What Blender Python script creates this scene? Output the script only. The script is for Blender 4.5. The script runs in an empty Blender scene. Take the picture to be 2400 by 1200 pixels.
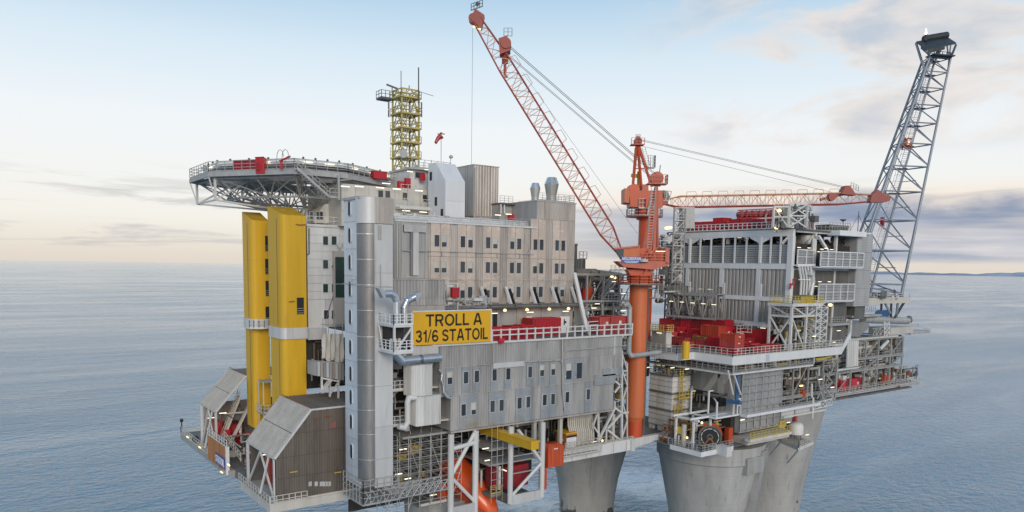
import bpy, math, random
from mathutils import Vector, Matrix
V = Vector
sc = bpy.context.scene
COL = sc.collection
rnd = random.Random(7)
# ------------------------------------------------------------------ camera
FPX, CX, CY = 1750.0, 1200.0, 810.0          # focal length and principal point for a 2400 x 1200 frame
H = 50.0                                     # helicopter height above the sea
AZ, PITCH, ROLL = math.radians(53.6), math.radians(6.0), math.radians(0.9)
fh = V((math.cos(AZ), math.sin(AZ), 0)); rh = V((math.sin(AZ), -math.cos(AZ), 0)); uz = V((0, 0, 1))
fw = fh*math.cos(PITCH) - uz*math.sin(PITCH); u1 = uz*math.cos(PITCH) + fh*math.sin(PITCH)
RV = rh*math.cos(ROLL) + u1*math.sin(ROLL); UV = u1*math.cos(ROLL) - rh*math.sin(ROLL)
CAM = V((0, 0, H))
cd = bpy.data.cameras.new('camera'); co = bpy.data.objects.new('camera', cd); COL.objects.link(co)
cd.sensor_width = 36.0; cd.lens = 36.0*FPX/2400.0; cd.shift_y = (CY-600.0)/2400.0
cd.clip_start = 1.0; cd.clip_end = 120000.0
M = Matrix.Identity(4)
for i in range(3):
    M[i][0] = RV[i]; M[i][1] = UV[i]; M[i][2] = -fw[i]; M[i][3] = CAM[i]
co.matrix_world = M
sc.camera = co
# ------------------------------------------------------------------ sky and sun
SUN_EL = math.radians(18.0); SUN_DIR = V((-0.36, -0.93, 0)).normalized()   # horizontal direction towards the sun
wd = bpy.data.worlds.new('World'); sc.world = wd; wd.use_nodes = True
def build_world():
    nt = wd.node_tree; nt.nodes.clear(); N = nt.nodes.new; L = nt.links.new
    def math_(op, a, b=None, c=None, clamp=False):
        n = N('ShaderNodeMath'); n.operation = op; n.use_clamp = clamp
        for i, q in enumerate((a, b, c)):
            if q is None: continue
            if isinstance(q, (int, float)): n.inputs[i].default_value = q
            else: L(q, n.inputs[i])
        return n.outputs[0]
    def ramp(fac, stops):
        n = N('ShaderNodeValToRGB'); L(fac, n.inputs[0]); e = n.color_ramp.elements
        while len(e) < len(stops): e.new(0.5)
        for el, (p, c) in zip(e, stops): el.position = p; el.color = (*c, 1)
        return n.outputs[0]
    def mix(f, a, b, typ='MIX'):
        n = N('ShaderNodeMix'); n.data_type = 'RGBA'; n.blend_type = typ
        if isinstance(f, (int, float)): n.inputs[0].default_value = f
        else: L(f, n.inputs[0])
        for q, i in ((a, 6), (b, 7)):
            if isinstance(q, tuple): n.inputs[i].default_value = (*q, 1)
            else: L(q, n.inputs[i])
        return n.outputs[2]
    def smooth(x, lo, hi):
        n = N('ShaderNodeMapRange'); n.interpolation_type = 'SMOOTHSTEP'; L(x, n.inputs[0])
        n.inputs[1].default_value = lo; n.inputs[2].default_value = hi
        return n.outputs[0]
    sky = N('ShaderNodeTexSky'); sky.sky_type = 'NISHITA'; sky.sun_disc = False
    sky.sun_elevation = SUN_EL; sky.sun_rotation = math.atan2(SUN_DIR.x, SUN_DIR.y)
    sky.air_density = 1.0; sky.dust_density = 2.0; sky.ozone_density = 1.5; sky.altitude = 50
    tc = N('ShaderNodeTexCoord'); sp = N('ShaderNodeSeparateXYZ'); L(tc.outputs['Generated'], sp.inputs[0])
    z = sp.outputs[2]
    el = math_('MULTIPLY', math_('ARCSINE', z), 180/math.pi)            # elevation in degrees
    # pale evening air: cream at the horizon, white above, blue towards the zenith, the same in every direction
    grad = ramp(math_('DIVIDE', math_('ADD', el, 2.0), 60.0, clamp=True), [
        (0.0, (.76, .69, .60)), (0.045, (.88, .80, .70)), (0.085, (.98, .94, .87)), (0.14, (.98, .975, .95)), (0.20, (.95, .98, 1.0)),
        (0.28, (.76, .89, .98)), (0.35, (.50, .70, .88)), (0.45, (.34, .53, .75)), (1.0, (.17, .32, .54))])
    nis = mix(1.0, sky.outputs[0], (.10, .10, .10), 'MULTIPLY')
    base = mix(0.88, nis, grad)
    # azimuth measured from the view direction, degrees, + to the right
    dr = N('ShaderNodeVectorMath'); dr.operation = 'DOT_PRODUCT'; L(tc.outputs['Generated'], dr.inputs[0]); dr.inputs[1].default_value = rh
    df = N('ShaderNodeVectorMath'); df.operation = 'DOT_PRODUCT'; L(tc.outputs['Generated'], df.inputs[0]); df.inputs[1].default_value = fh
    az = math_('MULTIPLY', math_('ARCTAN2', dr.outputs['Value'], df.outputs['Value']), 180/math.pi)
    def noise(sx, sy, scale, det, seed, rough=.55, dist=0.0):
        cb = N('ShaderNodeCombineXYZ'); L(math_('MULTIPLY', az, sx), cb.inputs[0]); L(math_('MULTIPLY', el, sy), cb.inputs[1]); cb.inputs[2].default_value = seed
        n = N('ShaderNodeTexNoise'); n.inputs['Scale'].default_value = scale; n.inputs['Detail'].default_value = det
        n.inputs['Roughness'].default_value = rough; n.inputs['Distortion'].default_value = dist; L(cb.outputs[0], n.inputs['Vector'])
        return n.outputs[0]
    def band(lo0, lo1, hi0, hi1):
        return math_('MULTIPLY', smooth(el, lo0, lo1), math_('SUBTRACT', 1.0, smooth(el, hi0, hi1)))
    # long stratus bank low over the horizon
    bank = math_('MULTIPLY', band(.5, 1.1, 4.9, 6.6), smooth(az, -6, 14))
    n1 = noise(.05, .55, 1.0, 6, 3.1); n1b = noise(.22, .5, 1.0, 5, 9.4)
    c1 = math_('MULTIPLY', bank, smooth(math_('ADD', math_('MULTIPLY', n1, .7), math_('MULTIPLY', n1b, .3)), .24, .44))
    lit = smooth(math_('ADD', el, math_('MULTIPLY', n1b, 3.0)), 5.2, 7.2)
    col1 = mix(lit, mix(smooth(n1, .34, .62), (.62, .62, .67), (.21, .28, .42)), (.95, .84, .73))
    base = mix(math_('MULTIPLY', c1, .93), base, col1)
    # thin streaks everywhere in the low sky
    n2 = noise(.045, .6, 1.3, 7, 21.5, .6, .4)
    c2 = math_('MULTIPLY', band(.2, 1.0, 4.5, 7.0), smooth(n2, .50, .62))
    base = mix(math_('MULTIPLY', c2, .55), base, (.52, .51, .52))
    # soft broken clouds higher up
    n3 = noise(.10, .27, 1.0, 8, 5.7, .54, .35); n3b = noise(.04, .07, 1.0, 2, 31.0)
    m3 = math_('MULTIPLY', math_('MULTIPLY', band(7.5, 10, 24, 34), smooth(az, 6, 20)), smooth(n3b, .22, .42))
    c3 = math_('MULTIPLY', m3, smooth(n3, .43, .57))
    sh3 = smooth(noise(.10, .27, 1.0, 8, 5.75, .54, .35), .48, .68)
    base = mix(math_('MULTIPLY', c3, .80), base, mix(sh3, (.86, .77, .71), (.52, .57, .65)))
    bg = N('ShaderNodeBackground'); L(base, bg.inputs[0]); bg.inputs[1].default_value = SKY_STRENGTH
    out = N('ShaderNodeOutputWorld'); L(bg.outputs[0], out.inputs[0])
SKY_STRENGTH = 1.0
build_world()
sl = bpy.data.lights.new('sun', 'SUN'); so = bpy.data.objects.new('sun', sl); COL.objects.link(so)
sl.energy = 1.5; sl.angle = math.radians(24); sl.color = (1.0, .90, .80)
sd = (SUN_DIR*math.cos(SUN_EL) + uz*math.sin(SUN_EL))
so.rotation_euler = sd.to_track_quat('Z', 'Y').to_euler(); so.location = (0, 0, 200)
sc.view_settings.view_transform = 'Standard'; sc.view_settings.look = 'None'
sc.view_settings.exposure = 0.0; sc.view_settings.gamma = 1.0; sc.view_settings.use_curve_mapping = False
# ------------------------------------------------------------------ pixel rays to places (photo pixel + a known plane -> point)
def ray(x, y): return fw*FPX + RV*(x-CX) - UV*(y-CY)
def _pl(x, y, ax, v):
    d = ray(x, y); return CAM + d*((v-CAM[ax])/d[ax])
def PX(x, y, X): return _pl(x, y, 0, X)
def PY(x, y, Y): return _pl(x, y, 1, Y)
def PZ(x, y, Z): return _pl(x, y, 2, Z)
def PD(x, y, D):
    d = ray(x, y); return CAM + d*(D/d.dot(fh))
# ------------------------------------------------------------------ materials
MATS = {}
def mat(name, col, rough=.55, metal=0.0, var=.18, scale=.6, bump=0.0, stain=0.0, stain_col=(.10, .06, .04), emit=0.0, spec=.5, streak=6.0, fine=.06, coat=0.0):
    m = bpy.data.materials.new(name); m.use_nodes = True; nt = m.node_tree; N = nt.nodes.new; L = nt.links.new
    b = nt.nodes['Principled BSDF']; b.inputs['Roughness'].default_value = rough; b.inputs['Metallic'].default_value = metal
    b.inputs['Specular IOR Level'].default_value = spec
    if coat: b.inputs['Coat Weight'].default_value = coat
    if emit:
        b.inputs['Emission Color'].default_value = (*col, 1); b.inputs['Emission Strength'].default_value = emit
        b.inputs['Base Color'].default_value = (*col, 1); MATS[name] = m; return m
    geo = N('ShaderNodeNewGeometry'); mp = N('ShaderNodeMapping'); L(geo.outputs['Position'], mp.inputs[0]); mp.inputs['Scale'].default_value = (1, 1, 1/streak)
    n = N('ShaderNodeTexNoise'); n.inputs['Scale'].default_value = scale; n.inputs['Detail'].default_value = 6; n.inputs['Roughness'].default_value = .62; L(mp.outputs[0], n.inputs['Vector'])
    oi = N('ShaderNodeObjectInfo')
    ad = N('ShaderNodeMath'); ad.operation = 'MULTIPLY_ADD'; L(oi.outputs['Random'], ad.inputs[0]); ad.inputs[1].default_value = fine*2; ad.inputs[2].default_value = 1-fine
    r = N('ShaderNodeMapRange'); L(n.outputs[0], r.inputs[0]); r.inputs[1].default_value = .3; r.inputs[2].default_value = .7; r.inputs[3].default_value = 1-var; r.inputs[4].default_value = 1+var*.6
    mu = N('ShaderNodeMath'); mu.operation = 'MULTIPLY'; L(r.outputs[0], mu.inputs[0]); L(ad.outputs[0], mu.inputs[1])
    vm = N('ShaderNodeVectorMath'); vm.operation = 'SCALE'; vm.inputs[0].default_value = col; L(mu.outputs[0], vm.inputs['Scale'])
    out = vm.outputs[0]
    if stain:
        mp2 = N('ShaderNodeMapping'); L(geo.outputs['Position'], mp2.inputs[0]); mp2.inputs['Scale'].default_value = (1.6, 1.6, .16); mp2.inputs['Location'].default_value = (13, 5, 2)
        n2 = N('ShaderNodeTexNoise'); n2.inputs['Scale'].default_value = 1.1; n2.inputs['Detail'].default_value = 5; L(mp2.outputs[0], n2.inputs['Vector'])
        r2 = N('ShaderNodeMapRange'); r2.interpolation_type = 'SMOOTHSTEP'; L(n2.outputs[0], r2.inputs[0]); r2.inputs[1].default_value = .56; r2.inputs[2].default_value = .78; r2.inputs[4].default_value = stain
        mx = N('ShaderNodeMix'); mx.data_type = 'RGBA'; L(r2.outputs[0], mx.inputs[0]); L(out, mx.inputs[6]); mx.inputs[7].default_value = (*stain_col, 1); out = mx.outputs[2]
    L(out, b.inputs['Base Color'])
    r3 = N('ShaderNodeMapRange'); L(n.outputs[0], r3.inputs[0]); r3.inputs[3].default_value = max(.03, rough-.12); r3.inputs[4].default_value = min(1, rough+.12); L(r3.outputs[0], b.inputs['Roughness'])
    if bump:
        nb = N('ShaderNodeTexNoise'); nb.inputs['Scale'].default_value = .5; nb.inputs['Detail'].default_value = 2; L(geo.outputs['Position'], nb.inputs['Vector'])
        bp = N('ShaderNodeBump'); bp.inputs['Strength'].default_value = bump; bp.inputs['Distance'].default_value = .22; L(nb.outputs[0], bp.inputs['Height']); L(bp.outputs[0], b.inputs['Normal'])
    MATS[name] = m; return m
mat('alu', (.56, .495, .435), .42, .45, .32, .5, 0, .65, (.24, .18, .13))  # warm evening glow on the facade is tinted into this base colour
mat('alu_smooth', (.82, .68, .56), .15, .85, .14, .5, .25)  # warm tint stands in for the sunset reflected in the smooth sheets
mat('alu_cold', (.49, .47, .445), .45, .40, .32, .5, 0, .65, (.22, .18, .15))
mat('alu_cold_smooth', (.60, .585, .56), .24, .75, .2, .5, .3, .3, (.3, .26, .22))
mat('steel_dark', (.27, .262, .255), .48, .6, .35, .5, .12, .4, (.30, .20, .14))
mat('steel', (.58, .60, .62), .28, .8, .18, .8, .05)
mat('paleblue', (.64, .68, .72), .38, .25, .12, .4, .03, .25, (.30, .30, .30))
mat('platewhite', (.64, .625, .60), .45, .2, .14, .5, .03, .35, (.30, .24, .20))
mat('white', (.66, .65, .62), .5, 0, .14, .7, 0, .30, (.30, .20, .13))
mat('cleanwhite', (.76, .76, .75), .45, 0, .08, .7)
mat('cream', (.58, .545, .48), .55, 0, .14, .6, 0, .25, (.28, .20, .14))
mat('beige', (.48, .445, .40), .5, .3, .16, .5, 0, .3, (.24, .18, .13))
mat('grey', (.44, .435, .42), .55, .1, .2, .7, 0, .35, (.17, .13, .10))
mat('greydark', (.14, .135, .125), .6, .1, .3, .8, 0, .3, (.10, .07, .05))
mat('galv', (.44, .435, .41), .5, .30, .22, 1.2, 0, .25, (.22, .15, .10))
mat('black', (.018, .018, .02), .6, 0, .3, .8)
mat('shade', (.04, .036, .032), .75, 0, .4, .9)  # near-black tone that paints the darkness of recesses into their surfaces
mat('brown', (.185, .155, .13), .6, .15, .28, .5, 0, .45, (.09, .06, .045))
mat('rooflight', (.46, .455, .43), .5, .2, .16, .6, 0, .35, (.20, .17, .14))
mat('yellow', (.74, .43, .022), .48, 0, .16, .5, .03, .55, (.46, .29, .04), streak=14, spec=.4)
mat('signyellow', (.74, .40, .012), .5, 0, .05, .5)
mat('railyellow', (.62, .45, .08), .5, 0, .2, .9)
mat('mastyellow', (.55, .44, .13), .5, 0, .25, .9, 0, .35, (.25, .2, .13))
mat('orange', (.62, .155, .052), .5, 0, .2, .6, .02, .5, (.45, .10, .04), streak=10)
mat('orangered', (.58, .085, .025), .42, 0, .18, .6, 0, .3, (.30, .04, .02))
mat('boat', (.78, .10, .015), .3, 0, .12, .5, 0, .15, (.45, .05, .01), coat=.3)
mat('salmon', (.55, .135, .08), .5, 0, .18, .6, 0, .3, (.35, .08, .05))
mat('boomred', (.38, .075, .052), .5, 0, .2, .8)
mat('boompale', (.72, .40, .25), .5, 0, .2, .8)
mat('red', (.50, .02, .03), .42, 0, .2, .8, 0, .35, (.20, .02, .02), fine=.22)
mat('redpale', (.46, .07, .06), .5, 0, .2, .8, 0, .3, (.22, .05, .04), fine=.2)
mat('maroon', (.31, .022, .03), .5, 0, .2, .8, fine=.2)
mat('rust', (.30, .13, .05), .7, .1, .3, .9)
mat('orangewall', (.50, .20, .06), .55, 0, .2, .8, 0, .4, (.25, .09, .04))
mat('bluesign', (.03, .07, .30), .4, 0, .05)
mat('boxorange', (.50, .065, .035), .45, 0, .2, .8, 0, .3, (.3, .04, .03))
mat('bluepaint', (.05, .13, .28), .45, 0, .2)
mat('letterblack', (.03, .022, .012), .5, 0, .1)
mat('letterwhite', (.85, .86, .90), .5, 0, .05)
mat('greymid', (.34, .34, .33), .5, .2, .25, .6, 0, .4, (.18, .15, .12))
mat('clad', (.43, .41, .38), .5, .12, .28, .5, 0, .45, (.24, .20, .16))
mat('fadedred', (.26, .12, .095), .7)
mat('glass', (.035, .045, .055), .06, 0, .25, .7, spec=.8, fine=.4)
mat('glassgreen', (.02, .045, .035), .08, 0, .25, .7, spec=.8, fine=.3)
mat('flare', (.30, .33, .37), .45, .35, .2, .7)
mat('flaredark', (.05, .055, .06), .5, .3, .3, .8)
mat('pipebrown', (.26, .20, .14), .5, .35, .35, .8, 0, .4, (.12, .07, .04), fine=.3)
mat('pipegrey', (.27, .265, .25), .45, .4, .3, .8, 0, .3, (.15, .10, .07), fine=.3)
mat('deckplate', (.22, .21, .19), .7, .1, .3, .6, 0, .4, (.12, .09, .06))
mat('lamp', (1.0, .90, .66), emit=1.4)
mat('flood', (1.0, .72, .30), emit=2.2)
mat('flame', (1.0, .86, .6), emit=6.0)
# ------------------------------------------------------------------ mesh helpers
class MB:
    def __init__(s): s.v = []; s.f = []; s.seg = []
    def add(s, vs, fs):
        o = len(s.v); s.seg.append(o); s.v += [tuple(q) for q in vs]; s.f += [tuple(i+o for i in f) for f in fs]; return s
    def box(s, a, b):
        x0, x1 = sorted((a[0], b[0])); y0, y1 = sorted((a[1], b[1])); z0, z1 = sorted((a[2], b[2]))
        return s.add([(x0,y0,z0),(x1,y0,z0),(x1,y1,z0),(x0,y1,z0),(x0,y0,z1),(x1,y0,z1),(x1,y1,z1),(x0,y1,z1)],
                     [(0,3,2,1),(4,5,6,7),(0,1,5,4),(1,2,6,5),(2,3,7,6),(3,0,4,7)])
    def bar(s, p, q, w=.2, h=None):
        p, q = V(p), V(q); d = q-p
        if d.length < 1e-6: return s
        d.normalize(); a = d.cross(uz)
        if a.length < 1e-3: a = V((1, 0, 0))
        a.normalize(); b = a.cross(d); a = a*(w/2); b = b*((h or w)/2)
        return s.add([p-a-b, p+a-b, p+a+b, p-a+b, q-a-b, q+a-b, q+a+b, q-a+b],
                     [(0,3,2,1),(4,5,6,7),(0,1,5,4),(1,2,6,5),(2,3,7,6),(3,0,4,7)])
    def tube(s, p, q, r=.1, n=6, r2=None, cap=True):
        p, q = V(p), V(q); d = q-p
        if d.length < 1e-6: return s
        d.normalize(); a = d.cross(uz)
        if a.length < 1e-3: a = V((1, 0, 0))
        a.normalize(); b = a.cross(d); r2 = r if r2 is None else r2; vs = []
        for c, R in ((p, r), (q, r2)):
            for i in range(n):
                t = 2*math.pi*i/n; vs.append(c + a*(R*math.cos(t)) + b*(R*math.sin(t)))
        fs = [(i, (i+1) % n, n+(i+1) % n, n+i) for i in range(n)]
        if cap: fs += [tuple(range(n))[::-1], tuple(range(n, 2*n))]
        return s.add(vs, fs)
    def path(s, pts, r=.1, n=6):
        for p, q in zip(pts, pts[1:]):
            p, q = V(p), V(q); d = (q-p)
            if d.length > 1e-6: d.normalize(); s.tube(p-d*(r*.4), q+d*(r*.4), r, n)
        return s
    def prism(s, poly, vec):
        n = len(poly); vec = V(vec); a = [V(p) for p in poly]
        return s.add(a+[p+vec for p in a], [tuple(range(n))[::-1], tuple(range(n, 2*n))] + [(i, (i+1) % n, n+(i+1) % n, n+i) for i in range(n)])
    def lathe(s, c, prof, n=16, caps=True):
        c = V(c); vs = []; fs = []
        for r, z in prof:
            for i in range(n):
                t = 2*math.pi*i/n; vs.append((c.x+r*math.cos(t), c.y+r*math.sin(t), c.z+z))
        for k in range(len(prof)-1):
            for i in range(n): fs.append((k*n+i, k*n+(i+1) % n, (k+1)*n+(i+1) % n, (k+1)*n+i))
        if caps: fs += [tuple(range(n))[::-1], tuple((len(prof)-1)*n+i for i in range(n))]
        return s.add(vs, fs)
    def rail(s, pts, h=1.1, r=.035, sp=1.6, rails=(1.0, .55), kick=True):
        for p, q in zip(pts, pts[1:]):
            p, q = V(p), V(q); L_ = (q-p).length; k = max(1, round(L_/sp))
            for i in range(k+1):
                a = p.lerp(q, i/k); s.bar(a, a+uz*h, r*1.6)
            for t in rails: s.bar(p+uz*(h*t), q+uz*(h*t), r*1.5)
            if kick: s.bar(p+uz*.08, q+uz*.08, .03, .16)
        return s
    def ladder(s, p, q, w=.5, r=.03, n=None, side=None):
        p, q = V(p), V(q); d = (q-p); a = side or V((1, 0, 0)); a = V(a)*(w/2)
        s.bar(p-a, q-a, r*2); s.bar(p+a, q+a, r*2)
        n = n or max(2, int(d.length/.4))
        for i in range(1, n): c = p.lerp(q, i/n); s.bar(c-a, c+a, r*1.4)
        return s
    def stairs(s, p, q, w, side, rail=1.0):
        p, q = V(p), V(q); a = V(side).normalized()*w
        n = max(3, int(abs(q.z-p.z)/.25))
        for o in (V((0, 0, 0)), a):
            s.bar(p+o, q+o, .08, .28)
            if rail:
                s.bar(p+o+uz*rail, q+o+uz*rail, .06); s.bar(p+o+uz*rail*.5, q+o+uz*rail*.5, .045)
                for i in range(0, n+1, 3): c = p.lerp(q, i/n)+o; s.bar(c, c+uz*rail, .05)
        for i in range(n): c = p.lerp(q, (i+.5)/n); s.bar(c, c+a, .28, .05)
        return s
    def truss(s, a0, a1, b0, b1, n, rc=.12, rd=.08, style='K', tube=True):
        """flat truss between chord a0-a1 and chord b0-b1"""
        a0, a1, b0, b1 = V(a0), V(a1), V(b0), V(b1); g = s.tube if tube else (lambda p, q, r, n=6: s.bar(p, q, r*2))
        if rc: g(a0, a1, rc, 6); g(b0, b1, rc, 6)
        for i in range(n):
            p, q = a0.lerp(a1, i/n), a0.lerp(a1, (i+1)/n); r, t = b0.lerp(b1, i/n), b0.lerp(b1, (i+1)/n)
            if style == 'Z': g(p, t, rd, 5) if i % 2 == 0 else g(r, q, rd, 5)
            elif style == 'X': g(p, t, rd, 5); g(r, q, rd, 5)
            elif style == 'K': m = p.lerp(q, .5); g(r, m, rd, 5); g(m, t, rd, 5)
            g(q, t, rd, 5)
        return s
    def pieces(s):
        import numpy as np
        st = s.seg; k = len(st)
        if k < 2 or k > 900: return None
        P = np.array(s.v); en = st[1:]+[len(s.v)]
        lo = np.array([P[a:b].min(0) for a, b in zip(st, en)]); hi = np.array([P[a:b].max(0) for a, b in zip(st, en)]); size = (hi-lo).max(1)
        gap = np.maximum(0, np.maximum(lo[:, None]-hi[None], lo[None]-hi[:, None])); near = np.sqrt((gap**2).sum(2)) <= np.maximum(.02, .48*np.maximum(size[:, None], size[None]))
        lab = [-1]*k; n = 0
        for i in range(k):
            if lab[i] >= 0: continue
            todo = [i]; lab[i] = n
            while todo:
                j = todo.pop()
                for q in np.nonzero(near[j])[0]:
                    if lab[q] < 0: lab[q] = n; todo.append(int(q))
            n += 1
        return (n, lab) if n > 1 else None
    def build(s, name, m, parent=None, smooth=False, loc=None, split=True):
        if not s.v: return None
        if split and parent is not None:
            got = s.pieces()
            if got and got[0] <= 60:
                n, lab = got; en = s.seg[1:]+[len(s.v)]; first = None; parts = [MB() for _ in range(n)]; own = [0]*len(s.v)
                for (a, b), l in zip(zip(s.seg, en), lab):
                    for i in range(a, b): own[i] = (l, i-a+len(parts[l].v))
                    parts[l].v += s.v[a:b]
                for f in s.f: parts[own[f[0]][0]].f.append(tuple(own[i][1] for i in f))
                for q in parts:
                    o = q.build(name, m, parent, smooth, None, False); first = first or o
                return first
        if parent is not None: o = V(parent['_w'])
        elif loc is not None: o = V(loc)
        else:
            xs = [q[0] for q in s.v]; ys = [q[1] for q in s.v]; zs = [q[2] for q in s.v]
            o = V(((min(xs)+max(xs))/2, (min(ys)+max(ys))/2, min(zs)))
        me = bpy.data.meshes.new(name); me.from_pydata([(q[0]-o.x, q[1]-o.y, q[2]-o.z) for q in s.v], [], s.f)
        me.materials.append(MATS[m])
        if smooth:
            for p in me.polygons: p.use_smooth = True
            try: me.set_sharp_from_angle(angle=math.radians(40))
            except Exception: pass
        ob = bpy.data.objects.new(name, me); COL.objects.link(ob)
        if parent is not None: ob.parent = parent; ob['_w'] = parent['_w']
        else: ob.location = o; ob['_w'] = tuple(o)
        return ob
def tag(o, label, cat, group=None, kind=None):
    if label: o['label'] = label
    if cat: o['category'] = cat
    if group: o['group'] = group
    if kind: o['kind'] = kind
    return o
def T(name, label, cat, loc, group=None):
    o = bpy.data.objects.new(name, None); COL.objects.link(o); o.location = loc; o['_w'] = tuple(loc); o.empty_display_size = .5
    return tag(o, label, cat, group)
def stuff(o):
    if o: o['kind'] = 'stuff'
    return o
def one(mb, name, m, label, cat, group=None, smooth=False): return tag(mb.build(name, m, None, smooth), label, cat, group)
MESH = {}
def inst(key, make, m, name, parent, loc, rz=0.0):
    """an object that shares its mesh with the others of its size"""
    k = (key, m)
    if k not in MESH:
        b = make(); me = bpy.data.meshes.new(name); me.from_pydata(b.v, [], b.f); me.materials.append(MATS[m]); MESH[k] = me
    ob = bpy.data.objects.new(name, MESH[k]); COL.objects.link(ob); ob.parent = parent
    w = V(parent['_w']); r = parent.get('_r', 0.0)
    ob.location = (V(loc)-w) if not r else Matrix.Rotation(-r, 3, 'Z') @ (V(loc)-w)
    ob.rotation_euler = (0, 0, rz-r); ob['_w'] = tuple(loc); ob['_r'] = rz
    return ob
FACE_RZ = {'Y': 0.0, 'X': -math.pi/2, 'Y+': math.pi, 'X+': math.pi/2}
def corr_mesh(w, h, pitch=.5, d=.09, thick=.05):
    def mk():
        b = MB(); n = max(1, round(w/pitch)); p = w/n; prof = [(0, 0)]
        for i in range(n):
            x = i*p; prof += [(x+p*.30, 0), (x+p*.42, -d), (x+p*.88, -d), (x+p, 0)]
        prof = prof + [(w, thick), (0, thick)]; k = len(prof)
        vs = [(x, y, 0) for x, y in prof] + [(x, y, h) for x, y in prof]
        fs = [(i, (i+1) % k, k+(i+1) % k, k+i) for i in range(k)]
        return b.add(vs, fs)
    return mk
def hcorr_mesh(w, h, pitch=.35, d=.12, thick=.05):
    """louvre blades: horizontal slats sloping outwards"""
    def mk():
        b = MB(); n = max(1, round(h/pitch)); p = h/n; prof = [(thick, 0)]
        for i in range(n): prof += [(0, i*p), (-d, i*p+p*.15), (-d*.1, i*p+p*.98)]
        prof += [(thick, h)]; k = len(prof)
        vs = [(0, y, z) for y, z in prof] + [(w, y, z) for y, z in prof]
        return b.add(vs, [(i, k+i, k+(i+1) % k, (i+1) % k) for i in range(k)] + [tuple(range(k)), tuple(range(k, 2*k))[::-1]])
    return mk
def flat_mesh(w, h, d=.05): return lambda: MB().box((0, -d, 0), (w, .03, h))
def face_loc(face, c, u, z):
    return {'Y': (u, c, z), 'X': (c, u, z), 'Y+': (u, c, z), 'X+': (c, u, z)}[face]
def panel(parent, face, c, u0, u1, z0, z1, m, kind='corr', pitch=.5, d=.09, name='panel', gap=.025):
    """one cladding sheet on a wall plane; u runs along the wall in world X or Y"""
    u0, u1 = sorted((u0, u1)); w = round(u1-u0-2*gap, 3); h = round(z1-z0-2*gap, 3)
    if w <= .02 or h <= .02: return None
    mk = {'corr': lambda: corr_mesh(w, h, pitch, d), 'flat': lambda: flat_mesh(w, h), 'louvre': lambda: hcorr_mesh(w, h, pitch, d)}[kind]()
    u = u0+gap if face in ('Y', 'X+') else u1-gap
    off = -.03 if face in ('Y', 'X') else .03
    return inst((kind, w, h, pitch, d), mk, m, name, parent, face_loc(face, c+off, u, z0+gap), FACE_RZ[face])
def clad(parent, face, c, u0, u1, z0, z1, nu, nz, m, kind='corr', pitch=.5, d=.09, name='panel'):
    du = (u1-u0)/nu; dz = (z1-z0)/nz
    for i in range(nu):
        for j in range(nz): panel(parent, face, c, u0+i*du, u0+(i+1)*du, z0+j*dz, z0+(j+1)*dz, m, kind, pitch, d, name)
def window(parent, face, c, u, z, w, h, fm='alu_smooth', gm='glass', fw_=.06, out=.10):
    """window centred at (u, z) on a wall plane, frame proud of the wall"""
    def frame():
        b = MB(); b.box((-w/2-fw_, -out, -h/2-fw_), (-w/2, .03, h/2+fw_)); b.box((w/2, -out, -h/2-fw_), (w/2+fw_, .03, h/2+fw_))
        b.box((-w/2, -out, -h/2-fw_), (w/2, .03, -h/2)); b.box((-w/2, -out, h/2), (w/2, .03, h/2+fw_)); return b
    off = -.09 if face in ('Y', 'X') else .09
    o = inst(('win', w, h, fw_, out), frame, fm, 'window', parent, face_loc(face, c+off, u, z), FACE_RZ[face])
    if rnd.random() < .22:
        bh = round(rnd.choice((.3, .45, .6))*h, 3); inst(('blind', w, bh), lambda: MB().box((-w/2+.02, -.035, -bh), (w/2-.02, -.022, 0)), 'cream', 'blind', o, face_loc(face, c+off*1.1, u, z+h/2), FACE_RZ[face])
    inst(('pane', w, h), lambda: MB().box((-w/2, -.02, -h/2), (w/2, .02, h/2)), gm, 'glass', o, face_loc(face, c+off*1.1, u, z), FACE_RZ[face])
    return o
def lamp(parent, p, along='X', L_=1.1, m='lamp', t=.095):
    a = {'X': V((1, 0, 0)), 'Y': V((0, 1, 0)), 'R': rh}[along]*(L_/2)
    return MB().bar(V(p)-a, V(p)+a, t*1.2, t).build('lamp', m, parent)
def _arc(cx, cy, rx, ry, a0, a1, n=12): return [(cx+rx*math.cos(math.radians(a0+(a1-a0)*k/n)), cy+ry*math.sin(math.radians(a0+(a1-a0)*k/n))) for k in range(n+1)]
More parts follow.
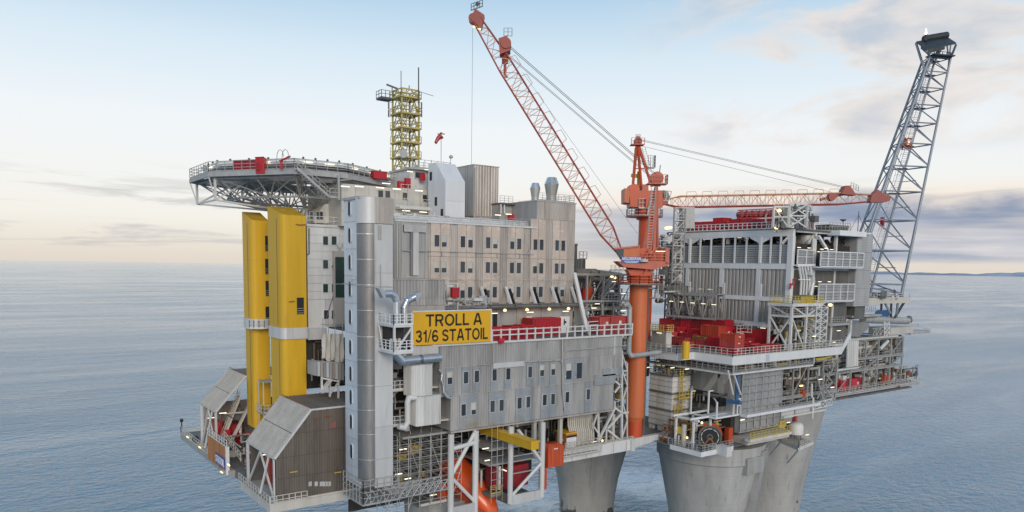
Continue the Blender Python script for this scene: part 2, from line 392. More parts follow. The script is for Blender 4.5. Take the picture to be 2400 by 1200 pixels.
GLYPH = {  # bold grotesque capitals as stroke centre lines in a unit high box: width, strokes
    'T': (.78, [[(0, .915), (.78, .915)], [(.39, .9), (.39, 0)]]), 'L': (.62, [[(.085, 1), (.085, 0)], [(.1, .085), (.62, .085)]]), 'I': (.19, [[(.095, 1), (.095, 0)]]),
    'A': (.88, [[(.08, 0), (.40, 1)], [(.80, 0), (.48, 1)], [(.2, .30), (.68, .30)]]), 'O': (.93, [_arc(.465, .5, .38, .42, 0, 360, 28)]),
    'R': (.80, [[(.085, 0), (.085, 1)], [(.1, .915), (.46, .915)]+_arc(.48, .695, .22, .22, 88, -88)+[(.1, .475)], [(.46, .47), (.70, 0)]]),
    'S': (.76, [_arc(.38, .715, .285, .2, 12, 265)+_arc(.38, .285, .295, .2, 88, -168)]), '3': (.70, [_arc(.33, .725, .265, .19, 165, -86)+_arc(.34, .295, .285, .21, 84, -168)]),
    '1': (.46, [[(.34, 0), (.34, 1)], [(.34, .80), (.06, .74)]]), '/': (.36, [[(0, -.02), (.36, 1.02)]]), ' ': (.22, []),
    '6': (.74, [_arc(.37, .295, .28, .21, 0, 360, 22), _arc(.37, .5, .285, .415, 205, 38)]), 'M': (.95, [[(.085, 0), (.085, 1)], [(.865, 0), (.865, 1)], [(.1, .97), (.475, .06)], [(.85, .97), (.475, .06)]]),
    'D': (.82, [[(.085, 0), (.085, 1)], [(.1, .915), (.34, .915)]+_arc(.36, .5, .375, .415, 85, -85)+[(.1, .085)]]), 'E': (.68, [[(.085, 0), (.085, 1)], [(.1, .915), (.68, .915)], [(.1, .51), (.62, .51)], [(.1, .085), (.68, .085)]]),
    'K': (.80, [[(.085, 0), (.085, 1)], [(.68, 1), (.13, .38)], [(.32, .58), (.73, 0)]]), 'N': (.85, [[(.085, 0), (.085, 1)], [(.765, 0), (.765, 1)], [(.1, 1), (.75, 0)]])}
def text_mesh(txt, height, m, name, parent, org, xdir, updir, width, sw=.17, th=.03):
    """painted capitals centred on org, standing th proud"""
    tot = sum(GLYPH[c][0] for c in txt)+.11*(len(txt)-1); kx = width/tot; xd, ud = V(xdir).normalized(), V(updir).normalized(); nd = xd.cross(ud); b = MB(); x = 0.0; org = V(org)
    P3 = lambda px_, py_: org + xd*((px_-tot/2)*kx) + ud*((py_-.5)*height)
    for c in txt:
        if c == ' ': b.build(name, m, parent, split=False); b = MB()      # one mesh for each word
        w, strokes = GLYPH[c]; hw = sw/2*(.62 if c == '/' else 1)
        for st in strokes:
            n = len(st); closed = n > 3 and math.dist(st[0], st[-1]) < 1e-6; L_, R_ = [], []
            for k in range(n):
                p = st[k]; a = st[k-1] if k else (st[n-2] if closed else None); q = st[k+1] if k < n-1 else (st[1] if closed else None); ds = []
                for u_, v_ in ((a, p), (p, q)):
                    if u_ is None or v_ is None: continue
                    dx, dy = v_[0]-u_[0], v_[1]-u_[1]; l = math.hypot(dx, dy) or 1; ds.append((dx/l, dy/l))
                dx = sum(d[0] for d in ds); dy = sum(d[1] for d in ds); l = math.hypot(dx, dy) or 1; L_.append((p[0]-dy/l*hw, p[1]+dx/l*hw)); R_.append((p[0]+dy/l*hw, p[1]-dx/l*hw))
            for k in range(n-1): b.prism([P3(x+R_[k][0], R_[k][1]), P3(x+R_[k+1][0], R_[k+1][1]), P3(x+L_[k+1][0], L_[k+1][1]), P3(x+L_[k][0], L_[k][1])], nd*th)
        x += w+.11
    return b.build(name, m, parent, split=False)
def clutter(parent, a, b, n, seed, mats=('pipegrey', 'pipebrown', 'galv'), big=.30, vessels=2, name='pipework'):
    """packed pipes, valves, vessels and boxes of a process deck, filling the box a-b"""
    r = random.Random(seed); x0, y0, z0 = a; x1, y1, z1 = b
    x0, x1 = sorted((x0, x1)); y0, y1 = sorted((y0, y1))
    ms = [MB() for _ in mats]; R = lambda p, q: r.uniform(p, q)
    for i in range(n):
        m = ms[r.randrange(len(ms))]; k = r.random(); p = V((R(x0, x1), R(y0, y1), R(z0, z1))); rad = R(.05, big)
        if k < .30:                                    # run along x with elbows
            q = V((min(x1, p.x+R(1.5, 6)), p.y, p.z)); e = V((q.x, q.y, max(z0, min(z1, q.z+R(-3, 3))))); m.path([p, q, e], rad, 7)
        elif k < .52:
            q = V((p.x, min(y1, p.y+R(1.5, 6)), p.z)); e = V((q.x, q.y, max(z0, q.z-R(.5, 3)))); m.path([p, q, e], rad, 7)
        elif k < .74:
            q = V((p.x, p.y, max(z0, p.z-R(1, 4)))); m.tube(p, q, rad, 7)
            if r.random() < .5: m.lathe((p.x, p.y, q.z+.3), [(rad*1.7, 0), (rad*1.7, .12)], 8)
        elif k < .90:
            s_ = V((R(.3, 1.3), R(.3, 1.3), R(.3, 1.2)))*.5; m.box(p-s_, p+s_)
        else:
            m.lathe(p, [(rad*1.2, 0), (rad*2.2, .15), (rad*2.2, .3), (rad, .45), (rad*.6, .8)], 8)
    for i in range(vessels):
        m = ms[r.randrange(len(ms))]; rr = R(.5, 1.0)
        c = V((R(x0+rr, max(x0+rr, x1-rr)), R(y0+rr, max(y0+rr, y1-rr)), z0)); hh = min(z1-z0, R(1.8, 4.5))
        m.lathe(c, [(rr*.9, 0), (rr, .1), (rr, hh-.5), (rr*.75, hh-.15), (rr*.2, hh)], 12)
    for m, mm in zip(ms, mats): stuff(m.build(name, mm, parent, split=False))
def deck_frame(parent, x0, x1, y0, y1, zs, nx, ny, cw=.35, bw=.35, col='white', floor='deckplate', brace=True, rails='galv', faces='YX'):
    """open steel storeys: columns, floor beams, plates, braces and handrails"""
    c = MB(); xs = [x0+(x1-x0)*i/nx for i in range(nx+1)]; ys = [y0+(y1-y0)*i/ny for i in range(ny+1)]
    for x in xs:
        for y in ys: MB().bar((x, y, zs[0]), (x, y, zs[-1]), cw).build('column', col, parent)
    for z in zs:
        for y in (y0, y1): c.box((x0, y-bw/2, z-bw), (x1, y+bw/2, z-.01))
        for x in xs: c.box((x-bw*.45, y0, z-bw*.98), (x+bw*.45, y1, z-.02))
    c.build('floor_beam', col, parent)
    for z in zs[:-1]:
        MB().box((x0+.05, y0+.05, z), (x1-.05, y1-.05, z+.06)).build('floor_plate', floor, parent)
        if rails:
            b = MB()
            if 'Y' in faces: b.rail([(x0, y0-.05, z+.06), (x1, y0-.05, z+.06)])
            if 'X' in faces: b.rail([(x0-.05, y0, z+.06), (x0-.05, y1, z+.06)])
            b.build('railing', rails, parent)
    if brace:
        b = MB()
        for i in range(nx):
            for z, z2 in zip(zs, zs[1:]):
                if (i+int(z)) % 2 == 0: b.bar((xs[i], y0, z), (xs[i+1], y0, z2-bw), .16)
        b.build('brace', col, parent)
NUMW = ['first', 'second', 'third', 'fourth', 'fifth', 'sixth', 'seventh', 'eighth', 'ninth', 'tenth', 'eleventh', 'twelfth', 'thirteenth', 'fourteenth', 'fifteenth', 'sixteenth']
def container(x0, x1, y0, y1, z0, h, m, label, group, open_=False, name='container', cat='container'):
    """steel cargo box: ribbed sides, corner posts, lid or open top with contents"""
    t = T(name, label, cat, ((x0+x1)/2, (y0+y1)/2, z0), group)
    b = MB(); w = .06
    b.box((x0, y0, z0+.12), (x1, y0+w, z0+h)); b.box((x0, y1-w, z0+.12), (x1, y1, z0+h))
    b.box((x0, y0+w, z0+.12), (x0+w, y1-w, z0+h)); b.box((x1-w, y0+w, z0+.12), (x1, y1-w, z0+h)); b.box((x0, y0, z0+.05), (x1, y1, z0+.119))
    b.build('body', m, t)
    f = MB()
    for x in (x0, x1):
        for y in (y0, y1): f.bar((x, y, z0), (x, y, z0+h+.05), .16)
    for y in (y0, y1): f.bar((x0, y, z0+h), (x1, y, z0+h), .14); f.bar((x0, y, z0+.08), (x1, y, z0+.08), .15)
    for x in (x0, x1): f.bar((x, y0, z0+h), (x, y1, z0+h), .13); f.bar((x, y0, z0+.08), (x, y1, z0+.08), .15)
    f.build('frame', m, t)
    r = MB(); n = max(2, int((x1-x0)/.5))
    for i in range(1, n): xx = x0+(x1-x0)*i/n; r.box((xx-.05, y0-.05, z0+.2), (xx+.05, y0-.001, z0+h-.1))
    n = max(2, int((y1-y0)/.5))
    for i in range(1, n): yy = y0+(y1-y0)*i/n; r.box((x0-.05, yy-.05, z0+.2), (x0-.001, yy+.05, z0+h-.1))
    r.build('rib', m, t)
    if not open_: MB().box((x0+.05, y0+.05, z0+h-.12), (x1-.05, y1-.05, z0+h-.02)).build('lid', m, t)
    else: MB().box((x0+.08, y0+.08, z0+.2), (x1-.08, y1-.08, z0+h*.7)).build('cargo', rnd.choice(['greydark', 'galv', 'rust', 'maroon']), t)
    rr = random.Random(int(x0*97+y0*31+z0*7))
    if rr.random() < .6:
        px_ = x0+(x1-x0)*rr.uniform(.2, .6); MB().box((px_, y0-.07, z0+h*.55), (px_+.5, y0-.052, z0+h*.75)).build('placard', 'white', t)
    return t
# ------------------------------------------------------------------ sea, coast
LEGS = [(100.5, 79.5), (102.5, 112.0), (134.0, 90.5), (53.6, 88.5)]
def make_sea():
    nr = 60; na = 96; vs = [(0, 0, 0)]; fs = []; rad = [2.0*(45000/2.0)**(i/(nr-1)) for i in range(nr)]
    for r in rad:
        for i in range(na): t = 2*math.pi*i/na; vs.append((110+r*math.cos(t), 95+r*math.sin(t), 0))
    vs[0] = (110, 95, 0)
    fs += [(0, 1+i, 1+(i+1) % na) for i in range(na)]
    for k in range(nr-1):
        for i in range(na): a = 1+k*na+i; b = 1+k*na+(i+1) % na; fs.append((a, a+na, b+na, b))
    m = bpy.data.materials.new('water'); m.use_nodes = True; nt = m.node_tree; N = nt.nodes.new; L = nt.links.new
    b = nt.nodes['Principled BSDF']; b.inputs['IOR'].default_value = 1.333; b.inputs['Roughness'].default_value = .10
    geo = N('ShaderNodeNewGeometry')
    def noise(sc_, scale, det, rot=0.0, dist=0.0, rough=.55):
        mp = N('ShaderNodeMapping'); L(geo.outputs['Position'], mp.inputs[0]); mp.inputs['Scale'].default_value = sc_; mp.inputs['Rotation'].default_value = (0, 0, rot)
        n = N('ShaderNodeTexNoise'); n.inputs['Scale'].default_value = scale; n.inputs['Detail'].default_value = det; n.inputs['Roughness'].default_value = rough; n.inputs['Distortion'].default_value = dist; L(mp.outputs[0], n.inputs['Vector']); return n.outputs[0]
    def mth(op, a, b_=None, c=None):
        n = N('ShaderNodeMath'); n.operation = op
        for i, q in enumerate((a, b_, c)):
            if q is None: continue
            if isinstance(q, (int, float)): n.inputs[i].default_value = q
            else: L(q, n.inputs[i])
        return n.outputs[0]
    # wind waves: crests run across the view; three sizes
    rot = -(AZ-math.pi/2) + math.radians(12)
    w1 = noise((.5, 1.0, 1), .10, 3, rot, .5); w2 = noise((.55, 1, 1), .6, 3, rot+.3, .4); w3 = noise((.6, 1, 1), 1.9, 3, rot-.2, .3)
    hgt = mth('ADD', mth('ADD', mth('MULTIPLY', w1, 2.0), mth('MULTIPLY', w2, 2.1)), mth('MULTIPLY', w3, .6))
    ruf = noise((.3, 1, 1), .02, 4, rot, .8); ruf2 = noise((.22, 1, 1), .0035, 4, rot, .4)
    rm = N('ShaderNodeMapRange'); L(mth('ADD', mth('MULTIPLY', ruf, .5), mth('MULTIPLY', ruf2, .5)), rm.inputs[0]); rm.inputs[1].default_value = .38; rm.inputs[2].default_value = .62; rm.inputs[3].default_value = .25; rm.inputs[4].default_value = 1.2
    hgt = mth('MULTIPLY', hgt, rm.outputs[0])
    bp = N('ShaderNodeBump'); bp.inputs['Strength'].default_value = .50; bp.inputs['Distance'].default_value = 1.0; L(hgt, bp.inputs['Height']); L(bp.outputs[0], b.inputs['Normal'])
    # calm and ruffled slicks change the gloss over hundreds of metres
    sl_ = noise((.25, 1, 1), .012, 5, rot, .5); r = N('ShaderNodeMapRange'); L(sl_, r.inputs[0]); r.inputs[1].default_value = .35; r.inputs[2].default_value = .65; r.inputs[3].default_value = .03; r.inputs[4].default_value = .16; L(r.outputs[0], b.inputs['Roughness'])
    # foam where the swell breaks round the shafts
    fo = None
    for lx, ly, fr_ in [(*PZ(1500, 1130, 0).xy, 30), (*PZ(1270, 1165, 0).xy, 26), (*PZ(960, 1185, 0).xy, 22), (LEGS[2][0]-3, LEGS[2][1]-5, 18)]:
        d = N('ShaderNodeVectorMath'); d.operation = 'DISTANCE'; L(geo.outputs['Position'], d.inputs[0]); d.inputs[1].default_value = (lx, ly, 0)
        q = N('ShaderNodeMapRange'); q.interpolation_type = 'SMOOTHSTEP'; L(d.outputs['Value'], q.inputs[0]); q.inputs[1].default_value = fr_; q.inputs[2].default_value = 4; q.inputs[3].default_value = 0; q.inputs[4].default_value = 1
        fo = q.outputs[0] if fo is None else mth('MAXIMUM', fo, q.outputs[0])
    fn = noise((.6, 1, 1), .22, 8, rot, 1.4, .68); fn2 = noise((1, 1, 1), 1.1, 5, 0, .6)
    fm = mth('MULTIPLY', fo, mth('ADD', mth('MULTIPLY', fn, .75), mth('MULTIPLY', fn2, .25)))
    fr = N('ShaderNodeMapRange'); fr.interpolation_type = 'SMOOTHSTEP'; L(fm, fr.inputs[0]); fr.inputs[1].default_value = .29; fr.inputs[2].default_value = .53; fr.inputs[4].default_value = .85
    mx = N('ShaderNodeMix'); mx.data_type = 'RGBA'; L(fr.outputs[0], mx.inputs[0]); mx.inputs[6].default_value = (.14, .28, .37, 1); mx.inputs[7].default_value = (.72, .78, .80, 1); L(mx.outputs[2], b.inputs['Base Color'])
    MATS['water'] = m
    o = MB().add(vs, fs).build('sea', 'water', None, loc=(110, 95, 0)); o['kind'] = 'structure'
make_sea()
mat('coast', (.42, .47, .54), .9, 0, .5, .0006)  # pale rock and snow, with distance haze mixed into the colour
def make_coast():
    b = MB(); r = random.Random(3); D = 30000.0; n = 150; a0, a1 = math.radians(8), math.radians(48); top = []; bot = []; back = []
    hs = [0.0]*(n+1)
    for s in (6, 13, 29, 61): 
        ph = r.uniform(0, 9); am = 110/s**.75
        for i in range(n+1): hs[i] += am*abs(math.sin(s*i/n*2.2+ph))
    for i in range(n+1):
        t = a0+(a1-a0)*i/n; d = fh*math.cos(t)+rh*math.sin(t); env = min(1, max(0, (i/n-.10)*2.2))
        bot.append(d*D+V((0, 0, -1))); top.append(d*(D+1500)+V((0, 0, 5+hs[i]*2.6*env))); back.append(d*(D+4000)+V((0, 0, -1)))
    vs = bot+top+back; k = n+1
    fs = [(i, i+1, k+i+1, k+i) for i in range(n)] + [(k+i, k+i+1, 2*k+i+1, 2*k+i) for i in range(n)]
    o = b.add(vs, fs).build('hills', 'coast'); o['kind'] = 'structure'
make_coast()
# ------------------------------------------------------------------ concrete shafts
def concrete_mat():
    mat('concrete', (.41, .40, .38), .85, 0, .26, .3, .02, .6, (.25, .22, .19), streak=4)
    m = MATS['concrete']; nt = m.node_tree; N = nt.nodes.new; L = nt.links.new; b = nt.nodes['Principled BSDF']
    src = b.inputs['Base Color'].links[0].from_socket; geo = N('ShaderNodeNewGeometry'); sp = N('ShaderNodeSeparateXYZ'); L(geo.outputs['Position'], sp.inputs[0])
    n = N('ShaderNodeTexNoise'); n.inputs['Scale'].default_value = .45; n.inputs['Detail'].default_value = 7; L(geo.outputs['Position'], n.inputs['Vector'])
    a = N('ShaderNodeMath'); a.operation = 'MULTIPLY_ADD'; L(n.outputs[0], a.inputs[0]); a.inputs[1].default_value = 13.0; a.inputs[2].default_value = -5.8
    d = N('ShaderNodeMath'); d.operation = 'SUBTRACT'; L(a.outputs[0], d.inputs[0]); L(sp.outputs[2], d.inputs[1])
    r = N('ShaderNodeMapRange'); L(d.outputs[0], r.inputs[0]); r.inputs[1].default_value = -.3; r.inputs[2].default_value = .3; r.inputs[4].default_value = .85
    # pour joints every two and a half metres
    fz = N('ShaderNodeMath'); fz.operation = 'MULTIPLY_ADD'; L(sp.outputs[2], fz.inputs[0]); fz.inputs[1].default_value = .4; fz.inputs[2].default_value = 8.0
    ff = N('ShaderNodeMath'); ff.operation = 'FRACT'; L(fz.outputs[0], ff.inputs[0])
    fr = N('ShaderNodeMapRange'); L(ff.outputs[0], fr.inputs[0]); fr.inputs[1].default_value = .0; fr.inputs[2].default_value = .035; fr.inputs[3].default_value = .80; fr.inputs[4].default_value = 1.0
    vs = N('ShaderNodeVectorMath'); vs.operation = 'SCALE'; L(src, vs.inputs[0]); L(fr.outputs[0], vs.inputs['Scale']); src = vs.outputs[0]
    mx = N('ShaderNodeMix'); mx.data_type = 'RGBA'; L(r.outputs[0], mx.inputs[0]); L(src, mx.inputs[6]); mx.inputs[7].default_value = (.045, .045, .035, 1); L(mx.outputs[2], b.inputs['Base Color'])
concrete_mat()
leglab = ['thick concrete shaft with a collar under the cable reel platform', 'concrete shaft flaring at its top beneath the tan cabin girder', 'concrete shaft with dark stains at the waterline below the white dome', 'concrete shaft top half hidden under the lifeboat platform']
legprof = [[(6.0, -3), (6.05, 4), (6.55, 9.5), (7.5, 14), (8.55, 19.1), (8.85, 19.3), (8.95, 22.0)],
           [(5.5, -3), (5.6, 1), (5.85, 4), (6.4, 7.5), (7.2, 10.5), (8.2, 15), (8.8, 21.9)],
           [(6.0, -3), (6.1, .5), (6.7, 5), (7.5, 10), (8.5, 15), (9.6, 20.5), (10.1, 24), (10.2, 26.5)],
           [(5.2, -3), (5.2, 10), (5.6, 18.4)]]
for i, (lx, ly) in enumerate(LEGS):
    t = T('concrete_leg', leglab[i], 'concrete shaft', (lx, ly, 0), 'concrete shafts in the sea')
    MB().lathe((lx, ly, 0), legprof[i], 48).build('shaft', 'concrete', t, True)
    if i == 0:
        b = MB()
        for ang, w, z0, z1, rr in ((-90, 4.2, 17.9, 20.5, 8.9), (-73, 2.0, 8, 21.2, 9.1), (-60, 2.0, 18.6, 21.4, 9.0)):
            a = math.radians(ang); c = V((lx+math.cos(a)*(rr-.9), ly+math.sin(a)*(rr-.9), 0)); tn = V((-math.sin(a), math.cos(a), 0))*w/2; nn = V((math.cos(a), math.sin(a), 0))*1.1
            lo = 1.6 if z0 < 10 else 0
            b.add([c-tn-nn*lo+uz*z0, c+tn-nn*lo+uz*z0, c+tn+nn-nn*lo+uz*z0, c-tn+nn-nn*lo+uz*z0, c-tn+uz*z1, c+tn+uz*z1, c+tn+nn+uz*z1, c-tn+nn+uz*z1], [(0,3,2,1),(4,5,6,7),(0,1,5,4),(1,2,6,5),(2,3,7,6),(3,0,4,7)])
        b.build('bracket', 'concrete', t)
    if i == 2:
        b = MB(); a = math.radians(-120); c = V((lx+math.cos(a)*6.6, ly+math.sin(a)*6.6, 0)); b.box((c.x-1.3, c.y-1.3, 13.2), (c.x+1.3, c.y+1.5, 19.5)); b.build('bracket', 'concrete', t)
    if i == 1:
        b = MB()
        for ang in (-125, -62):
            a = math.radians(ang); c = V((lx+math.cos(a)*5.6, ly+math.sin(a)*5.6, 0)); b.bar(c+uz*5, c+V((math.cos(a), math.sin(a), 0))*2.9+uz*16, .5)
        b.build('pilaster', 'concrete', t)
# ------------------------------------------------------------------ stair tower
SX, SY, SX1, SYB = 35.5, 76.0, 39.25, 81.1
SZ0, SZ1 = 24.6, 57.4
def stair_tower():
    t = T('stair_tower', 'tall silver stair tower with dark slot windows and rounded metal corner', 'stair tower', (SX, SY, SZ0))
    R_ = 1.45
    MB().box((SX+.2, SY+R_, SZ0+.1), (SX1-.1, SYB, SZ1-.2)).build('core', 'grey', t)
    MB().box((SX+R_, SY+.15, SZ0+.1), (SX1-.1, SY+R_-.002, SZ1-.2)).build('core', 'grey', t)
    nz = 11; dz = (SZ1-SZ0)/nz
    ysl = [488.5, 552, 615, 678, 743.5, 814, 876, 931, 989, 1058]
    zs = [SZ1] + [(PX(817, (a+b)/2, SX).z) for a, b in zip(ysl, ysl[1:])] + [PX(820, 1090, SX).z, SZ0]
    ym = PX(824, 700, SX).y
    for a, b in zip(zs, zs[1:]):
        panel(t, 'X', SX+.2, SY+R_-.4, ym, b, a, 'paleblue', 'flat', gap=.02); panel(t, 'X', SX+.2, ym, SYB, b, a, 'paleblue', 'flat', gap=.02)
    # slots: rounded dark openings with a raised rim
    for k, y in enumerate(ysl):
        c = PX(817.5+k*.55, y, SX)
        def ring(n=10, w=.31, h=.86, ex=.0):
            pts = []
            for j in range(n+1): q = math.pi*j/n; pts.append((w*math.cos(q), h-w+w*math.sin(q)+ex))
            for j in range(n+1): q = math.pi+math.pi*j/n; pts.append((w*math.cos(q), -h+w+w*math.sin(q)-ex))
            return pts
        pts = ring(); o = MB().prism([(SX+.04, c.y+u, c.z+w) for u, w in pts], (.1, 0, 0)).build('slot_window', 'black', t)
        rp = ring(10, .36, .91); b = MB(); n = len(pts)
        for xx in (SX+.02, ): 
            vs = [(xx, c.y+u, c.z+w) for u, w in pts]+[(xx, c.y+u, c.z+w) for u, w in rp]+[(xx+.12, c.y+u, c.z+w) for u, w in rp]+[(xx+.12, c.y+u, c.z+w) for u, w in pts]
            b.add(vs, [(i, (i+1) % n, n+(i+1) % n, n+i) for i in range(n)]+[(n+i, n+(i+1) % n, 2*n+(i+1) % n, 2*n+i) for i in range(n)]+[(3*n+i, 3*n+(i+1) % n, (i+1) % n, i) for i in range(n)])
        b.build('rim', 'paleblue', o)
    # rounded corner, one curved sheet per lift
    yj = [523, 548, 608, 668, 728, 790, 845, 905, 963, 1020, 1080, 1132]
    zj = [PY(862, y, SY).z for y in yj]
    def quarter(z0, z1, rr=R_, n=8, grow=0.0):
        b = MB(); vs = []; cx, cy = SX+R_, SY+R_
        for z in (z0, z1):
            for j in range(n+1): q = math.pi+math.pi/2*j/n; vs.append((cx+(rr+grow)*math.cos(q), cy+(rr+grow)*math.sin(q), z))
            vs.append((cx, cy, z))
        k = n+2; b.add(vs, [(i, (i+1) % k, k+(i+1) % k, k+i) for i in range(k)]+[tuple(range(k))[::-1], tuple(range(k, 2*k))]); return b
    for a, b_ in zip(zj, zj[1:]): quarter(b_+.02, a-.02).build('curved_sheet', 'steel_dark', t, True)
    r = MB()
    for z in zj[1:-1]:
        q = quarter(z-.04, z+.04, grow=.05); r.add(q.v, q.f)
    r.build('joint_strip', 'steel', t)
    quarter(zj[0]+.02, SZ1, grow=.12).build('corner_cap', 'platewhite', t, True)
    # front plates
    xf = PY(877, 700, SY).x; zz = [zj[0], PY(900, 640, SY).z, PY(900, 735, SY).z, PY(900, 905, SY).z, PY(900, 1000, SY).z, PY(900, 1075, SY).z, SZ0]
    for a, b_ in zip(zz, zz[1:]): panel(t, 'Y', SY+.15, SX+R_, SX1, b_, a, 'platewhite', 'flat', gap=.02)
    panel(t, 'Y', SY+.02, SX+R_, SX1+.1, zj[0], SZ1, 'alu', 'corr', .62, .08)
    MB().box((SX-.06, SY+R_*.4, SZ1-.2), (SX1+.15, SYB+.1, SZ1+.1)).build('roof', 'grey', t)
    MB().box((SX1-.02, SY+.2, SZ0+.2), (SX1+.02, SYB-.1, SZ1-.2)).build('side_plate', 'platewhite', t)
    b = MB()
    for px_ in (889, 893): p = PY(px_, 528, SY-.1); q = PY(px_, 560, SY-.1); b.tube((p.x, SY-.05, p.z), (p.x, SY-.05, q.z), .09, 8)
    p = PY(892, 620, SY); q = PY(892, 690, SY); b.tube((p.x, SY+.0, p.z), (p.x, SY+.0, q.z), .07, 6)
    z = PX(820, 665, SX).z; b.bar((SX-.05, SY+R_, z), (SX-.05, SYB, z), .06); b.bar((SX+.3, SY-.03, z-.2), (SX1, SY-.03, z-.25), .06)
    b.build('downpipe', 'galv', t)
    b = MB(); p = PX(820, 652, SX-.4); b.bar((SX-.35, p.y-.9, p.z), (SX-.35, p.y+.6, p.z), .1, .14); b.bar((SX-.35, p.y, p.z), (SX+.1, p.y, p.z-.05), .06); b.build('lamp_bracket', 'white', t)
    # lattice at the foot
    b = MB()
    for z in (SZ0-1.5, SZ0-.1): b.rail([(SX-.2, SYB, z), (SX-.2, SY-.3, z), (SX1+.5, SY-.3, z)], 1.3, .05, .9, (1, .5), False)
    for i in range(5):
        x = SX+i*.9; b.bar((x, SY-.3, SZ0-1.5), (x+.9, SY-.3, SZ0), .08); b.bar((x+.9, SY-.3, SZ0-1.5), (x, SY-.3, SZ0), .08)
    b.box((SX-.3, SY-.4, SZ0-1.7), (SX1+.6, SYB, SZ0-1.5)); b.build('foot_lattice', 'galv', t)
stair_tower()
# ------------------------------------------------------------------ upper accommodation block
YA = 86.0; AX0, AX1 = PY(925, 600, YA).x, PY(1347, 560, YA).x
AZ_ = [PY(1030, y, YA).z for y in (516,)][0]
ROOF2 = 40.3      # roof deck of the lower block
def pairs(b, t): return list(zip(b, t))
def accommodation():
    t = T('accommodation_block', 'silver clad accommodation block with three rows of paired windows', 'building', (AX0, YA, ROOF2))
    XT = PY(1258, 500, YA).x; ZT = PY(1300, 474, YA).z; ZR = PY(1100, 526, YA).z; ZB = PY(1150, 716, YA).z
    MB().box((AX0+.1, YA+.02, ROOF2+.02), (XT, YA+22, ZR)).build('wall', 'grey', t)
    MB().box((XT+.01, YA+.02, ROOF2+.02), (AX1-.06, YA+22, ZT)).build('wall', 'grey', t)
    pcs = [(1022.3, 1039.3), (1083, 1100.7), (1141.9, 1158.7), (1198.3, 1214.3), (1252.3, 1266.7), (1303, 1317.3)]
    wx = [[PY(a, 627, YA).x, PY(b, 627, YA).x] for a, b in pcs]
    rows = [PY(1143, y, YA).z for y in (569, 627, 685)]
    hw = 1.45
    band = [ZR, (rows[0]+rows[1])/2-.35, (rows[1]+rows[2])/2+.0, ZB]
    edges = []
    for i, (a, b) in enumerate(wx):
        c = (a+b)/2; edges.append((c-hw, c+hw))
        for k in range(3):
            top = band[k]
            if k == 0 and c > XT-1.2: top = PY(1285, 515, YA).z
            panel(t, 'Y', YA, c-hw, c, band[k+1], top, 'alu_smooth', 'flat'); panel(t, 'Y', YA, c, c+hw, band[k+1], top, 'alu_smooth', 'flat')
            for x in (a, b): window(t, 'Y', YA, x, rows[k], .74, 1.5, 'platewhite', 'glass')
    gaps = [(PY(1002, 600, YA).x, edges[0][0])] + [(edges[i][1], edges[i+1][0]) for i in range(5)] + [(edges[5][1], AX1)]
    for g0, g1 in gaps:
        for k in range(3):
            top = band[k]
            if k == 0 and g0 > XT-1: top = PY(1285, 515, YA).z
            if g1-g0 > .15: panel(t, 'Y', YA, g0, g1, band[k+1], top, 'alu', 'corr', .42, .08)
    zt2 = PY(1285, 515, YA).z
    xs_ = PY(1330, 500, YA).x
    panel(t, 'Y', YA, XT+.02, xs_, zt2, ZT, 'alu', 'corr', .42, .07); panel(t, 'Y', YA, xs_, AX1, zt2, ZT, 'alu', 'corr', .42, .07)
    # recessed left bay with tall channels
    xl = PY(1002, 600, YA).x; b = MB(); zb = PY(960, 652, YA).z
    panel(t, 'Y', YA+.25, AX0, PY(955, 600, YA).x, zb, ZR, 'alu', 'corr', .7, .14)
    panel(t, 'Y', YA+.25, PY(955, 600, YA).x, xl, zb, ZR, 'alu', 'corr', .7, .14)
    x1, x2 = PY(944, 600, YA).x, PY(996, 600, YA).x; z1 = PY(970, 528, YA).z; z2 = PY(970, 544, YA).z
    MB().box((x1, YA-.35, z2), (x2, YA+.2, z1)).build('channel_head', 'alu_cold_smooth', t)
    for p0, p1, m in ((960, 966, 'steel_dark'), (966, 979, 'platewhite')):
        MB().box((PY(p0, 600, YA).x, YA-.3, PY(970, 645, YA).z), (PY(p1, 600, YA).x-.02, YA+.2, z2-.01)).build('channel', m, t)
    b = MB()
    for p0 in (930, 936, 941, 997): x = PY(p0, 600, YA).x; b.tube((x, YA-.12, zb), (x, YA-.12, ZR-.3), .10, 8)
    b.build('downpipe', 'galv', t)
    # cornice, gutters, string courses
    b = MB(); b.box((PY(1000, 520, YA).x, YA-.35, ZR-.08), (XT, YA-.02, ZR+.16)); b.box((AX0, YA-.1, ZR-.1), (PY(1000, 520, YA).x, YA-.02, ZR+.14)); b.build('cornice', 'white', t)
    MB().box((XT-.05, YA-.16, ZT-.04), (AX1+.1, YA+22, ZT+.1)).build('cornice', 'grey', t)
    z = rows[0]-1.42; b = MB(); b.tube((PY(940, 590, YA).x, YA-.22, z), (PY(1248, 590, YA).x, YA-.22, z), .07, 6)
    for p0 in (1035, 1115, 1165, 1218): x = PY(p0, 590, YA).x; b.tube((x, YA-.2, z+.1), (x, YA-.2, z-.7), .05, 6)
    x = PY(1243, 560, YA).x; b.path([(x, YA-.2, ZR), (x, YA-.2, z+.6), (x-.6, YA-.2, z)], .08, 6)
    b.build('conduit', 'galv', t)
    z = band[2]; MB().box((PY(930, 655, YA).x, YA-.22, z-.09), (AX1-.3, YA-.09, z+.06)).build('string_course', 'alu', t)
    x = PY(1266, 500, YA).x
    # east side wall
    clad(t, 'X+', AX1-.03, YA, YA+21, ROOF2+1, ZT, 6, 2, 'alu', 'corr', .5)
    # ground storey in the shade behind the containers
    zg = PY(1150, 720, YA).z
    b = MB(); b.box((AX0, YA-1.6, ZB-.25), (AX1, YA-.1, ZB)); b.build('canopy', 'grey', t)
    b = MB()
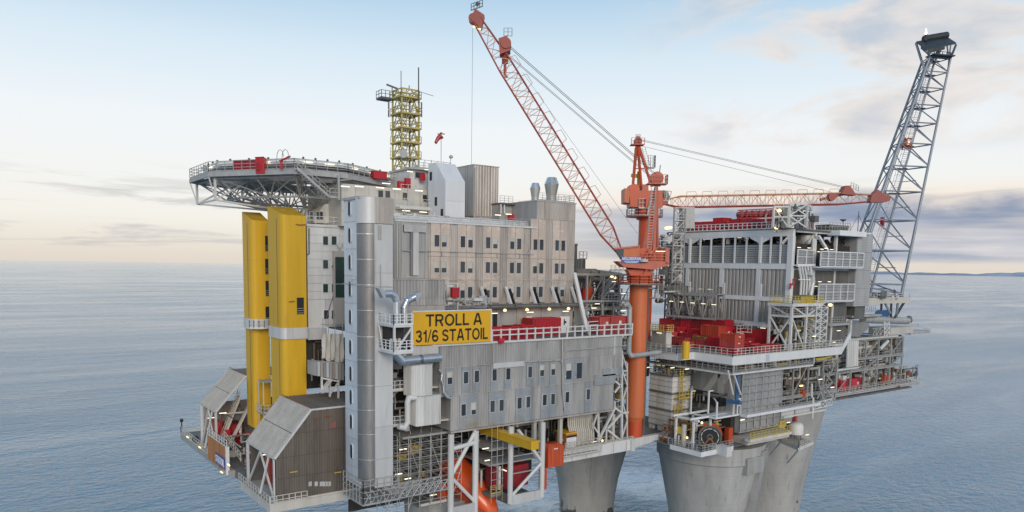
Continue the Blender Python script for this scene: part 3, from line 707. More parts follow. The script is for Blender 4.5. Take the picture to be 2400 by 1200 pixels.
    for px_ in (1124, 1182, 1240, 1290, 1336):
        p = PY(px_, 672, YA); x = p.x; b.bar((x, YA-.3, p.z), (x+.25, YA-1.5, ZB-.1), .36, .30); 
    b.build('bracket_arm', 'white', t)
    b = MB()
    for px_ in (1126, 1184, 1242, 1292, 1338):
        p = PY(px_, 672, YA); x = p.x+.36; b.bar((x, YA-.5, p.z-.3), (x+.25, YA-1.5, ZB-.1), .12, .5)
    b.build('bracket_web', 'black', t)
    b = MB(); b.tube((PY(1140, 708, YA-1.5).x, YA-1.7, ZB+.15), (AX1+1, YA-1.7, ZB+.15), .11, 8); b.tube((PY(1140, 708, YA-1.5).x, YA-1.75, ZB-.2), (AX1+.5, YA-1.75, ZB-.2), .16, 8); b.build('service_pipe', 'greydark', t)
    for px_ in (1183, 1235, 1287, 1332): p = PY(px_, 722, YA-1.8); MB().lathe((p.x, YA-1.85, ZB-.75), [(.18, 0), (.26, .16), (.1, .34)], 8).build('floodlight', 'flood', t)
    for px_ in (1162, 1247, 1330): p = PY(px_, 728, YA-1.9); lamp(t, (p.x, YA-1.5, ZB-1.0), 'X', 1.1)
    # big raking props at the east corner
    b = MB(); p = PY(1342, 640, YA); q = PY(1376, 765, YA-4.2); b.bar((AX1-.1, YA-.2, p.z), (q.x, YA-4.2, ROOF2+.4), .5, .4); b.build('raking_prop', 'white', t)
    b = MB(); b.prism([(AX1, YA-.25, p.z-1.5), (AX1, YA-4.0, ROOF2+.1), (AX1, YA-.25, ROOF2+.1)], (.2, 0, 0)); b.build('wing_wall', 'grey', t)
    # lower front wall details
    for px0, px1, m in ((1163, 1205, 'grey'), (1210, 1262, 'beige'), (1268, 1330, 'grey')):
        panel(t, 'Y', YA-.02, PY(px0, 740, YA).x, PY(px1, 740, YA).x, ROOF2+.1, ZB-.3, m, 'flat')
    MB().box((PY(1155, 740, YA).x, YA-.16, ROOF2+.1), (PY(1164, 740, YA).x, YA-.06, ZB-1.0)).build('door', 'black', t)
    # roof: pipes, railing, plant
    b = MB()
    for k, (zz, yy, rr) in enumerate(((.35, .8, .16), (.6, 1.4, .22), (.3, 2.1, .13), (.95, 1.9, .1))):
        b.tube((AX0+.4, YA+yy, ZR+zz), (XT-.3, YA+yy, ZR+zz), rr, 8)
    for i in range(14): x = AX0+1+(XT-AX0-2)*i/13; b.bar((x, YA+.7, ZR+.2), (x, YA+2.3, ZR+.2), .1); b.bar((x, YA+1, ZR), (x, YA+1, ZR+.8), .08)
    b.build('roof_pipe', 'white', t)
    clutter(t, (AX0+1, YA+1.5, ZR+.1), (XT-8, YA+4.5, ZR+.9), 60, 11, ('white', 'galv', 'cream'), .13, 0, 'roof_services')
    MB().rail([(PY(1190, 520, YA).x, YA+.5, ZR+.1), (XT-.2, YA+.5, ZR+.1)], 1.1, .03, 1.2).build('railing', 'galv', t)
    MB().rail([(XT+.1, YA+.1, ZT+.1), (AX1-.2, YA+.1, ZT+.1), (AX1-.2, YA+14, ZT+.1)], 1.1, .03, 1.0, (1, .7, .4)).build('railing', 'galv', t)
    MB().rail([(PY(1172, 470, YA+6).x, YA+6, ZT-.2), (XT+.1, YA+6, ZT-.2)], 1.2, .03, .9, (1, .7, .4)).build('railing', 'galv', t)
    # dark plant recess west of the tall part
    x0 = PY(1170, 495, YA+6).x
    b = MB(); b.box((x0, YA+6, ZR+.05), (XT-.02, YA+14, ZT-.3)); b.build('plant_room', 'grey', t)
    MB().box((x0-.1, YA+5.2, ZT-.3), (XT+.6, YA+14, ZT-.08)).build('plant_roof', 'greydark', t)
    p = PY(1200, 515, YA+5.6); MB().box((p.x-.55, YA+5.5, p.z-.6), (p.x+.5, YA+5.95, p.z+.8)).build('cabinet', 'red', t)
    for px_, py_ in ((1167, 504), (1192, 502), (1241, 493)): lamp(t, PY(px_, py_, YA+5), 'X', 1.0)
    b = MB()
    for q in (1174, 1182): b.tube(PY(q, 478, YA+5.5), PY(q, 500, YA+5.5), .12, 8)
    b.box(PY(1208, 490, YA+5.9), PY(1225, 505, YA+5.5)); b.build('vent_box', 'white', t)
accommodation()
def vent(px_, yt, yb, r, label):
    p = PY(px_, yb, YA+5); z0 = p.z-1.2; q = PY(px_, yt, YA+5); h = q.z-z0
    t = T('roof_vent', label, 'vent cowl', (p.x, p.y, z0), 'vent cowls on the roof')
    MB().lathe((p.x, p.y, z0), [(r*.72, 0), (r*.72, h*.40), (r, h*.76), (r, h*.78)], 8).build('stack', 'galv', t)
    MB().lathe((p.x, p.y, z0+h*.78), [(r*1.02, .01), (r*.66, h*.22)], 8).build('cowl', 'steel', t)
vent(1254, 429, 466, .78, 'smaller octagonal metal vent cowl on the accommodation roof')
vent(1292, 416, 469, 1.10, 'larger octagonal metal vent cowl on the accommodation roof')
# ------------------------------------------------------------------ lower accommodation block
YB = 80.0
def lower_block():
    t = T('accommodation_block', 'grey clad lower accommodation block beneath the container roof deck', 'building', (PY(1040, 1000, YB).x, YB, 29))
    xl, xr = PY(1031, 850, YB).x, PY(1457, 840, YB).x; xl2, xr2 = PY(1057, 960, YB).x, PY(1437, 925, YB).x
    zt = PY(1153, 802, YB).z; s1 = PY(1120, 856, YB).z; s2 = PY(1120, 920, YB).z; zb = PY(1120, 1002, YB).z
    MB().box((xl+.1, YB+.02, s2), (xr-.1, YB+16, zt-.05)).build('wall', 'grey', t)
    MB().box((xl2+.05, YB+.02, zb), (xr2-.1, YB+16, s2-.01)).build('wall', 'grey', t)
    # top band
    cuts = [xl, PY(1080, 840, YB).x, PY(1153, 830, YB).x, PY(1235, 820, YB).x, PY(1318, 820, YB).x, PY(1385, 820, YB).x, PY(1434, 820, YB).x, xr]
    for a, b in zip(cuts, cuts[1:]): panel(t, 'Y', YB, a, b, s1, zt, 'alu_cold', 'corr', .40, .08)
    # window rows: smooth sheets by the windows, ribbed between
    rowA = [(1053, 886), (1090.7, 884.6), (1116, 882), (1157.6, 878.5), (1189.7, 876), (1241, 871.5), (1269, 868.5), (1295, 866)]
    rowB = [(1085, 960.5), (1108.7, 957.5), (1152.8, 952), (1174, 949.5), (1216, 944.4), (1236.6, 942), (1275, 937), (1294.5, 935), (1328, 930.5), (1377, 924)]
    def row(pts, z0, z1, x0, x1, extra=()):
        segs = []
        for q in pts:
            p = PY(q[0], q[1], YB); segs.append([p.x-.62, p.x+.62]); window(t, 'Y', YB, p.x, p.z, .70, 1.52, 'platewhite', 'glass')
        for q in extra:
            p = PY(q[0], q[1], YB); segs.append([p.x-.9, p.x+.9]); window(t, 'Y', YB, p.x, p.z-.1, 1.0, 2.25, 'alu_cold_smooth', 'glass')
        segs.sort(); m = [segs[0]]
        for a, b in segs[1:]:
            if a < m[-1][1]+.35: m[-1][1] = max(b, m[-1][1])
            else: m.append([a, b])
        x = x0
        for a, b in m:
            if a-x > .1: panel(t, 'Y', YB, x, a, z0, z1, 'alu_cold', 'corr', .40, .08)
            panel(t, 'Y', YB, max(a, x0), b, z0, z1, 'alu_cold_smooth', 'flat'); x = b
        while x1-x > .1:
            w = min(3.4, x1-x); w = x1-x if x1-x < 4.4 else w
            panel(t, 'Y', YB, x, x+w, z0, z1, 'alu_cold', 'corr', .40, .08); x += w
    row(rowA, s2, s1, xl, xr, ((1331.5, 868.5), (1356, 866.7)))
    row(rowB, zb, s2, xl2, xr2)
    # seams, gutters and pipes
    b = MB(); b.box((xl-.05, YB-.14, s1-.05), (PY(1325, 845, YB).x, YB-.12, s1+.05)); b.box((xl, YB-.2, s2-.05), (xr-2.2, YB-.1, s2+.05)); b.box((xl2-.1, YB-.2, zb-.25), (xr2, YB+.3, zb-.02)); b.build('trim', 'alu', t)
    b = MB(); yy = YB-.26
    def pp(*q): return [PY(a, c, yy) for a, c in q]
    b.path(pp((1318, 795), (1319, 918), (1324, 962)), .14, 8); b.path(pp((1119, 856), (1152, 854)), .07); b.path(pp((1228, 848), (1312, 844), (1318, 850)), .12, 8)
    b.path(pp((1319, 828), (1330, 822), (1468, 810)), .08); b.path(pp((1155, 800), (1156, 850)), .1); b.build('downpipe', 'galv', t)
    p, q = PY(1153, 851, YB), PY(1226, 857, YB); MB().box((p.x, YB-.35, q.z), (q.x, YB-.13, p.z)).build('gutter_box', 'platewhite', t)
    for (a, c), (d, e) in (((1410, 864), (1455, 877)), ((1391, 880), (1439, 898))):
        p, q = PY(a, c, YB), PY(d, e, YB); MB().box((p.x, YB-.3, q.z), (q.x, YB-.13, p.z)).build('patch_plate', 'alu_cold_smooth', t)
    b = MB(); p = PY(1438, 800, YB); b.bar((p.x, YB-.2, s1), (p.x, YB-.2, zt), .2); b.build('post', 'white', t)
    # roof deck, thick parapet with posts
    MB().box((xl, YB-.15, zt), (PY(1479, 783, YB).x, YA-.05, zt+.12)).build('roof_deck', 'deckplate', t)
    x0, x1 = PY(1150, 800, YB).x, PY(1478, 783, YB).x
    MB().box((x0-9, YB-.4, zt-.12), (x1, YB-.16, zt+.14)).build('edge_beam', 'white', t)
    n = 18; 
    for i in range(n+1):
        x = x0+(x1-x0)*i/n; MB().box((x-.10, YB-.36, zt+.141), (x+.10, YB-.18, zt+1.72)).build('parapet_post', 'white', t)
    b = MB()
    for h, w in ((1.66, .14), (1.0, .16)): b.box((x0, YB-.34, zt+h-w), (x1, YB-.2, zt+h))
    b.build('parapet_rail', 'white', t)
    # left end wall and stepped service boxes
    panel(t, 'X', xl2+.02, YB, YB+5, zb, s2, 'alu_cold', 'flat'); panel(t, 'X', xl+.05, YB, YB+5, s2, zt, 'alu_cold', 'flat')
    # flexible hose down the west corner
    b = MB(); ps = [PY(a, c, YB-.5) for a, c in ((1028, 866), (1036, 876), (1034, 890), (1039, 905), (1040, 920), (1046, 930), (1056, 934))]; b.path(ps, .17, 8); b.build('hose', 'steel', t, True)
    return t
lower_block()
# ------------------------------------------------------------------ name board
def sign():
    YS = 79.35; a = PY(966, 733, YS); b_ = PY(1150, 799, YS); z1 = PY(1060, 729, YS).z; z0 = PY(1060, 805, YS).z
    t = T('sign_board', 'large yellow name board with black lettering on the parapet', 'sign', (a.x, YS, z0))
    MB().box((a.x, YS, z0), (b_.x, YS+.15, z1)).build('board', 'signyellow', t)
    b = MB()
    b.bar((a.x, YS+.05, z1+.06), (b_.x+.1, YS+.05, z1+.06), .16); b.bar((b_.x+.06, YS+.05, z0), (b_.x+.06, YS+.05, z1), .14); b.bar((a.x-.08, YS+.05, z0), (a.x-.08, YS+.05, z1), .12)
    for i in range(5): x = a.x+.5+(b_.x-a.x-1)*i/4; b.bar((x, YS+.25, z0-.3), (x, YS+.25, z1), .14); b.bar((x, YS+.25, z1-.3), (x, YS+1.6, z0-.2), .1)
    b.build('frame', 'white', t)
    W = b_.x-a.x; Hh = z1-z0; cx = (a.x+b_.x)/2
    text_mesh('TROLL A', 1.5, 'letterblack', 'lettering', t, (cx+.02*W, YS-.012, z0+Hh*.735), (1, 0, 0), (0, 0, 1), W*.715)
    text_mesh('31/6 STATOIL', 1.5, 'letterblack', 'lettering', t, (cx, YS-.012, z0+Hh*.265), (1, 0, 0), (0, 0, 1), W*.915)
    p, q = PY(966, 812, YS+.4), PY(1031, 836, YS+.4)
    b = MB().box((p.x, YS+.3, q.z), (PY(1031, 830, YS).x, YS+.6, p.z)); b.build('skirt_panel', 'platewhite', t)
sign()
# ------------------------------------------------------------------ wall mounted plant between the stair tower and the lower block
def plant_box():
    Yp = 81.5; x0, x1 = PY(919, 690, Yp).x, PY(1044, 690, Yp).x; z1 = PY(980, 656, Yp).z; z0 = PY(980, 716, Yp).z
    t = T('plant_enclosure', 'low corrugated plant enclosure behind the gooseneck ducts', 'plant room', (x0, Yp, z0))
    MB().box((x0+.05, Yp+.03, z0-2), (x1-.05, YA-.2, z1)).build('core', 'grey', t)
    xs = [x0, x0+(x1-x0)*.42, x1]
    for a, b in zip(xs, xs[1:]): panel(t, 'Y', Yp, a, b, z0+.9, z1, 'alu_cold', 'corr', .45, .1); panel(t, 'Y', Yp, a, b, z0, z0+.9, 'alu_cold', 'corr', .45, .1)
    panel(t, 'X', x0+.05, Yp, YA-.3, z0, z1, 'paleblue', 'corr', .45)
    MB().box((x0-.1, Yp-.2, z1), (x1+.05, YA-.2, z1+.12)).build('roof', 'alu', t)
    # red hose cabinet, frame and cable tray beside it
    p = PY(1067, 686, 82.2); MB().box((p.x-.55, 82, p.z-.65), (p.x+.5, 82.5, p.z+.65)).build('hose_cabinet', 'red', t)
    b = MB(); q = PY(1072, 662, 82.2); b.path([PY(1046, 664, 82.2), PY(1072, 664, 82.2), PY(1073, 730, 82.2)], .06); b.box(PY(1044, 668, 82.3), PY(1062, 672, 82.0)); b.build('cabinet_frame', 'white', t)
    b = MB(); b.bar(PY(1044, 702, 82), PY(1150, 712, 82), .5, .15); b.build('cable_tray', 'galv', t)
    clutter(t, (x1+.5, 81.6, PY(1090, 712, 82).z), (PY(1145, 700, 82).x, 82.6, PY(1090, 698, 82).z), 46, 5, ('white', 'galv', 'galv'), .09, 0, 'cable_bundle')
plant_box()
def balcony():
    Yc = 72.2; X0 = PY(923, 740, Yc).x; X1 = PY(964, 740, Yc).x+.2; Y1 = 76.0
    z2 = PY(923, 762, Yc).z; z1 = PY(923, 825, Yc).z
    t = T('duct_balcony', 'white two level steel balcony fixed to the stair tower front', 'balcony', (X0, Yc, z1))
    for z in (z1, z2): MB().box((X0, Yc, z-.28), (X1, Y1-.02, z)).build('floor', 'white', t)
    for x in (X0+.1, X1-.1): MB().bar((x, Yc+.1, z1), (x, Yc+.1, z2-.28), .22).build('post', 'white', t)
    b = MB(); 
    for z in (z1, z2): b.rail([(X0, Y1, z), (X0, Yc, z), (X1, Yc, z)], 1.15, .05, .9, (1, .72, .44))
    b.bar((X0, Y1-.2, z2-.3), (X0, Y1-1.2, z1), .12); b.build('railing', 'cleanwhite', t)
    MB().bar((X0+.2, Yc+.02, z1), (X1-.1, Yc+.02, z2-.3), .18).build('brace', 'white', t)
    b = MB()
    for i in range(3): b.lathe((X0+.5+.5*i, Yc+1.6, z1+.01), [(.2, 0), (.2, 1.2), (.1, 1.3)], 8)
    b.build('fan_motor', 'cream', t); MB().box((X0+.4, Yc+.9, z2+.01), (X0+1.1, Yc+1.5, z2+1.4)).build('switch_cabinet', 'grey', t)
    MB().box((X0+.5, Yc+2, z1+.01), (X1-.1, Y1-.1, z2-.4)).build('back_shade', 'shade', t)
    for i, (px_, sgn) in enumerate(((930, -1), (948, 1))):
        g = T('gooseneck_duct', ['silver gooseneck duct turned to the left above the balcony', 'silver gooseneck duct turned to the right above the balcony'][i], 'duct', PY(px_, 762, Yc+.7), 'gooseneck ducts')
        p = PY(px_, 762, Yc+.7); top = PY(px_, 700 if i == 0 else 712, Yc+.7).z; r = .42
        pts = [(p.x, p.y, z2+.01), (p.x, p.y, top-.3), (p.x+sgn*.25, p.y, top+.25), (p.x+sgn*.8, p.y, top+.55), (p.x+sgn*(1.7 if i == 0 else 1.25), p.y-.1, top+(.55 if i == 0 else .75))]
        b = MB().path(pts, r, 14); b.build('duct', 'steel', g, True)
        e = V(pts[-1]); 
        q = MB(); q.prism([e+V((-.1*sgn, -.45, .42)), e+V((.75*sgn, -.45, .62)), e+V((.15*sgn, -.45, -.45)), e+V((-.1*sgn, -.45, -.45))], (0, .9, 0)); q.build('hood', 'steel', g)
balcony()
def recess():
    """stair landings, ducts and cooler boxes in the bay beside the stair tower"""
    t = T('landing_bay', 'dark recessed stair landings between the stair tower and grey lower block', 'stair landing', (42, 80, 24))
    x0, x1 = 39.6, PY(1040, 920, 83).x
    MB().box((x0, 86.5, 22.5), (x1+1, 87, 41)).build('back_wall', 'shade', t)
    for py_ in (830, 905, 985):
        z = PY(970, py_, 82).z; MB().box((x0, 80.5, z-.2), (x1, 86.4, z)).build('floor', 'cream', t)
        MB().rail([(x0, 80.5, z), (x0+3.6, 80.5, z)], 1.1, .045, .8).build('railing', 'cleanwhite', t)
        lamp(t, (x0+1.0, 81.0, z-.35), 'Y', 1.0)
    b = MB()
    for py_, py2 in ((985, 905), (905, 830)): b.stairs((x0+.6, 82, PY(970, py_, 82).z), (x0+3.2, 82, PY(970, py2, 82).z-.2), .9, (0, 1, 0))
    b.build('stair_flight', 'galv', t)
    clutter(t, (x0+.5, 82.5, PY(970, 985, 82).z), (x1, 86, PY(970, 840, 82).z), 60, 71, ('galv', 'cream', 'greydark'), .2, 1)
    Yd = 78.6
    g = T('exhaust_duct', 'thick horizontal silver duct below the yellow name board', 'duct', PY(980, 842, Yd))
    MB().path([PY(926, 830, Yd), PY(942, 846, Yd), PY(985, 842, Yd), PY(1028, 838, Yd)], .55, 14).build('duct', 'steel', g, True)
    MB().bar(PY(985, 847, Yd), PY(986, 862, Yd), .3).build('hanger', 'galv', g)
    lab = ['upper white ribbed cooler box beside the lower block corner', 'lower white ribbed cooler box beside the lower block corner']
    for i, (a, b_, c, d, e) in enumerate(((966, 1013, 857, 926, 1025), (976, 1033, 930, 993, 1034))):
        Yq = 78.2+i*.25; p, q = PY(a, c, Yq), PY(b_, d, Yq)
        k = T('cooler_box', lab[i], 'cooler', (p.x, Yq, q.z), 'ribbed cooler boxes')
        MB().box((p.x+.05, Yq+.05, q.z), (q.x-.05, 80.4, p.z)).build('body', 'grey', k)
        n = 3
        for j in range(n): panel(k, 'Y', Yq, p.x+(q.x-p.x)*j/n, p.x+(q.x-p.x)*(j+1)/n, q.z, p.z, 'white', 'corr', .32, .08)
        panel(k, 'X', p.x+.05, Yq, 80.4, q.z, p.z, 'white', 'corr', .32)
        MB().box((p.x-.05, Yq-.1, p.z), (q.x+.05, 80.4, p.z+.1)).build('lid', 'galv', k)
    g = T('drain_pipe', 'white bent drain pipe in front of the lower landing', 'pipe', PY(955, 1000, 78))
    MB().path([PY(972, 932, 78), PY(958, 932, 78), PY(955, 944, 78), PY(955, 990, 78), PY(948, 1003, 78), PY(936, 1000, 78)], .34, 10).build('pipe', 'white', g, True)
    MB().box(PY(945, 998, 78.3), PY(960, 1010, 77.7)).build('flange', 'galv', g)
recess()
# ------------------------------------------------------------------ white west wing and roof houses
def wing():
    Yw = 97.0; x0, x1 = PY(720, 640, Yw).x, 46.0; zt = PY(722, 531, Yw).z; zb = PY(722, 768, Yw).z; zm = PY(722, 702, Yw).z
    t = T('accommodation_wing', 'white clad accommodation wing between the near yellow tower and stair tower', 'building', (x0, Yw, zb))
    MB().box((x0+.05, Yw+.03, zb), (x1, Yw+18, zt)).build('wall', 'grey', t)
    n = 9
    for j in range(n):
        a, b = zm+(zt-zm)*j/n, zm+(zt-zm)*(j+1)/n; panel(t, 'Y', Yw, x0, x0+4.6, a, b, 'white', 'flat', gap=.015); panel(t, 'Y', Yw, x0+4.6, x1, a, b, 'white', 'flat', gap=.015)
    panel(t, 'Y', Yw, x0, x0+2.5, zb, zm, 'white', 'flat'); panel(t, 'Y', Yw, x0+2.5, x1, zb, zm, 'platewhite', 'flat')
    for py_ in (564, 619.5, 675.5):
        for px_ in (762, 782): p = PY(px_, py_, Yw); window(t, 'Y', Yw, p.x, p.z, .72, 1.15, 'cleanwhite', 'glassgreen')
    for px_ in (764, 782): p = PY(px_, 737, Yw); window(t, 'Y', Yw, p.x, p.z, .72, 1.2, 'cleanwhite', 'glass')
    b = MB(); b.path([PY(724, 535, Yw-.2), PY(724.5, 594, Yw-.2), PY(720, 597, Yw-.2)], .08); b.path([PY(782, 690, Yw-.3), PY(765, 745, Yw-.3)], .05); b.build('downpipe', 'greydark', t)
    MB().box((x0-.1, Yw-.25, zt), (x1, Yw+18, zt+.18)).build('roof_edge', 'white', t)
    MB().rail([(x0, Yw, zt+.2), (x1-1, Yw, zt+.2)], 1.2, .045, 1.3).build('railing', 'white', t)
    # ledge continued from the band of the yellow tower
    z0, z1 = PY(740, 795, Yw).z, PY(740, 769, Yw).z
    MB().box((x0-.2, Yw-.6, z0), (PY(762, 780, Yw).x, Yw-.02, z1)).build('ledge', 'platewhite', t)
    # glazed bay near the stair tower
    Yb_ = 96.2; bx0, bx1 = PY(784, 650, Yb_).x, PY(812, 650, Yb_).x; bz0, bz1 = PY(795, 700, Yb_).z, PY(795, 588, Yb_).z
    MB().box((bx0, Yb_, bz0-3.5), (bx1, Yw-.05, bz1)).build('bay', 'beige', t)
    for k, py_ in enumerate((617, 648, 681)):
        p = PY(793, py_, Yb_); MB().box((bx0+.12, Yb_-.06, p.z-.95), (bx1-.15, Yb_-.01, p.z+.85)).build('bay_glass', 'glassgreen', t)
    MB().path([PY(788, 572, Yb_), PY(796, 585, Yb_), PY(803, 570, Yb_)], .08).build('bay_bracket', 'galv', t)
    # dark undercroft below the ledge, air duct and tarpaulin
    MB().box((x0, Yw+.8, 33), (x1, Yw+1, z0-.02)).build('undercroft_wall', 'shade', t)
    clutter(t, (x0+.4, Yw-1.5, 33.5), (x0+5.5, Yw+.6, z0-.3), 40, 23, ('greydark', 'galv', 'pipebrown'), .16, 0)
wing()
def tarp():
    g = T('tarpaulin', 'crumpled white tarpaulin hung on scaffold beside the stair tower', 'tarpaulin', PY(780, 850, 93))
    r = random.Random(4); nu, nv = 14, 14; vs = []; fs = []
    for j in range(nv+1):
        for i in range(nu+1):
            a = 755+50*i/nu; b = 782+60*j/nv + 12*(i/nu)*(j/nv); p = PY(a, b, 92.5); d = .16*math.sin(i*2.1+j*.12)+.10*math.sin(i*.9+j*.5)
            vs.append((p.x, p.y+d+r.uniform(-.05, .05), p.z+r.uniform(-.05, .05)+.25*math.sin(i*1.1)*(j == nv)))
    for j in range(nv):
        for i in range(nu): k = j*(nu+1)+i; fs.append((k, k+nu+1, k+nu+2, k+1))
    MB().add(vs, fs).build('sheet', 'cream', g, True)
    b = MB()
    for a in (757, 770, 785, 803): b.tube(PY(a, 745, 93.2), PY(a, 862, 93.2), .05, 5)
    for y in (760, 790, 820, 850): b.tube(PY(752, y, 93.2), PY(806, y+2, 93.2), .05, 5)
    b.build('scaffold', 'galv', g)
    d = T('air_duct', 'grey and tan ribbed air duct on legs above the near shelter roof', 'duct', PY(770, 930, 90))
    Yd = 90.0; cols = ['alu_cold', 'paleblue', 'beige', 'alu_cold', 'paleblue', 'beige', 'alu', 'platewhite', 'beige', 'alu_cold']
    for i in range(10):
        a, b_ = 737+i*7, 737+(i+1)*7; p, q = PY(a, 848+i*.6, Yd), PY(b_-.8, 880+i*1.2, Yd); MB().box((p.x, Yd, q.z), (q.x, Yd+2.4, p.z)).build('duct_section', cols[i], d)
    b = MB()
    for a, y0, y1 in ((754, 884, 922), (773, 888, 930), (793, 893, 943)): b.bar(PY(a, y0-6, Yd+.3), PY(a, y1, Yd+.3), .22)
    b.bar(PY(754, 886, Yd+.2), PY(795, 894, Yd+.2), .2); b.bar(PY(773, 925, Yd+.2), PY(792, 897, Yd+.2), .15); b.build('leg', 'white', d)
    q = MB(); q.bar(PY(776, 888, Yd), PY(752, 920, Yd), 1.0, .2); q.build('chute', 'platewhite', d)
tarp()
def roof_houses():
    t = T('roof_house', 'small beige roof house with sloping roof above the white wing', 'building', PY(760, 528, 100))
    Yh = 100.0; p, q = PY(762, 478, Yh), PY(812, 526, Yh); xl = PY(736, 520, Yh).x
    MB().prism([(xl, Yh, q.z), (q.x, Yh, q.z), (q.x, Yh, p.z), (p.x, Yh, p.z), (xl, Yh, p.z-2.0)], (0, 8, 0)).build('wall', 'cream', t)
    panel(t, 'Y', Yh-.02, p.x, q.x, q.z, p.z, 'white', 'corr', .5)
    for a in (729, 744, 752): w = PY(a, 505, Yh); window(t, 'Y', Yh, w.x, w.z, .45, 1.0, 'cream', 'glass')
    # long low house under the helideck
    Yl = 95.5; x0, x1 = PY(800, 470, Yl).x, PY(1012, 480, Yl).x; z1 = PY(900, 438, Yl).z; z0 = PY(900, 500, Yl).z
    t = T('roof_house', 'long cream deckhouse below the helideck with small blue windows', 'building', (x0, Yl, z0))
    MB().box((x0, Yl+.03, z0-2), (x1+4, Yl+12, z1)).build('wall', 'cream', t)
    xs = [x0+(x1-x0)*i/7 for i in range(8)]
    for a, b in zip(xs, xs[1:]): panel(t, 'Y', Yl, a, b, z0, z1, 'cream', 'flat')
    for a, y in ((891, 455), (907.5, 455.5), (948, 460), (995, 465), (1006, 466)): w = PY(a, y, Yl); window(t, 'Y', Yl, w.x, w.z, .75, .95, 'cream', 'glass')
    MB().box((x0+8, Yl-1.5, PY(960, 492, Yl).z), (x1, Yl, PY(960, 487, Yl).z)).build('gallery', 'white', t)
    zg = PY(960, 487, Yl).z; MB().rail([(PY(927, 487, Yl-1.4).x, Yl-1.4, zg), (PY(1012, 490, Yl-1.4).x, Yl-1.4, zg)], 1.15, .04, 1.5).build('railing', 'white', t)
    for a, y in ((952, 494), (992, 497)): lamp(t, PY(a, y, Yl-1.2), 'X', 1.2)
    for a, y in ((809, 437), (842, 437), (891, 440), (930, 443), (982, 447), (905, 430)): lamp(t, PY(a, y, Yl-1.0), 'X', 1.2)
    # white block with a pitched front
    Yk = 90.0; x0, x1 = PY(1043, 460, Yk).x, PY(1089, 460, Yk).x; zf = PY(1066, 424, Yk).z; zb = PY(1066, 518, Yk).z; pb = PX(1004, 384, x0); 
    t = T('roof_block', 'white stair head block with a pitched front on the roof', 'building', (x0, Yk, zb))
    MB().prism([(x0, Yk, zb), (x0, Yk, zf), (x0, pb.y*.55+Yk*.45, pb.z), (x0, pb.y, pb.z), (x0, pb.y, zb)], (x1-x0, 0, 0)).build('wall', 'cleanwhite', t)
    for a, b in ((zb, zb+2.7), (zb+2.7, zf)): panel(t, 'Y', Yk, x0, x1, a, b, 'cleanwhite', 'flat', gap=.01)
    for a, y in ((1010, 413), (1022, 472), (1036, 500)): w = PX(a, y, x0); MB().box((x0-.05, w.y-.3, w.z-.6), (x0-.01, w.y+.3, w.z+.6)).build('opening', 'black', t)
    # tall beige casing
    Yc = 94.0; x0, x1 = PY(1110, 450, Yc).x, PY(1168, 450, Yc).x; zt = PY(1140, 390, Yc).z; zb = PY(1140, 508, Yc).z; yb = PX(1066, 400, x0).y
    t = T('roof_casing', 'tall beige metal casing beside the white roof block', 'casing', (x0, Yc, zb))
    MB().box((x0+.05, Yc+.05, zb-1), (x1-.05, yb, zt)).build('core', 'beige', t)
    clad(t, 'Y', Yc, x0, x1, zb, zt, 3, 1, 'alu', 'corr', .42, .04); clad(t, 'X', x0, Yc, yb, zb, zt, 3, 1, 'grey', 'corr', .5, .04)
    MB().box((x0-.1, Yc-.1, zt), (x1+.1, yb, zt+.14)).build('roof', 'alu', t)
    b = MB(); b.tube(PY(1114, 392, Yc-.15), PY(1114, 500, Yc-.15), .07); b.build('downpipe', 'galv', t)
    # control house behind, with mast top clutter
    Yo = 97.5; t = T('roof_house', 'small white lookout house between helideck and white roof block', 'building', PY(980, 470, Yo))
    p, q = PY(960, 397, Yo), PY(1010, 470, Yo); MB().box((p.x, Yo, q.z), (q.x+2, Yo+6, p.z)).build('wall', 'white', t)
    for a, y in ((983, 408),): w = PY(a, y, Yo); window(t, 'Y', Yo, w.x, w.z, 1.6, 1.2, 'cleanwhite', 'glass')
    MB().box((p.x-.3, Yo-.8, p.z), (q.x+3, Yo+6, p.z+.25)).build('roof', 'grey', t)
    MB().rail([(p.x, Yo-.7, p.z+.25), (q.x+2.8, Yo-.7, p.z+.25)], 1.2, .04, 1.1, (1, .66, .33)).build('railing', 'galv', t)
    zz = PY(980, 452, Yo-1.5).z; MB().rail([PY(940, 452, Yo-1.5), PY(1006, 456, Yo-1.5)], 1.2, .04, 1.1).build('railing', 'white', t)
    for i, (a, y, w_, h_) in enumerate(((957, 430, .8, 1.5), (992, 415, .7, 1.0), (941, 432, .9, .9))): c = PY(a, y, Yo-1.2); MB().box((c.x-w_/2, c.y, c.z-h_/2), (c.x+w_/2, c.y+.5, c.z+h_/2)).build('fire_cabinet', 'red', t)
    lamp(t, PY(961, 402, Yo-1), 'X', .9); lamp(t, PY(1002, 398, Yo-1), 'X', .9)
    b = MB()
    for a, y0, y1 in ((1011, 375, 392), (1056, 372, 395), (992, 380, 396)): b.tube(PY(a, y1, Yo+1), PY(a, y0, Yo+1), .05)
    c = PY(1057, 372, Yo+1); b.lathe(c, [(.05, 0), (.3, .15), (.3, .4), (.05, .55)], 8); b.build('aerial', 'galv', t)
roof_houses()
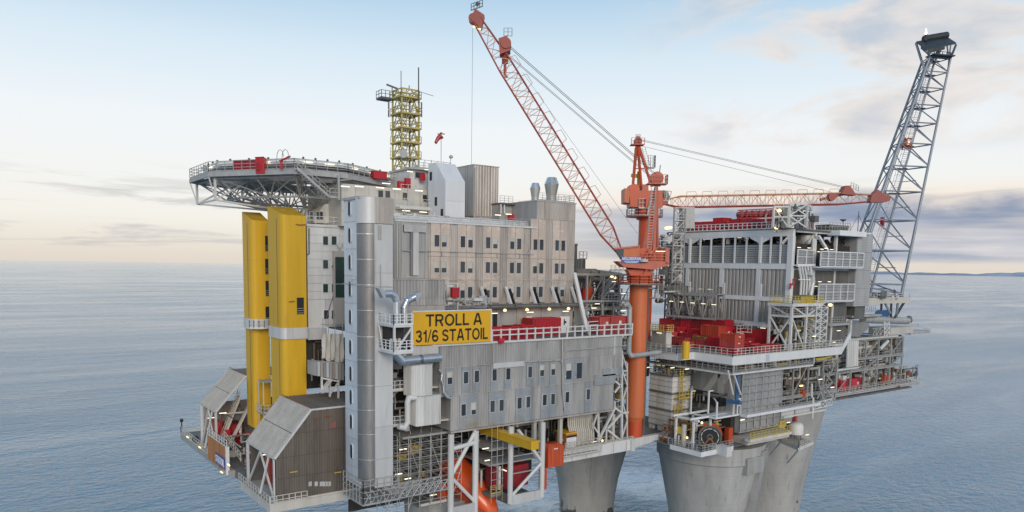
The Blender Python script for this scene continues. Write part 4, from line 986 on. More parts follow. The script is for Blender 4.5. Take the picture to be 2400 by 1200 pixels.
def windsock():
    p = PY(1034, 385, 96.0); q = PY(1034, 314, 96.0)
    t = T('windsock', 'drooping red windsock on a white pole above the roof', 'windsock', p)
    MB().tube(p-uz*1.5, q, .07, 8).build('pole', 'white', t)
    a = PY(1034, 320, 96.0); d = PY(1021, 335, 96.0)-a; b = MB(); prev = None; vs = []; n = 8; fs = []
    for k in range(6):
        s = k/5; c = a+d*s+V((0, 0, -.25*math.sin(s*3.14)*-1)); r = .42*(1-.45*s); e = d.normalized(); s1 = e.cross(uz).normalized(); s2 = s1.cross(e)
        for j in range(n): th = 2*math.pi*j/n; vs.append(c+s1*(r*math.cos(th))+s2*(r*math.sin(th)))
    for k in range(5):
        for j in range(n): fs.append((k*n+j, k*n+(j+1) % n, (k+1)*n+(j+1) % n, (k+1)*n+j))
    b.add(vs, fs).build('sock', 'red', t, True)
    b = MB(); b.bar(q+rh*.55, q-rh*.55, .12); b.lathe(q, [(.2, 0), (.2, .2)], 8); b.build('top_light', 'rust', t)
windsock()
# ------------------------------------------------------------------ yellow towers
def yellow_tower(Yf, pxl, pxr, ptop, pband0, pband1, pbot, back, label, slots):
    x0, x1 = PY(pxl, 620, Yf).x, PY(pxr, 620, Yf).x; zt = PY(pxl, ptop, Yf).z; z1, z0 = PY(pxl, pband0, Yf).z, PY(pxl, pband1, Yf).z; zb = PY(pxl, pbot, Yf).z
    t = T('yellow_tower', label, 'tower', (x0, Yf, zb), 'yellow escape towers')
    w = x1-x0; ch = .75
    def ring(off):                        # plan with a rounded front left corner
        pts = []; r = ch-off*.3; cx, cy = x0+off+r, Yf+off+r
        for k in range(7): a = math.pi+math.pi/2*k/6; pts.append((cx+r*math.cos(a), cy+r*math.sin(a)))
        return pts+[(x1-off, Yf+off), (x1-off, back-off), (x0+off, back-off)]
    def body(off, za, zb_, name, m, slope=0.0):
        pts = ring(off); n = len(pts); vs = [(x, y, za) for x, y in pts]+[(x, y, zb_+slope*min(1.0, (y-Yf)/(back-Yf)*1.7)) for x, y in pts]
        return MB().add(vs, [(i, (i+1) % n, n+(i+1) % n, n+i) for i in range(n)]+[tuple(range(n, 2*n)), tuple(range(n))[::-1]]).build(name, m, t, True)
    body(0, z1, zt, 'upper_shaft', 'yellow', 1.35); body(-.08, z0, z1-.01, 'band', 'platewhite'); body(.12, zb, z0-.01, 'lower_shaft', 'yellow')
    for k in range(1, 5): zq = z1+(zt-z1)*k/5; body(-.012, zq-.03, zq+.03, 'weld_seam', 'yellow')
    for k in range(1, 4): zq = zb+(z0-zb)*k/4; body(.105, zq-.03, zq+.03, 'weld_seam', 'yellow')
    b = MB(); 
    for yy in (Yf+1.5,): b.box((x0-.03, yy, z1+.2), (x0-.004, yy+.12, zt-.4)); b.box((x0+.09, yy, zb+.4), (x0+.115, yy+.12, z0-.3))
    b.build('seam', 'rust', t)
    for (a, c, h, w_) in slots:
        p = PY(a, c, Yf); o = MB().box((p.x-w_/2, Yf-.03, p.z-h/2), (p.x+w_/2, Yf-.006, p.z+h/2)).build('opening', 'black', t)
        r = MB()
        for k in range(3): r.bar((p.x-w_/2, Yf-.08, p.z-h*.42+k*.3), (p.x+w_/2, Yf-.08, p.z-h*.42+k*.3), .06)
        r.build('guard_rail', 'galv', o)
    return t
t = yellow_tower(96.0, 659, 717.5, 503, 769, 796, 960, 101.0, 'nearer yellow escape tower with white band rising behind the near shelter', [(704, 717, 2.2, .95)])
b = MB(); b.path([PY(694, 525, 95.8), PY(700, 527, 95.8), PY(718, 526, 95.8)], .05); b.path([PY(678, 707, 95.8), PY(690, 706, 95.8)], .06); b.build('bracket', 'rust', t)
t = yellow_tower(107.0, 589, 632, 516, 748, 772, 1006, 110.8, 'farther yellow escape tower with white band at the left edge', [(628, 571, 2.2, .8), (628, 625, 2.2, .8), (629, 676, 2.2, .8), (629, 738, 2.4, .8)])
p = PY(605, 768, 106.2); b = MB(); b.lathe((p.x+.6, 107.2, p.z), [(1.9, -.15), (1.9, 0)], 12); b.build('collar_platform', 'white', t)
b = MB()
for k in range(9): a = math.pi+math.pi*k/8; q = V((p.x+.6+1.85*math.cos(a), 107.2+1.85*math.sin(a), p.z)); q2 = V((p.x+.6+1.85*math.cos(a+math.pi/8), 107.2+1.85*math.sin(a+math.pi/8), p.z)); b.rail([q, q2], 1.1, .04, 2)
b.build('railing', 'white', t)
# ------------------------------------------------------------------ evacuation shelters on the west edge
WZ = 22.0
def shelter(Y0, Y1, xb, zb, xt, zt, xr, label, closed):
    t = T('shelter', label, 'shelter', (xb, Y0, WZ), 'evacuation shelters on the west edge')
    dx, dz = xt-xb, zt-zb; ztop = lambda x: zt if x >= xt else zb+(x-xb)*dz/dx
    n = 11
    for i in range(n):                                 # sloping roof sheets
        ya, yb = Y0+(Y1-Y0)*i/n+.06, Y0+(Y1-Y0)*(i+1)/n-.06
        for s0, s1 in ((0, .5), (.5, 1)):
            b = MB(); prof = []; p = yb-ya
            for k in range(2): prof += [(ya+p*k/2, 0), (ya+p*(k/2+.30), 0), (ya+p*(k/2+.34), .2), (ya+p*(k/2+.45), .2)]
            prof.append((yb, 0)); nv = V((-dz, 0, dx)).normalized(); vs = []
            for s in (s0+.006, s1-.006):
                for y, h in prof: vs.append(V((xb+dx*s, y, zb+dz*s))+nv*(h+.02))
            k = len(prof); b.add(vs, [(j, j+1, k+j+1, k+j) for j in range(k-1)]); 
            b.add([q-nv*.06 for q in vs], [(j, k+j, k+j+1, j+1) for j in range(k-1)]); b.build('roof_sheet', 'rooflight', t)
    nv_ = V((-dz, 0, dx)).normalized()*-.1; MB().prism([V((xb, Y0, zb))+nv_, V((xb, Y1, zb))+nv_, V((xt, Y1, zt))+nv_, V((xt, Y0, zt))+nv_], nv_*.6).build('roof_backing', 'shade', t)
    nx = 10
    for i in range(nx): panel_top(t, xt+(xr-xt)*i/nx, xt+(xr-xt)*(i+1)/nx, Y0, Y1, zt)
    b = MB(); b.bar((xb-.05, Y0-.1, zb), (xt, Y0-.1, zt+.06), .22); b.bar((xt, Y0-.1, zt+.06), (xr, Y0-.1, zt+.06), .2); b.bar((xb-.05, Y0, zb), (xb-.05, Y1, zb), .18); b.bar((xt, Y0, zt+.1), (xt, Y1, zt+.1), .2, .1); b.bar((xb-.05, Y1, zb), (xt, Y1, zt), .2); b.build('eaves_trim', 'white', t)
    b = MB()
    for k in range(14): y = Y0+.2+(Y1-Y0-.4)*k/13; b.bar((xt+.1, y, zt+.12), (xt+.1, y, zt+.4), .05)
    b.bar((xt+.1, Y0, zt+.38), (xt+.1, Y1, zt+.38), .06); b.build('ridge_guard', 'rust', t)
    if closed:                                         # ribbed front wall following the roof slope
        m = 15
        for i in range(m):
            xa, xc = xb+(xr-xb)*i/m+.01, xb+(xr-xb)*(i+1)/m-.01
            for z0, z1 in ((WZ+.3, 24.9), (24.9, 27.4), (27.4, 30.1), (30.1, 99)):
                b = MB(); prof = []; q = (xc-xa)/3
                for k in range(3): prof += [(xa+q*k, 0), (xa+q*(k+.3), 0), (xa+q*(k+.42), -.09), (xa+q*(k+.88), -.09)]
                prof.append((xc, 0)); vs = []; k = len(prof); tops = [min(z1-.015, ztop(x)-.05) for x, _ in prof]
                if max(tops) <= z0+.05: continue
                vs = [(x, Y0+y, min(z0+.015, tz)) for (x, y), tz in zip(prof, tops)]+[(x, Y0+y, max(tz, min(z0+.015, tz))) for (x, y), tz in zip(prof, tops)]
                b.add(vs, [(j, j+1, k+j+1, k+j) for j in range(k-1)]); b.build('wall_sheet', 'brown', t)
        MB().prism([(xb+.1, Y0+.12, WZ+.2), (xr, Y0+.12, WZ+.2), (xr, Y0+.12, zt-.1), (xt, Y0+.12, zt-.1), (xb+.1, Y0+.12, zb-.1)], (0, .08, 0)).build('wall_core', 'shade', t)
        for (a, y, m_) in ((738, 982, 'rust'), (768, 976, 'rust'), (688, 1106, 'railyellow'), (792, 1107, 'railyellow')): lamp(t, PY(a, y, Y0-.25), 'X', .9, m_, .12)
        b = MB(); b.box(PY(728, 1138, Y0-.12), PY(778, 1128, Y0-.1)); 
        p = PY(780, 995, Y0-.12); MB().box((p.x-.5, Y0-.13, p.z-.4), (p.x+.45, Y0-.115, p.z+.35)).build('faded_patch', 'fadedred', t)
        for a in (727, 741, 753, 760, 766, 772): p = PY(a, 1134, Y0-.12); MB().box((p.x-.2, Y0-.13, p.z-.28), (p.x+.2, Y0-.115, p.z+.28)).build('stencil_mark', 'platewhite', t)
        MB().box((xb, Y0-.25, WZ+.1), (xr, Y0+.1, WZ+.3)).build('sill', 'cream', t)
    MB().box((xr-.2, Y0+.3, WZ+.2), (xr, Y1, zt-.1)).build('back_wall', 'shade', t)
    MB().box((xb+.4, Y1-.15, WZ+.2), (xr-.3, Y1, zb)).build('end_wall', 'greydark' if closed else 'alu_cold', t)
    for y in (Y0+.15, Y1-.15, ): MB().bar((xb, y, WZ+.1), (xb, y, zb), .3).build('post', 'white', t)
    b = MB(); b.bar((xb, Y0+.3, WZ+.2), (xb, (Y0+Y1)/2, zb-.2), .2); b.bar((xb, (Y0+Y1)/2, zb-.2), (xb, Y1-.3, WZ+.2), .2); b.bar((xb-1.2, Y0+1.8, WZ+1), (xb+.1, Y0+2.2, zb), .18); b.build('brace', 'white', t)
    # escape chute carriage and stairs inside
    b = MB(); b.stairs((xb+1.2, Y0+3, WZ+.2), (xb+4.4, Y0+3, zb+1.5), 1.0, (0, 1, 0)); b.bar((xb+1.6, Y0+1.2, WZ+.2), (xb+6, Y0+1.2, zb+2), .7, .25); b.build('inner_stair', 'cream', t)
    MB().box((xb+2.5, Y0+4.5, WZ+.2), (xb+5, Y1-1, WZ+3.4)).build('chute_box', 'red', t)
    MB().box((xb+1, Y0+5.2, WZ+1), (xb+2, Y0+6.8, WZ+4.0)).build('chute_door', 'redpale', t)
    clutter(t, (xb+1.2, Y0+1, WZ+.3), (xb+6, Y1-.5, zb), 40, int(Y0), ('cream', 'greydark', 'red'), .14, 0, 'fittings')
    lamp(t, (xb+1.5, Y0+2, zb-.6), 'X', 1.0); lamp(t, (xb+.8, Y0+6, WZ+4.5), 'X', 1.0)
    return t
def panel_top(t, x0, x1, y0, y1, z):
    b = MB(); prof = []; p = (x1-x0)/2
    for k in range(2): prof += [(x0+p*k, 0), (x0+p*(k+.3), 0), (x0+p*(k+.4), .08), (x0+p*(k+.9), .08)]
    prof.append((x1, 0)); k = len(prof); vs = [(x, y0, z+h) for x, h in prof]+[(x, y1, z+h) for x, h in prof]
    b.add(vs, [(j, j+1, k+j+1, k+j) for j in range(k-1)]); b.build('roof_sheet', 'brown', t)
shelter(84.6, 95.0, 28.35, 27.4, 32.75, 32.7, 42.5, 'near evacuation shelter with brown ribbed wall and sloping grey roof', True)
shelter(110.9, 119.4, 28.75, 28.45, 33.05, 33.35, 40.0, 'far open evacuation shelter with sloping grey roof beside the farther yellow tower', False)
def west_deck():
    t = T('platform_deck', 'pale west deck slab carrying the two evacuation shelters', 'platform deck', (35, 105, WZ-1))
    MB().box((27.6, 84.2, WZ-.9), (47.5, 95.6, WZ+.09)).build('slab', 'cream', t); MB().box((28.6, 95.61, WZ-.9), (47.5, 129, WZ+.08)).build('slab', 'deckplate', t)
    MB().box((27.8, 101.5, WZ-.9), (28.59, 129, WZ+.07)).build('walkway', 'galv', t)
    b = MB(); b.rail([(32, 84.1, WZ+.1), (27.6, 84.1, WZ+.1)], 1.0, .06, .7, (1, .5)); b.rail([(27.5, 84.1, WZ+.1), (27.5, 96, WZ+.1)], 1.1, .045, 1.0); b.rail([(27.8, 112.5, WZ+.1), (27.8, 129, WZ+.1), (33, 129, WZ+.1)], 1.1, .045, 1.2); b.rail([(29.4, 101.8, WZ+1.3), (29.4, 109, WZ+2.8)], 1.1, .05, 1.0); b.build('railing', 'cream', t)
    MB().rail([(30, 101.5, WZ+.1), (36, 101.5, WZ+.1)], 1.1, .045, 1.0).build('railing', 'galv', t)
    b = MB(); b.stairs((30, 98, WZ+.1), (33.5, 98, WZ+3.6), 1.0, (0, 1, 0)); b.build('stair_flight', 'cream', t)
    clutter(t, (29.5, 96, WZ+.1), (38, 109, WZ+3.6), 90, 61, ('cream', 'greydark', 'red', 'galv'), .16, 1, 'deck_gear')
    b = MB(); p = V((27.9, 128.5, WZ+.1)); b.tube(p, p+uz*1.9, .09); b.lathe(p+uz*1.9, [(.22, 0), (.3, .2), (.22, .5)], 8); b.lathe(V((28.2, 121, WZ+.1)), [(.4, 0), (.55, .6), (.3, 1.0)], 10); b.build('beacon', 'black', t)
    for y, z in ((115.5, .5), (123, .6), (100.5, 1.2), (104, -.6)): lamp(t, (27.5, y, WZ+z), 'Y', .9, 'flood', .12)
    MB().lathe((34.6, 101.8, WZ+.1), [(.5, 0), (.5, 4.6), (.3, 4.9)], 10).build('tank', 'cleanwhite', t)
    b = MB(); b.box((33.0, 103.0, 29.0), (35.2, 105.6, 29.15)); b.box((33.2, 103.3, 33.4), (35, 105.4, 33.6)); b.build('crow_platform', 'galv', t)
    b = MB(); b.rail([(33, 105.6, 29.15), (33, 103, 29.15), (35.2, 103, 29.15)], 1.1, .05, .8)
    for x, y in ((33.2, 103.3), (35, 103.3), (33.2, 105.4)): b.bar((x, y, 24), (x, y, 33.5), .12)
    b.build('crow_frame', 'cream', t)
    s = T('name_panel', 'orange wall panel with white STATOIL plate between the shelters', 'sign', (28, 107, 21.6))
    MB().box((27.72, 102.3, 21.6), (27.9, 111.9, 25.1)).build('panel', 'orangewall', s)
    b = MB()
    for y in (105.5, 108.8): b.box((27.68, y-.05, 21.6), (27.715, y+.05, 25.1))
    b.build('rib', 'rust', s)
    MB().bar((27.8, 102.1, 21.4), (27.8, 102.1, 25.3), .42).build('end_post', 'cleanwhite', s)
    MB().box((27.62, 102.8, 22.0), (27.67, 107.4, 23.5)).build('plate', 'bluesign', s)
    text_mesh('STATOIL', 1.0, 'letterwhite', 'lettering', s, (27.60, 105.1, 22.75), (0, -1, 0), (0, 0, 1), 4.2)
    MB().rail([(27.8, 112, 25.1), (27.8, 102.3, 25.1)], 1.0, .05, 1.2).build('railing', 'white', s)
west_deck()
# ------------------------------------------------------------------ helideck
def helideck():
    HZ = 62.0; poly = [(27.6, 117.2), (27.6, 107.0), (35.2, 95.5), (42.6, 95.5), (56.0, 104.0), (56.5, 113.5), (48.5, 119.5), (35.3, 120.5)]
    c = V((42.0, 107.5, 0)); n = len(poly)
    t = T('helideck', 'eight sided grey helideck on a fan of steel trusses', 'helideck', (c.x, c.y, HZ))
    ins = lambda k, z: [V((c.x+(x-c.x)*k, c.y+(y-c.y)*k, z)) for x, y in poly]
    o, i1, i2 = ins(1, HZ), ins(.90, HZ), ins(.885, HZ+1.05)
    b = MB()
    for k in range(n):
        k2 = (k+1) % n; b.prism([o[k], o[k2], i1[k2], i1[k]], (0, 0, .12))
    b.build('walkway', 'galv', t)
    for k in range(n):
        k2 = (k+1) % n; q = MB(); q.bar(o[k]-uz*.25, o[k2]-uz*.25, .2, .55); q.build('edge_beam', 'grey', t)
    d = MB().prism(i2, (0, 0, .35)); d.build('deck', 'cleanwhite', t)  # pale colour stands in for bright sky showing through the truss
    b = MB(); u = ins(.9, HZ+1.55)
    for k in range(n): k2 = (k+1) % n; b.bar(u[k], u[k2], .3, .16)
    b.build('gutter', 'paleblue', t)
    b = MB(); b.rail([q+uz*.12 for q in (o+[o[0]])], 1.35, .045, 1.35, (1, .68, .36)); b.build('railing', 'galv', t)
    # under-deck: ring girders, radial trusses, props
    r = [ins(k, z) for k, z in ((.93, HZ-.55), (.62, HZ-.55), (.30, HZ-.55), (.70, HZ-3.0), (.36, HZ-4.3))]
    b = MB()
    for k in range(n):
        k2 = (k+1) % n
        for j, w in ((0, .28), (1, .24), (2, .24)): b.bar(r[j][k], r[j][k2], w, .5)
        b.bar(r[0][k], r[2][k], .22, .5); m = (r[0][k]+r[0][k2])/2; b.bar(m, (r[2][k]+r[2][k2])/2, .2, .45)
        b.bar(o[k]-uz*.3, r[0][k], .25, .5)
    b.build('deck_girder', 'grey', t)
    b = MB()
    for k in range(n):
        k2 = (k+1) % n
        b.tube(r[3][k], r[3][k2], .16); b.tube(r[4][k], r[4][k2], .16); b.tube(r[3][k], r[4][k], .16); b.tube(r[0][k], r[3][k], .12); b.tube(r[1][k], r[3][k], .12); b.tube(r[1][k], r[4][k], .14); b.tube(r[2][k], r[4][k], .12)
        m3 = (r[3][k]+r[3][k2])/2; m0 = (r[0][k]+r[0][k2])/2; m1 = (r[1][k]+r[1][k2])/2; m4 = (r[4][k]+r[4][k2])/2
        b.tube(m0, m3, .1); b.tube(m1, m3, .1); b.tube(m1, m4, .1); b.tube(r[0][k], m3, .08); b.tube(r[0][k2], m3, .08); b.tube(r[1][k], m4, .08); b.tube(r[1][k2], m4, .08); b.tube(m3, m4, .1); b.tube(r[3][k], m4, .08); b.tube(r[3][k2], m4, .08); b.tube(r[3][k], m1, .08); b.tube(r[3][k2], m1, .08)
    b.build('truss', 'grey', t)
    # hanging west bays and long lower chords
    b = MB()
    for k in (0, 1):
        p = o[k].lerp(r[0][k], .8); q = p-uz*3.1; b.bar(p, q, .3); b.bar(q, r[4][k], .24); b.bar(q, o[k]-uz*.5, .14); b.bar(q, r[1][k], .2)
    b.bar(o[0].lerp(r[0][0], .8)-uz*3.1, o[1].lerp(r[0][1], .8)-uz*3.1, .2)
    for k in range(n): b.bar(r[4][k], V((r[4][k].x, r[4][k].y, 54.4)), .45) if k in (1, 2, 3, 4, 6) else None
    b.bar(r[4][2], V((37, 98.5, 55.5)), .4); b.bar(r[4][2], V((34.8, 99, 57)), .2); b.build('prop', 'white', t)
    # stair down the near side
    p = PY(693, 400, 95.0); q = PY(768, 462, 95.0); b = MB(); b.stairs((p.x, 94.4, HZ+.1), (q.x, 94.4, q.z), 1.0, (0, 1, 0), 1.1); b.build('stair_flight', 'galv', t)
    e = PY(792, 464, 94.6); b = MB(); b.box((q.x, 94.3, q.z-.15), (e.x, 95.6, q.z)); b.rail([(q.x, 94.3, q.z), (e.x, 94.3, q.z), (e.x, 95.5, q.z)], 1.1, .05, .9); b.bar((e.x, 94.4, q.z-.3), (e.x, 94.4, HZ-.3), .3); b.bar((e.x, 94.4, HZ-1.0), (e.x+3, 95.2, HZ-.4), .18); b.build('stair_landing', 'galv', t)
    # lights along the rim
    for a, y in ((485, 383), (540, 373), (663, 373), (705, 374), (795, 381)): pass
    for k, s in ((0, .5), (1, .3), (1, .62), (2, .25), (2, .7), (3, .2), (3, .5), (3, .8)):
        m = u[k].lerp(u[(k+1) % n], s); d_ = (u[(k+1) % n]-u[k]).normalized(); MB().bar(m-d_*.6-uz*.3, m+d_*.6-uz*.3, .16, .16).build('lamp', 'lamp', t)
    b = MB(); rr = random.Random(5)
    for k in range(n):
        for s in (.15, .4, .65, .9): m = u[k].lerp(u[(k+1) % n], s); b.lathe(m+uz*.1, [(.14, 0), (.16, .2), (.08, .3)], 7)
    b.build('perimeter_light', 'greydark', t)
    # foam monitors and their red cabinets
    def at(px_, py_): 
        a, e2 = V(poly[1]), V(poly[2]); best = None
        for s in range(101):
            w = V((a.x+(e2.x-a.x)*s/100, a.y+(e2.y-a.y)*s/100, HZ)); dd = w-CAM; xx = CX+FPX*dd.dot(RV)/dd.dot(fw)
            if best is None or abs(xx-px_) < best[0]: best = (abs(xx-px_), w)
        return best[1]
    dirv = (V((poly[2][0], poly[2][1], 0))-V((poly[1][0], poly[1][1], 0))).normalized(); inn = V((.55, .83, 0)).normalized()
    def obox(pa, pb, d0, d1, z0, z1, m, name, label):
        A, B = at(pa, 380), at(pb, 380); g = T(name, label, 'cabinet', (A+B)/2+uz*z0)
        MB().prism([A+inn*d0+uz*z0, B+inn*d0+uz*z0, B+inn*d1+uz*z0, A+inn*d1+uz*z0], (0, 0, z1-z0)).build('body', m, g)
        r_ = MB(); k = 4
        for j in range(1, k): q_ = A.lerp(B, j/k)+inn*(d0-.03); r_.bar(q_+uz*(z0+.15), q_+uz*(z1-.15), .06)
        r_.bar(A+inn*(d0-.02)+uz*(z1), B+inn*(d0-.02)+uz*z1, .12); r_.build('door_rib', 'maroon', g); return g
    obox(546, 598, .5, 1.9, .15, 1.55, 'red', 'foam_cabinet', 'long red foam cabinet on the helideck walkway')
    g = obox(601, 622, -.4, .9, -.3, 1.7, 'red', 'hose_cabinet', 'square red hose cabinet with dark opening on the helideck edge')
    A, B = at(602, 380), at(612, 380); MB().prism([A-inn*.56, B-inn*.56, B-inn*.52, A-inn*.52], (0, 0, 1.0)).build('opening', 'maroon', g)
    p = PZ(896, 418, HZ+.2); g = T('foam_cabinet', 'red cabinet on the right end of the helideck walkway', 'cabinet', p); MB().box((p.x-1.1, p.y+.5, p.z-.0), (p.x+1.0, p.y+1.5, p.z+.95)).build('body', 'red', g); MB().box((p.x-1.2, p.y+.4, p.z+.95), (p.x+1.1, p.y+1.6, p.z+1.05)).build('lid', 'redpale', g)
    p = PZ(657, 394, HZ+.12); g = T('foam_monitor', 'red foam monitor gun behind the helideck railing', 'foam monitor', p)
    b = MB(); b.lathe(p+inn*.5, [(.3, 0), (.18, .2), (.18, .9), (.3, 1.0)], 10); b.tube(p+inn*.5+uz*1.05, p+inn*.5+uz*1.5+dirv*1.4, .12); b.build('gun', 'red', g)
    b = MB()
    for s in (0, .8): 
        for k in range(10): th0, th1 = math.pi*k/9, math.pi*(k+1)/9; b.bar(p+dirv*(s+.5*math.cos(th0))+uz*(1.4+.9*math.sin(th0)), p+dirv*(s+.5*math.cos(th1))+uz*(1.4+.9*math.sin(th1)), .06)
    b.build('hoop', 'galv', g)
helideck()
# ------------------------------------------------------------------ radio mast
def radio_mast():
    c = V((60.7, 113.0, 0)); s = 1.58; zb = 56.0; zt = PD(950, 212, 126.6).z
    t = T('radio_mast', 'pale yellow lattice radio mast with platforms and aerials', 'mast', (c.x, c.y, zb))
    cs = [V((c.x+a*s, c.y+b*s, 0)) for a, b in ((-1, -1), (1, -1), (1, 1), (-1, 1))]
    for q in cs: MB().bar(q+uz*zb, q+uz*zt, .24).build('column', 'mastyellow', t)
    lv = [PD(950, y, 126.6).z for y in (405, 371, 336, 302.5, 269, 231)]
    b = MB()
    for za, zc in zip(lv, lv[1:]+[zt]):
        for k in range(4):
            p, q = cs[k], cs[(k+1) % 4]; m = (p+q)/2; b.bar(p+uz*za, m+uz*zc, .13); b.bar(m+uz*zc, q+uz*za, .13); b.bar(p+uz*zc, q+uz*zc, .16); b.bar(p+uz*(za*.5+zc*.5), q+uz*(za*.5+zc*.5), .1)
    b.build('lattice', 'mastyellow', t)
    for k, z in enumerate(lv[1:]):
        MB().box((c.x-s-.35, c.y-s-.35, z-.1), (c.x+s+.35, c.y+s+.35, z)).build('platform', 'mastyellow', t)
        e = s+.3; MB().rail([(c.x-e, c.y+e, z), (c.x-e, c.y-e, z), (c.x+e, c.y-e, z), (c.x+e, c.y+e, z)], 1.1, .04, 1.0).build('railing', 'mastyellow', t)
    z = lv[-1]; e = cs[3]; b = MB(); b.box((e.x-2.2, e.y-.3, z-.2), (e.x, e.y+1.6, z)); b.rail([(e.x, e.y-.3, z), (e.x-2.2, e.y-.3, z), (e.x-2.2, e.y+1.6, z)], 1.2, .05, .8); b.build('side_platform', 'greydark', t)
    def pt(a, y): return PD(a, y, 126.0)
    b = MB(); b.tube(pt(940, 215), pt(940, 166), .07); b.tube(pt(981, 240), pt(981, 158), .11); b.tube(pt(959, 210), pt(959, 200), .08); b.build('whip_aerial', 'greydark', t)
    b = MB(); b.bar(pt(906, 198), pt(932, 208), .35, .25); b.bar(pt(919, 203), pt(919, 215), .14); b.build('radar_bar', 'greydark', t)
    b = MB(); b.tube(pt(981, 214), pt(1016, 225), .05); b.build('boom_aerial', 'galv', t)
    for a in (911, 988):
        for y in (248, 266):
            b = MB(); sg = 1 if a < 950 else -1; p, q = pt(a, y-8), pt(a, y+8); b.bar(p, q, .32, .2); b.bar(p, p+rh*(sg*.85), .05); b.bar(q, q+rh*(sg*.85), .05); b.build('panel_aerial', 'greydark', t)
    p = pt(952, 366)-fh*2.4; b = MB(); d = (-fh*.9-rh*.1).normalized(); 
    b.tube(p, p+d*.35, .62, 18, .68); b.tube(p-d*.3, p, .2, 12, .62); b.build('dish', 'grey', t, True)
    b = MB(); b.tube(pt(917, 300), pt(917, 322), .05); b.tube(pt(984, 300), pt(984, 325), .05); b.tube(pt(915, 345), pt(915, 358), .05); b.ladder(cs[0]+uz*zb+V((.6, -.1, 0)), cs[0]+uz*zt+V((.6, -.1, 0)), .5); b.build('ladder', 'galv', t)
radio_mast()
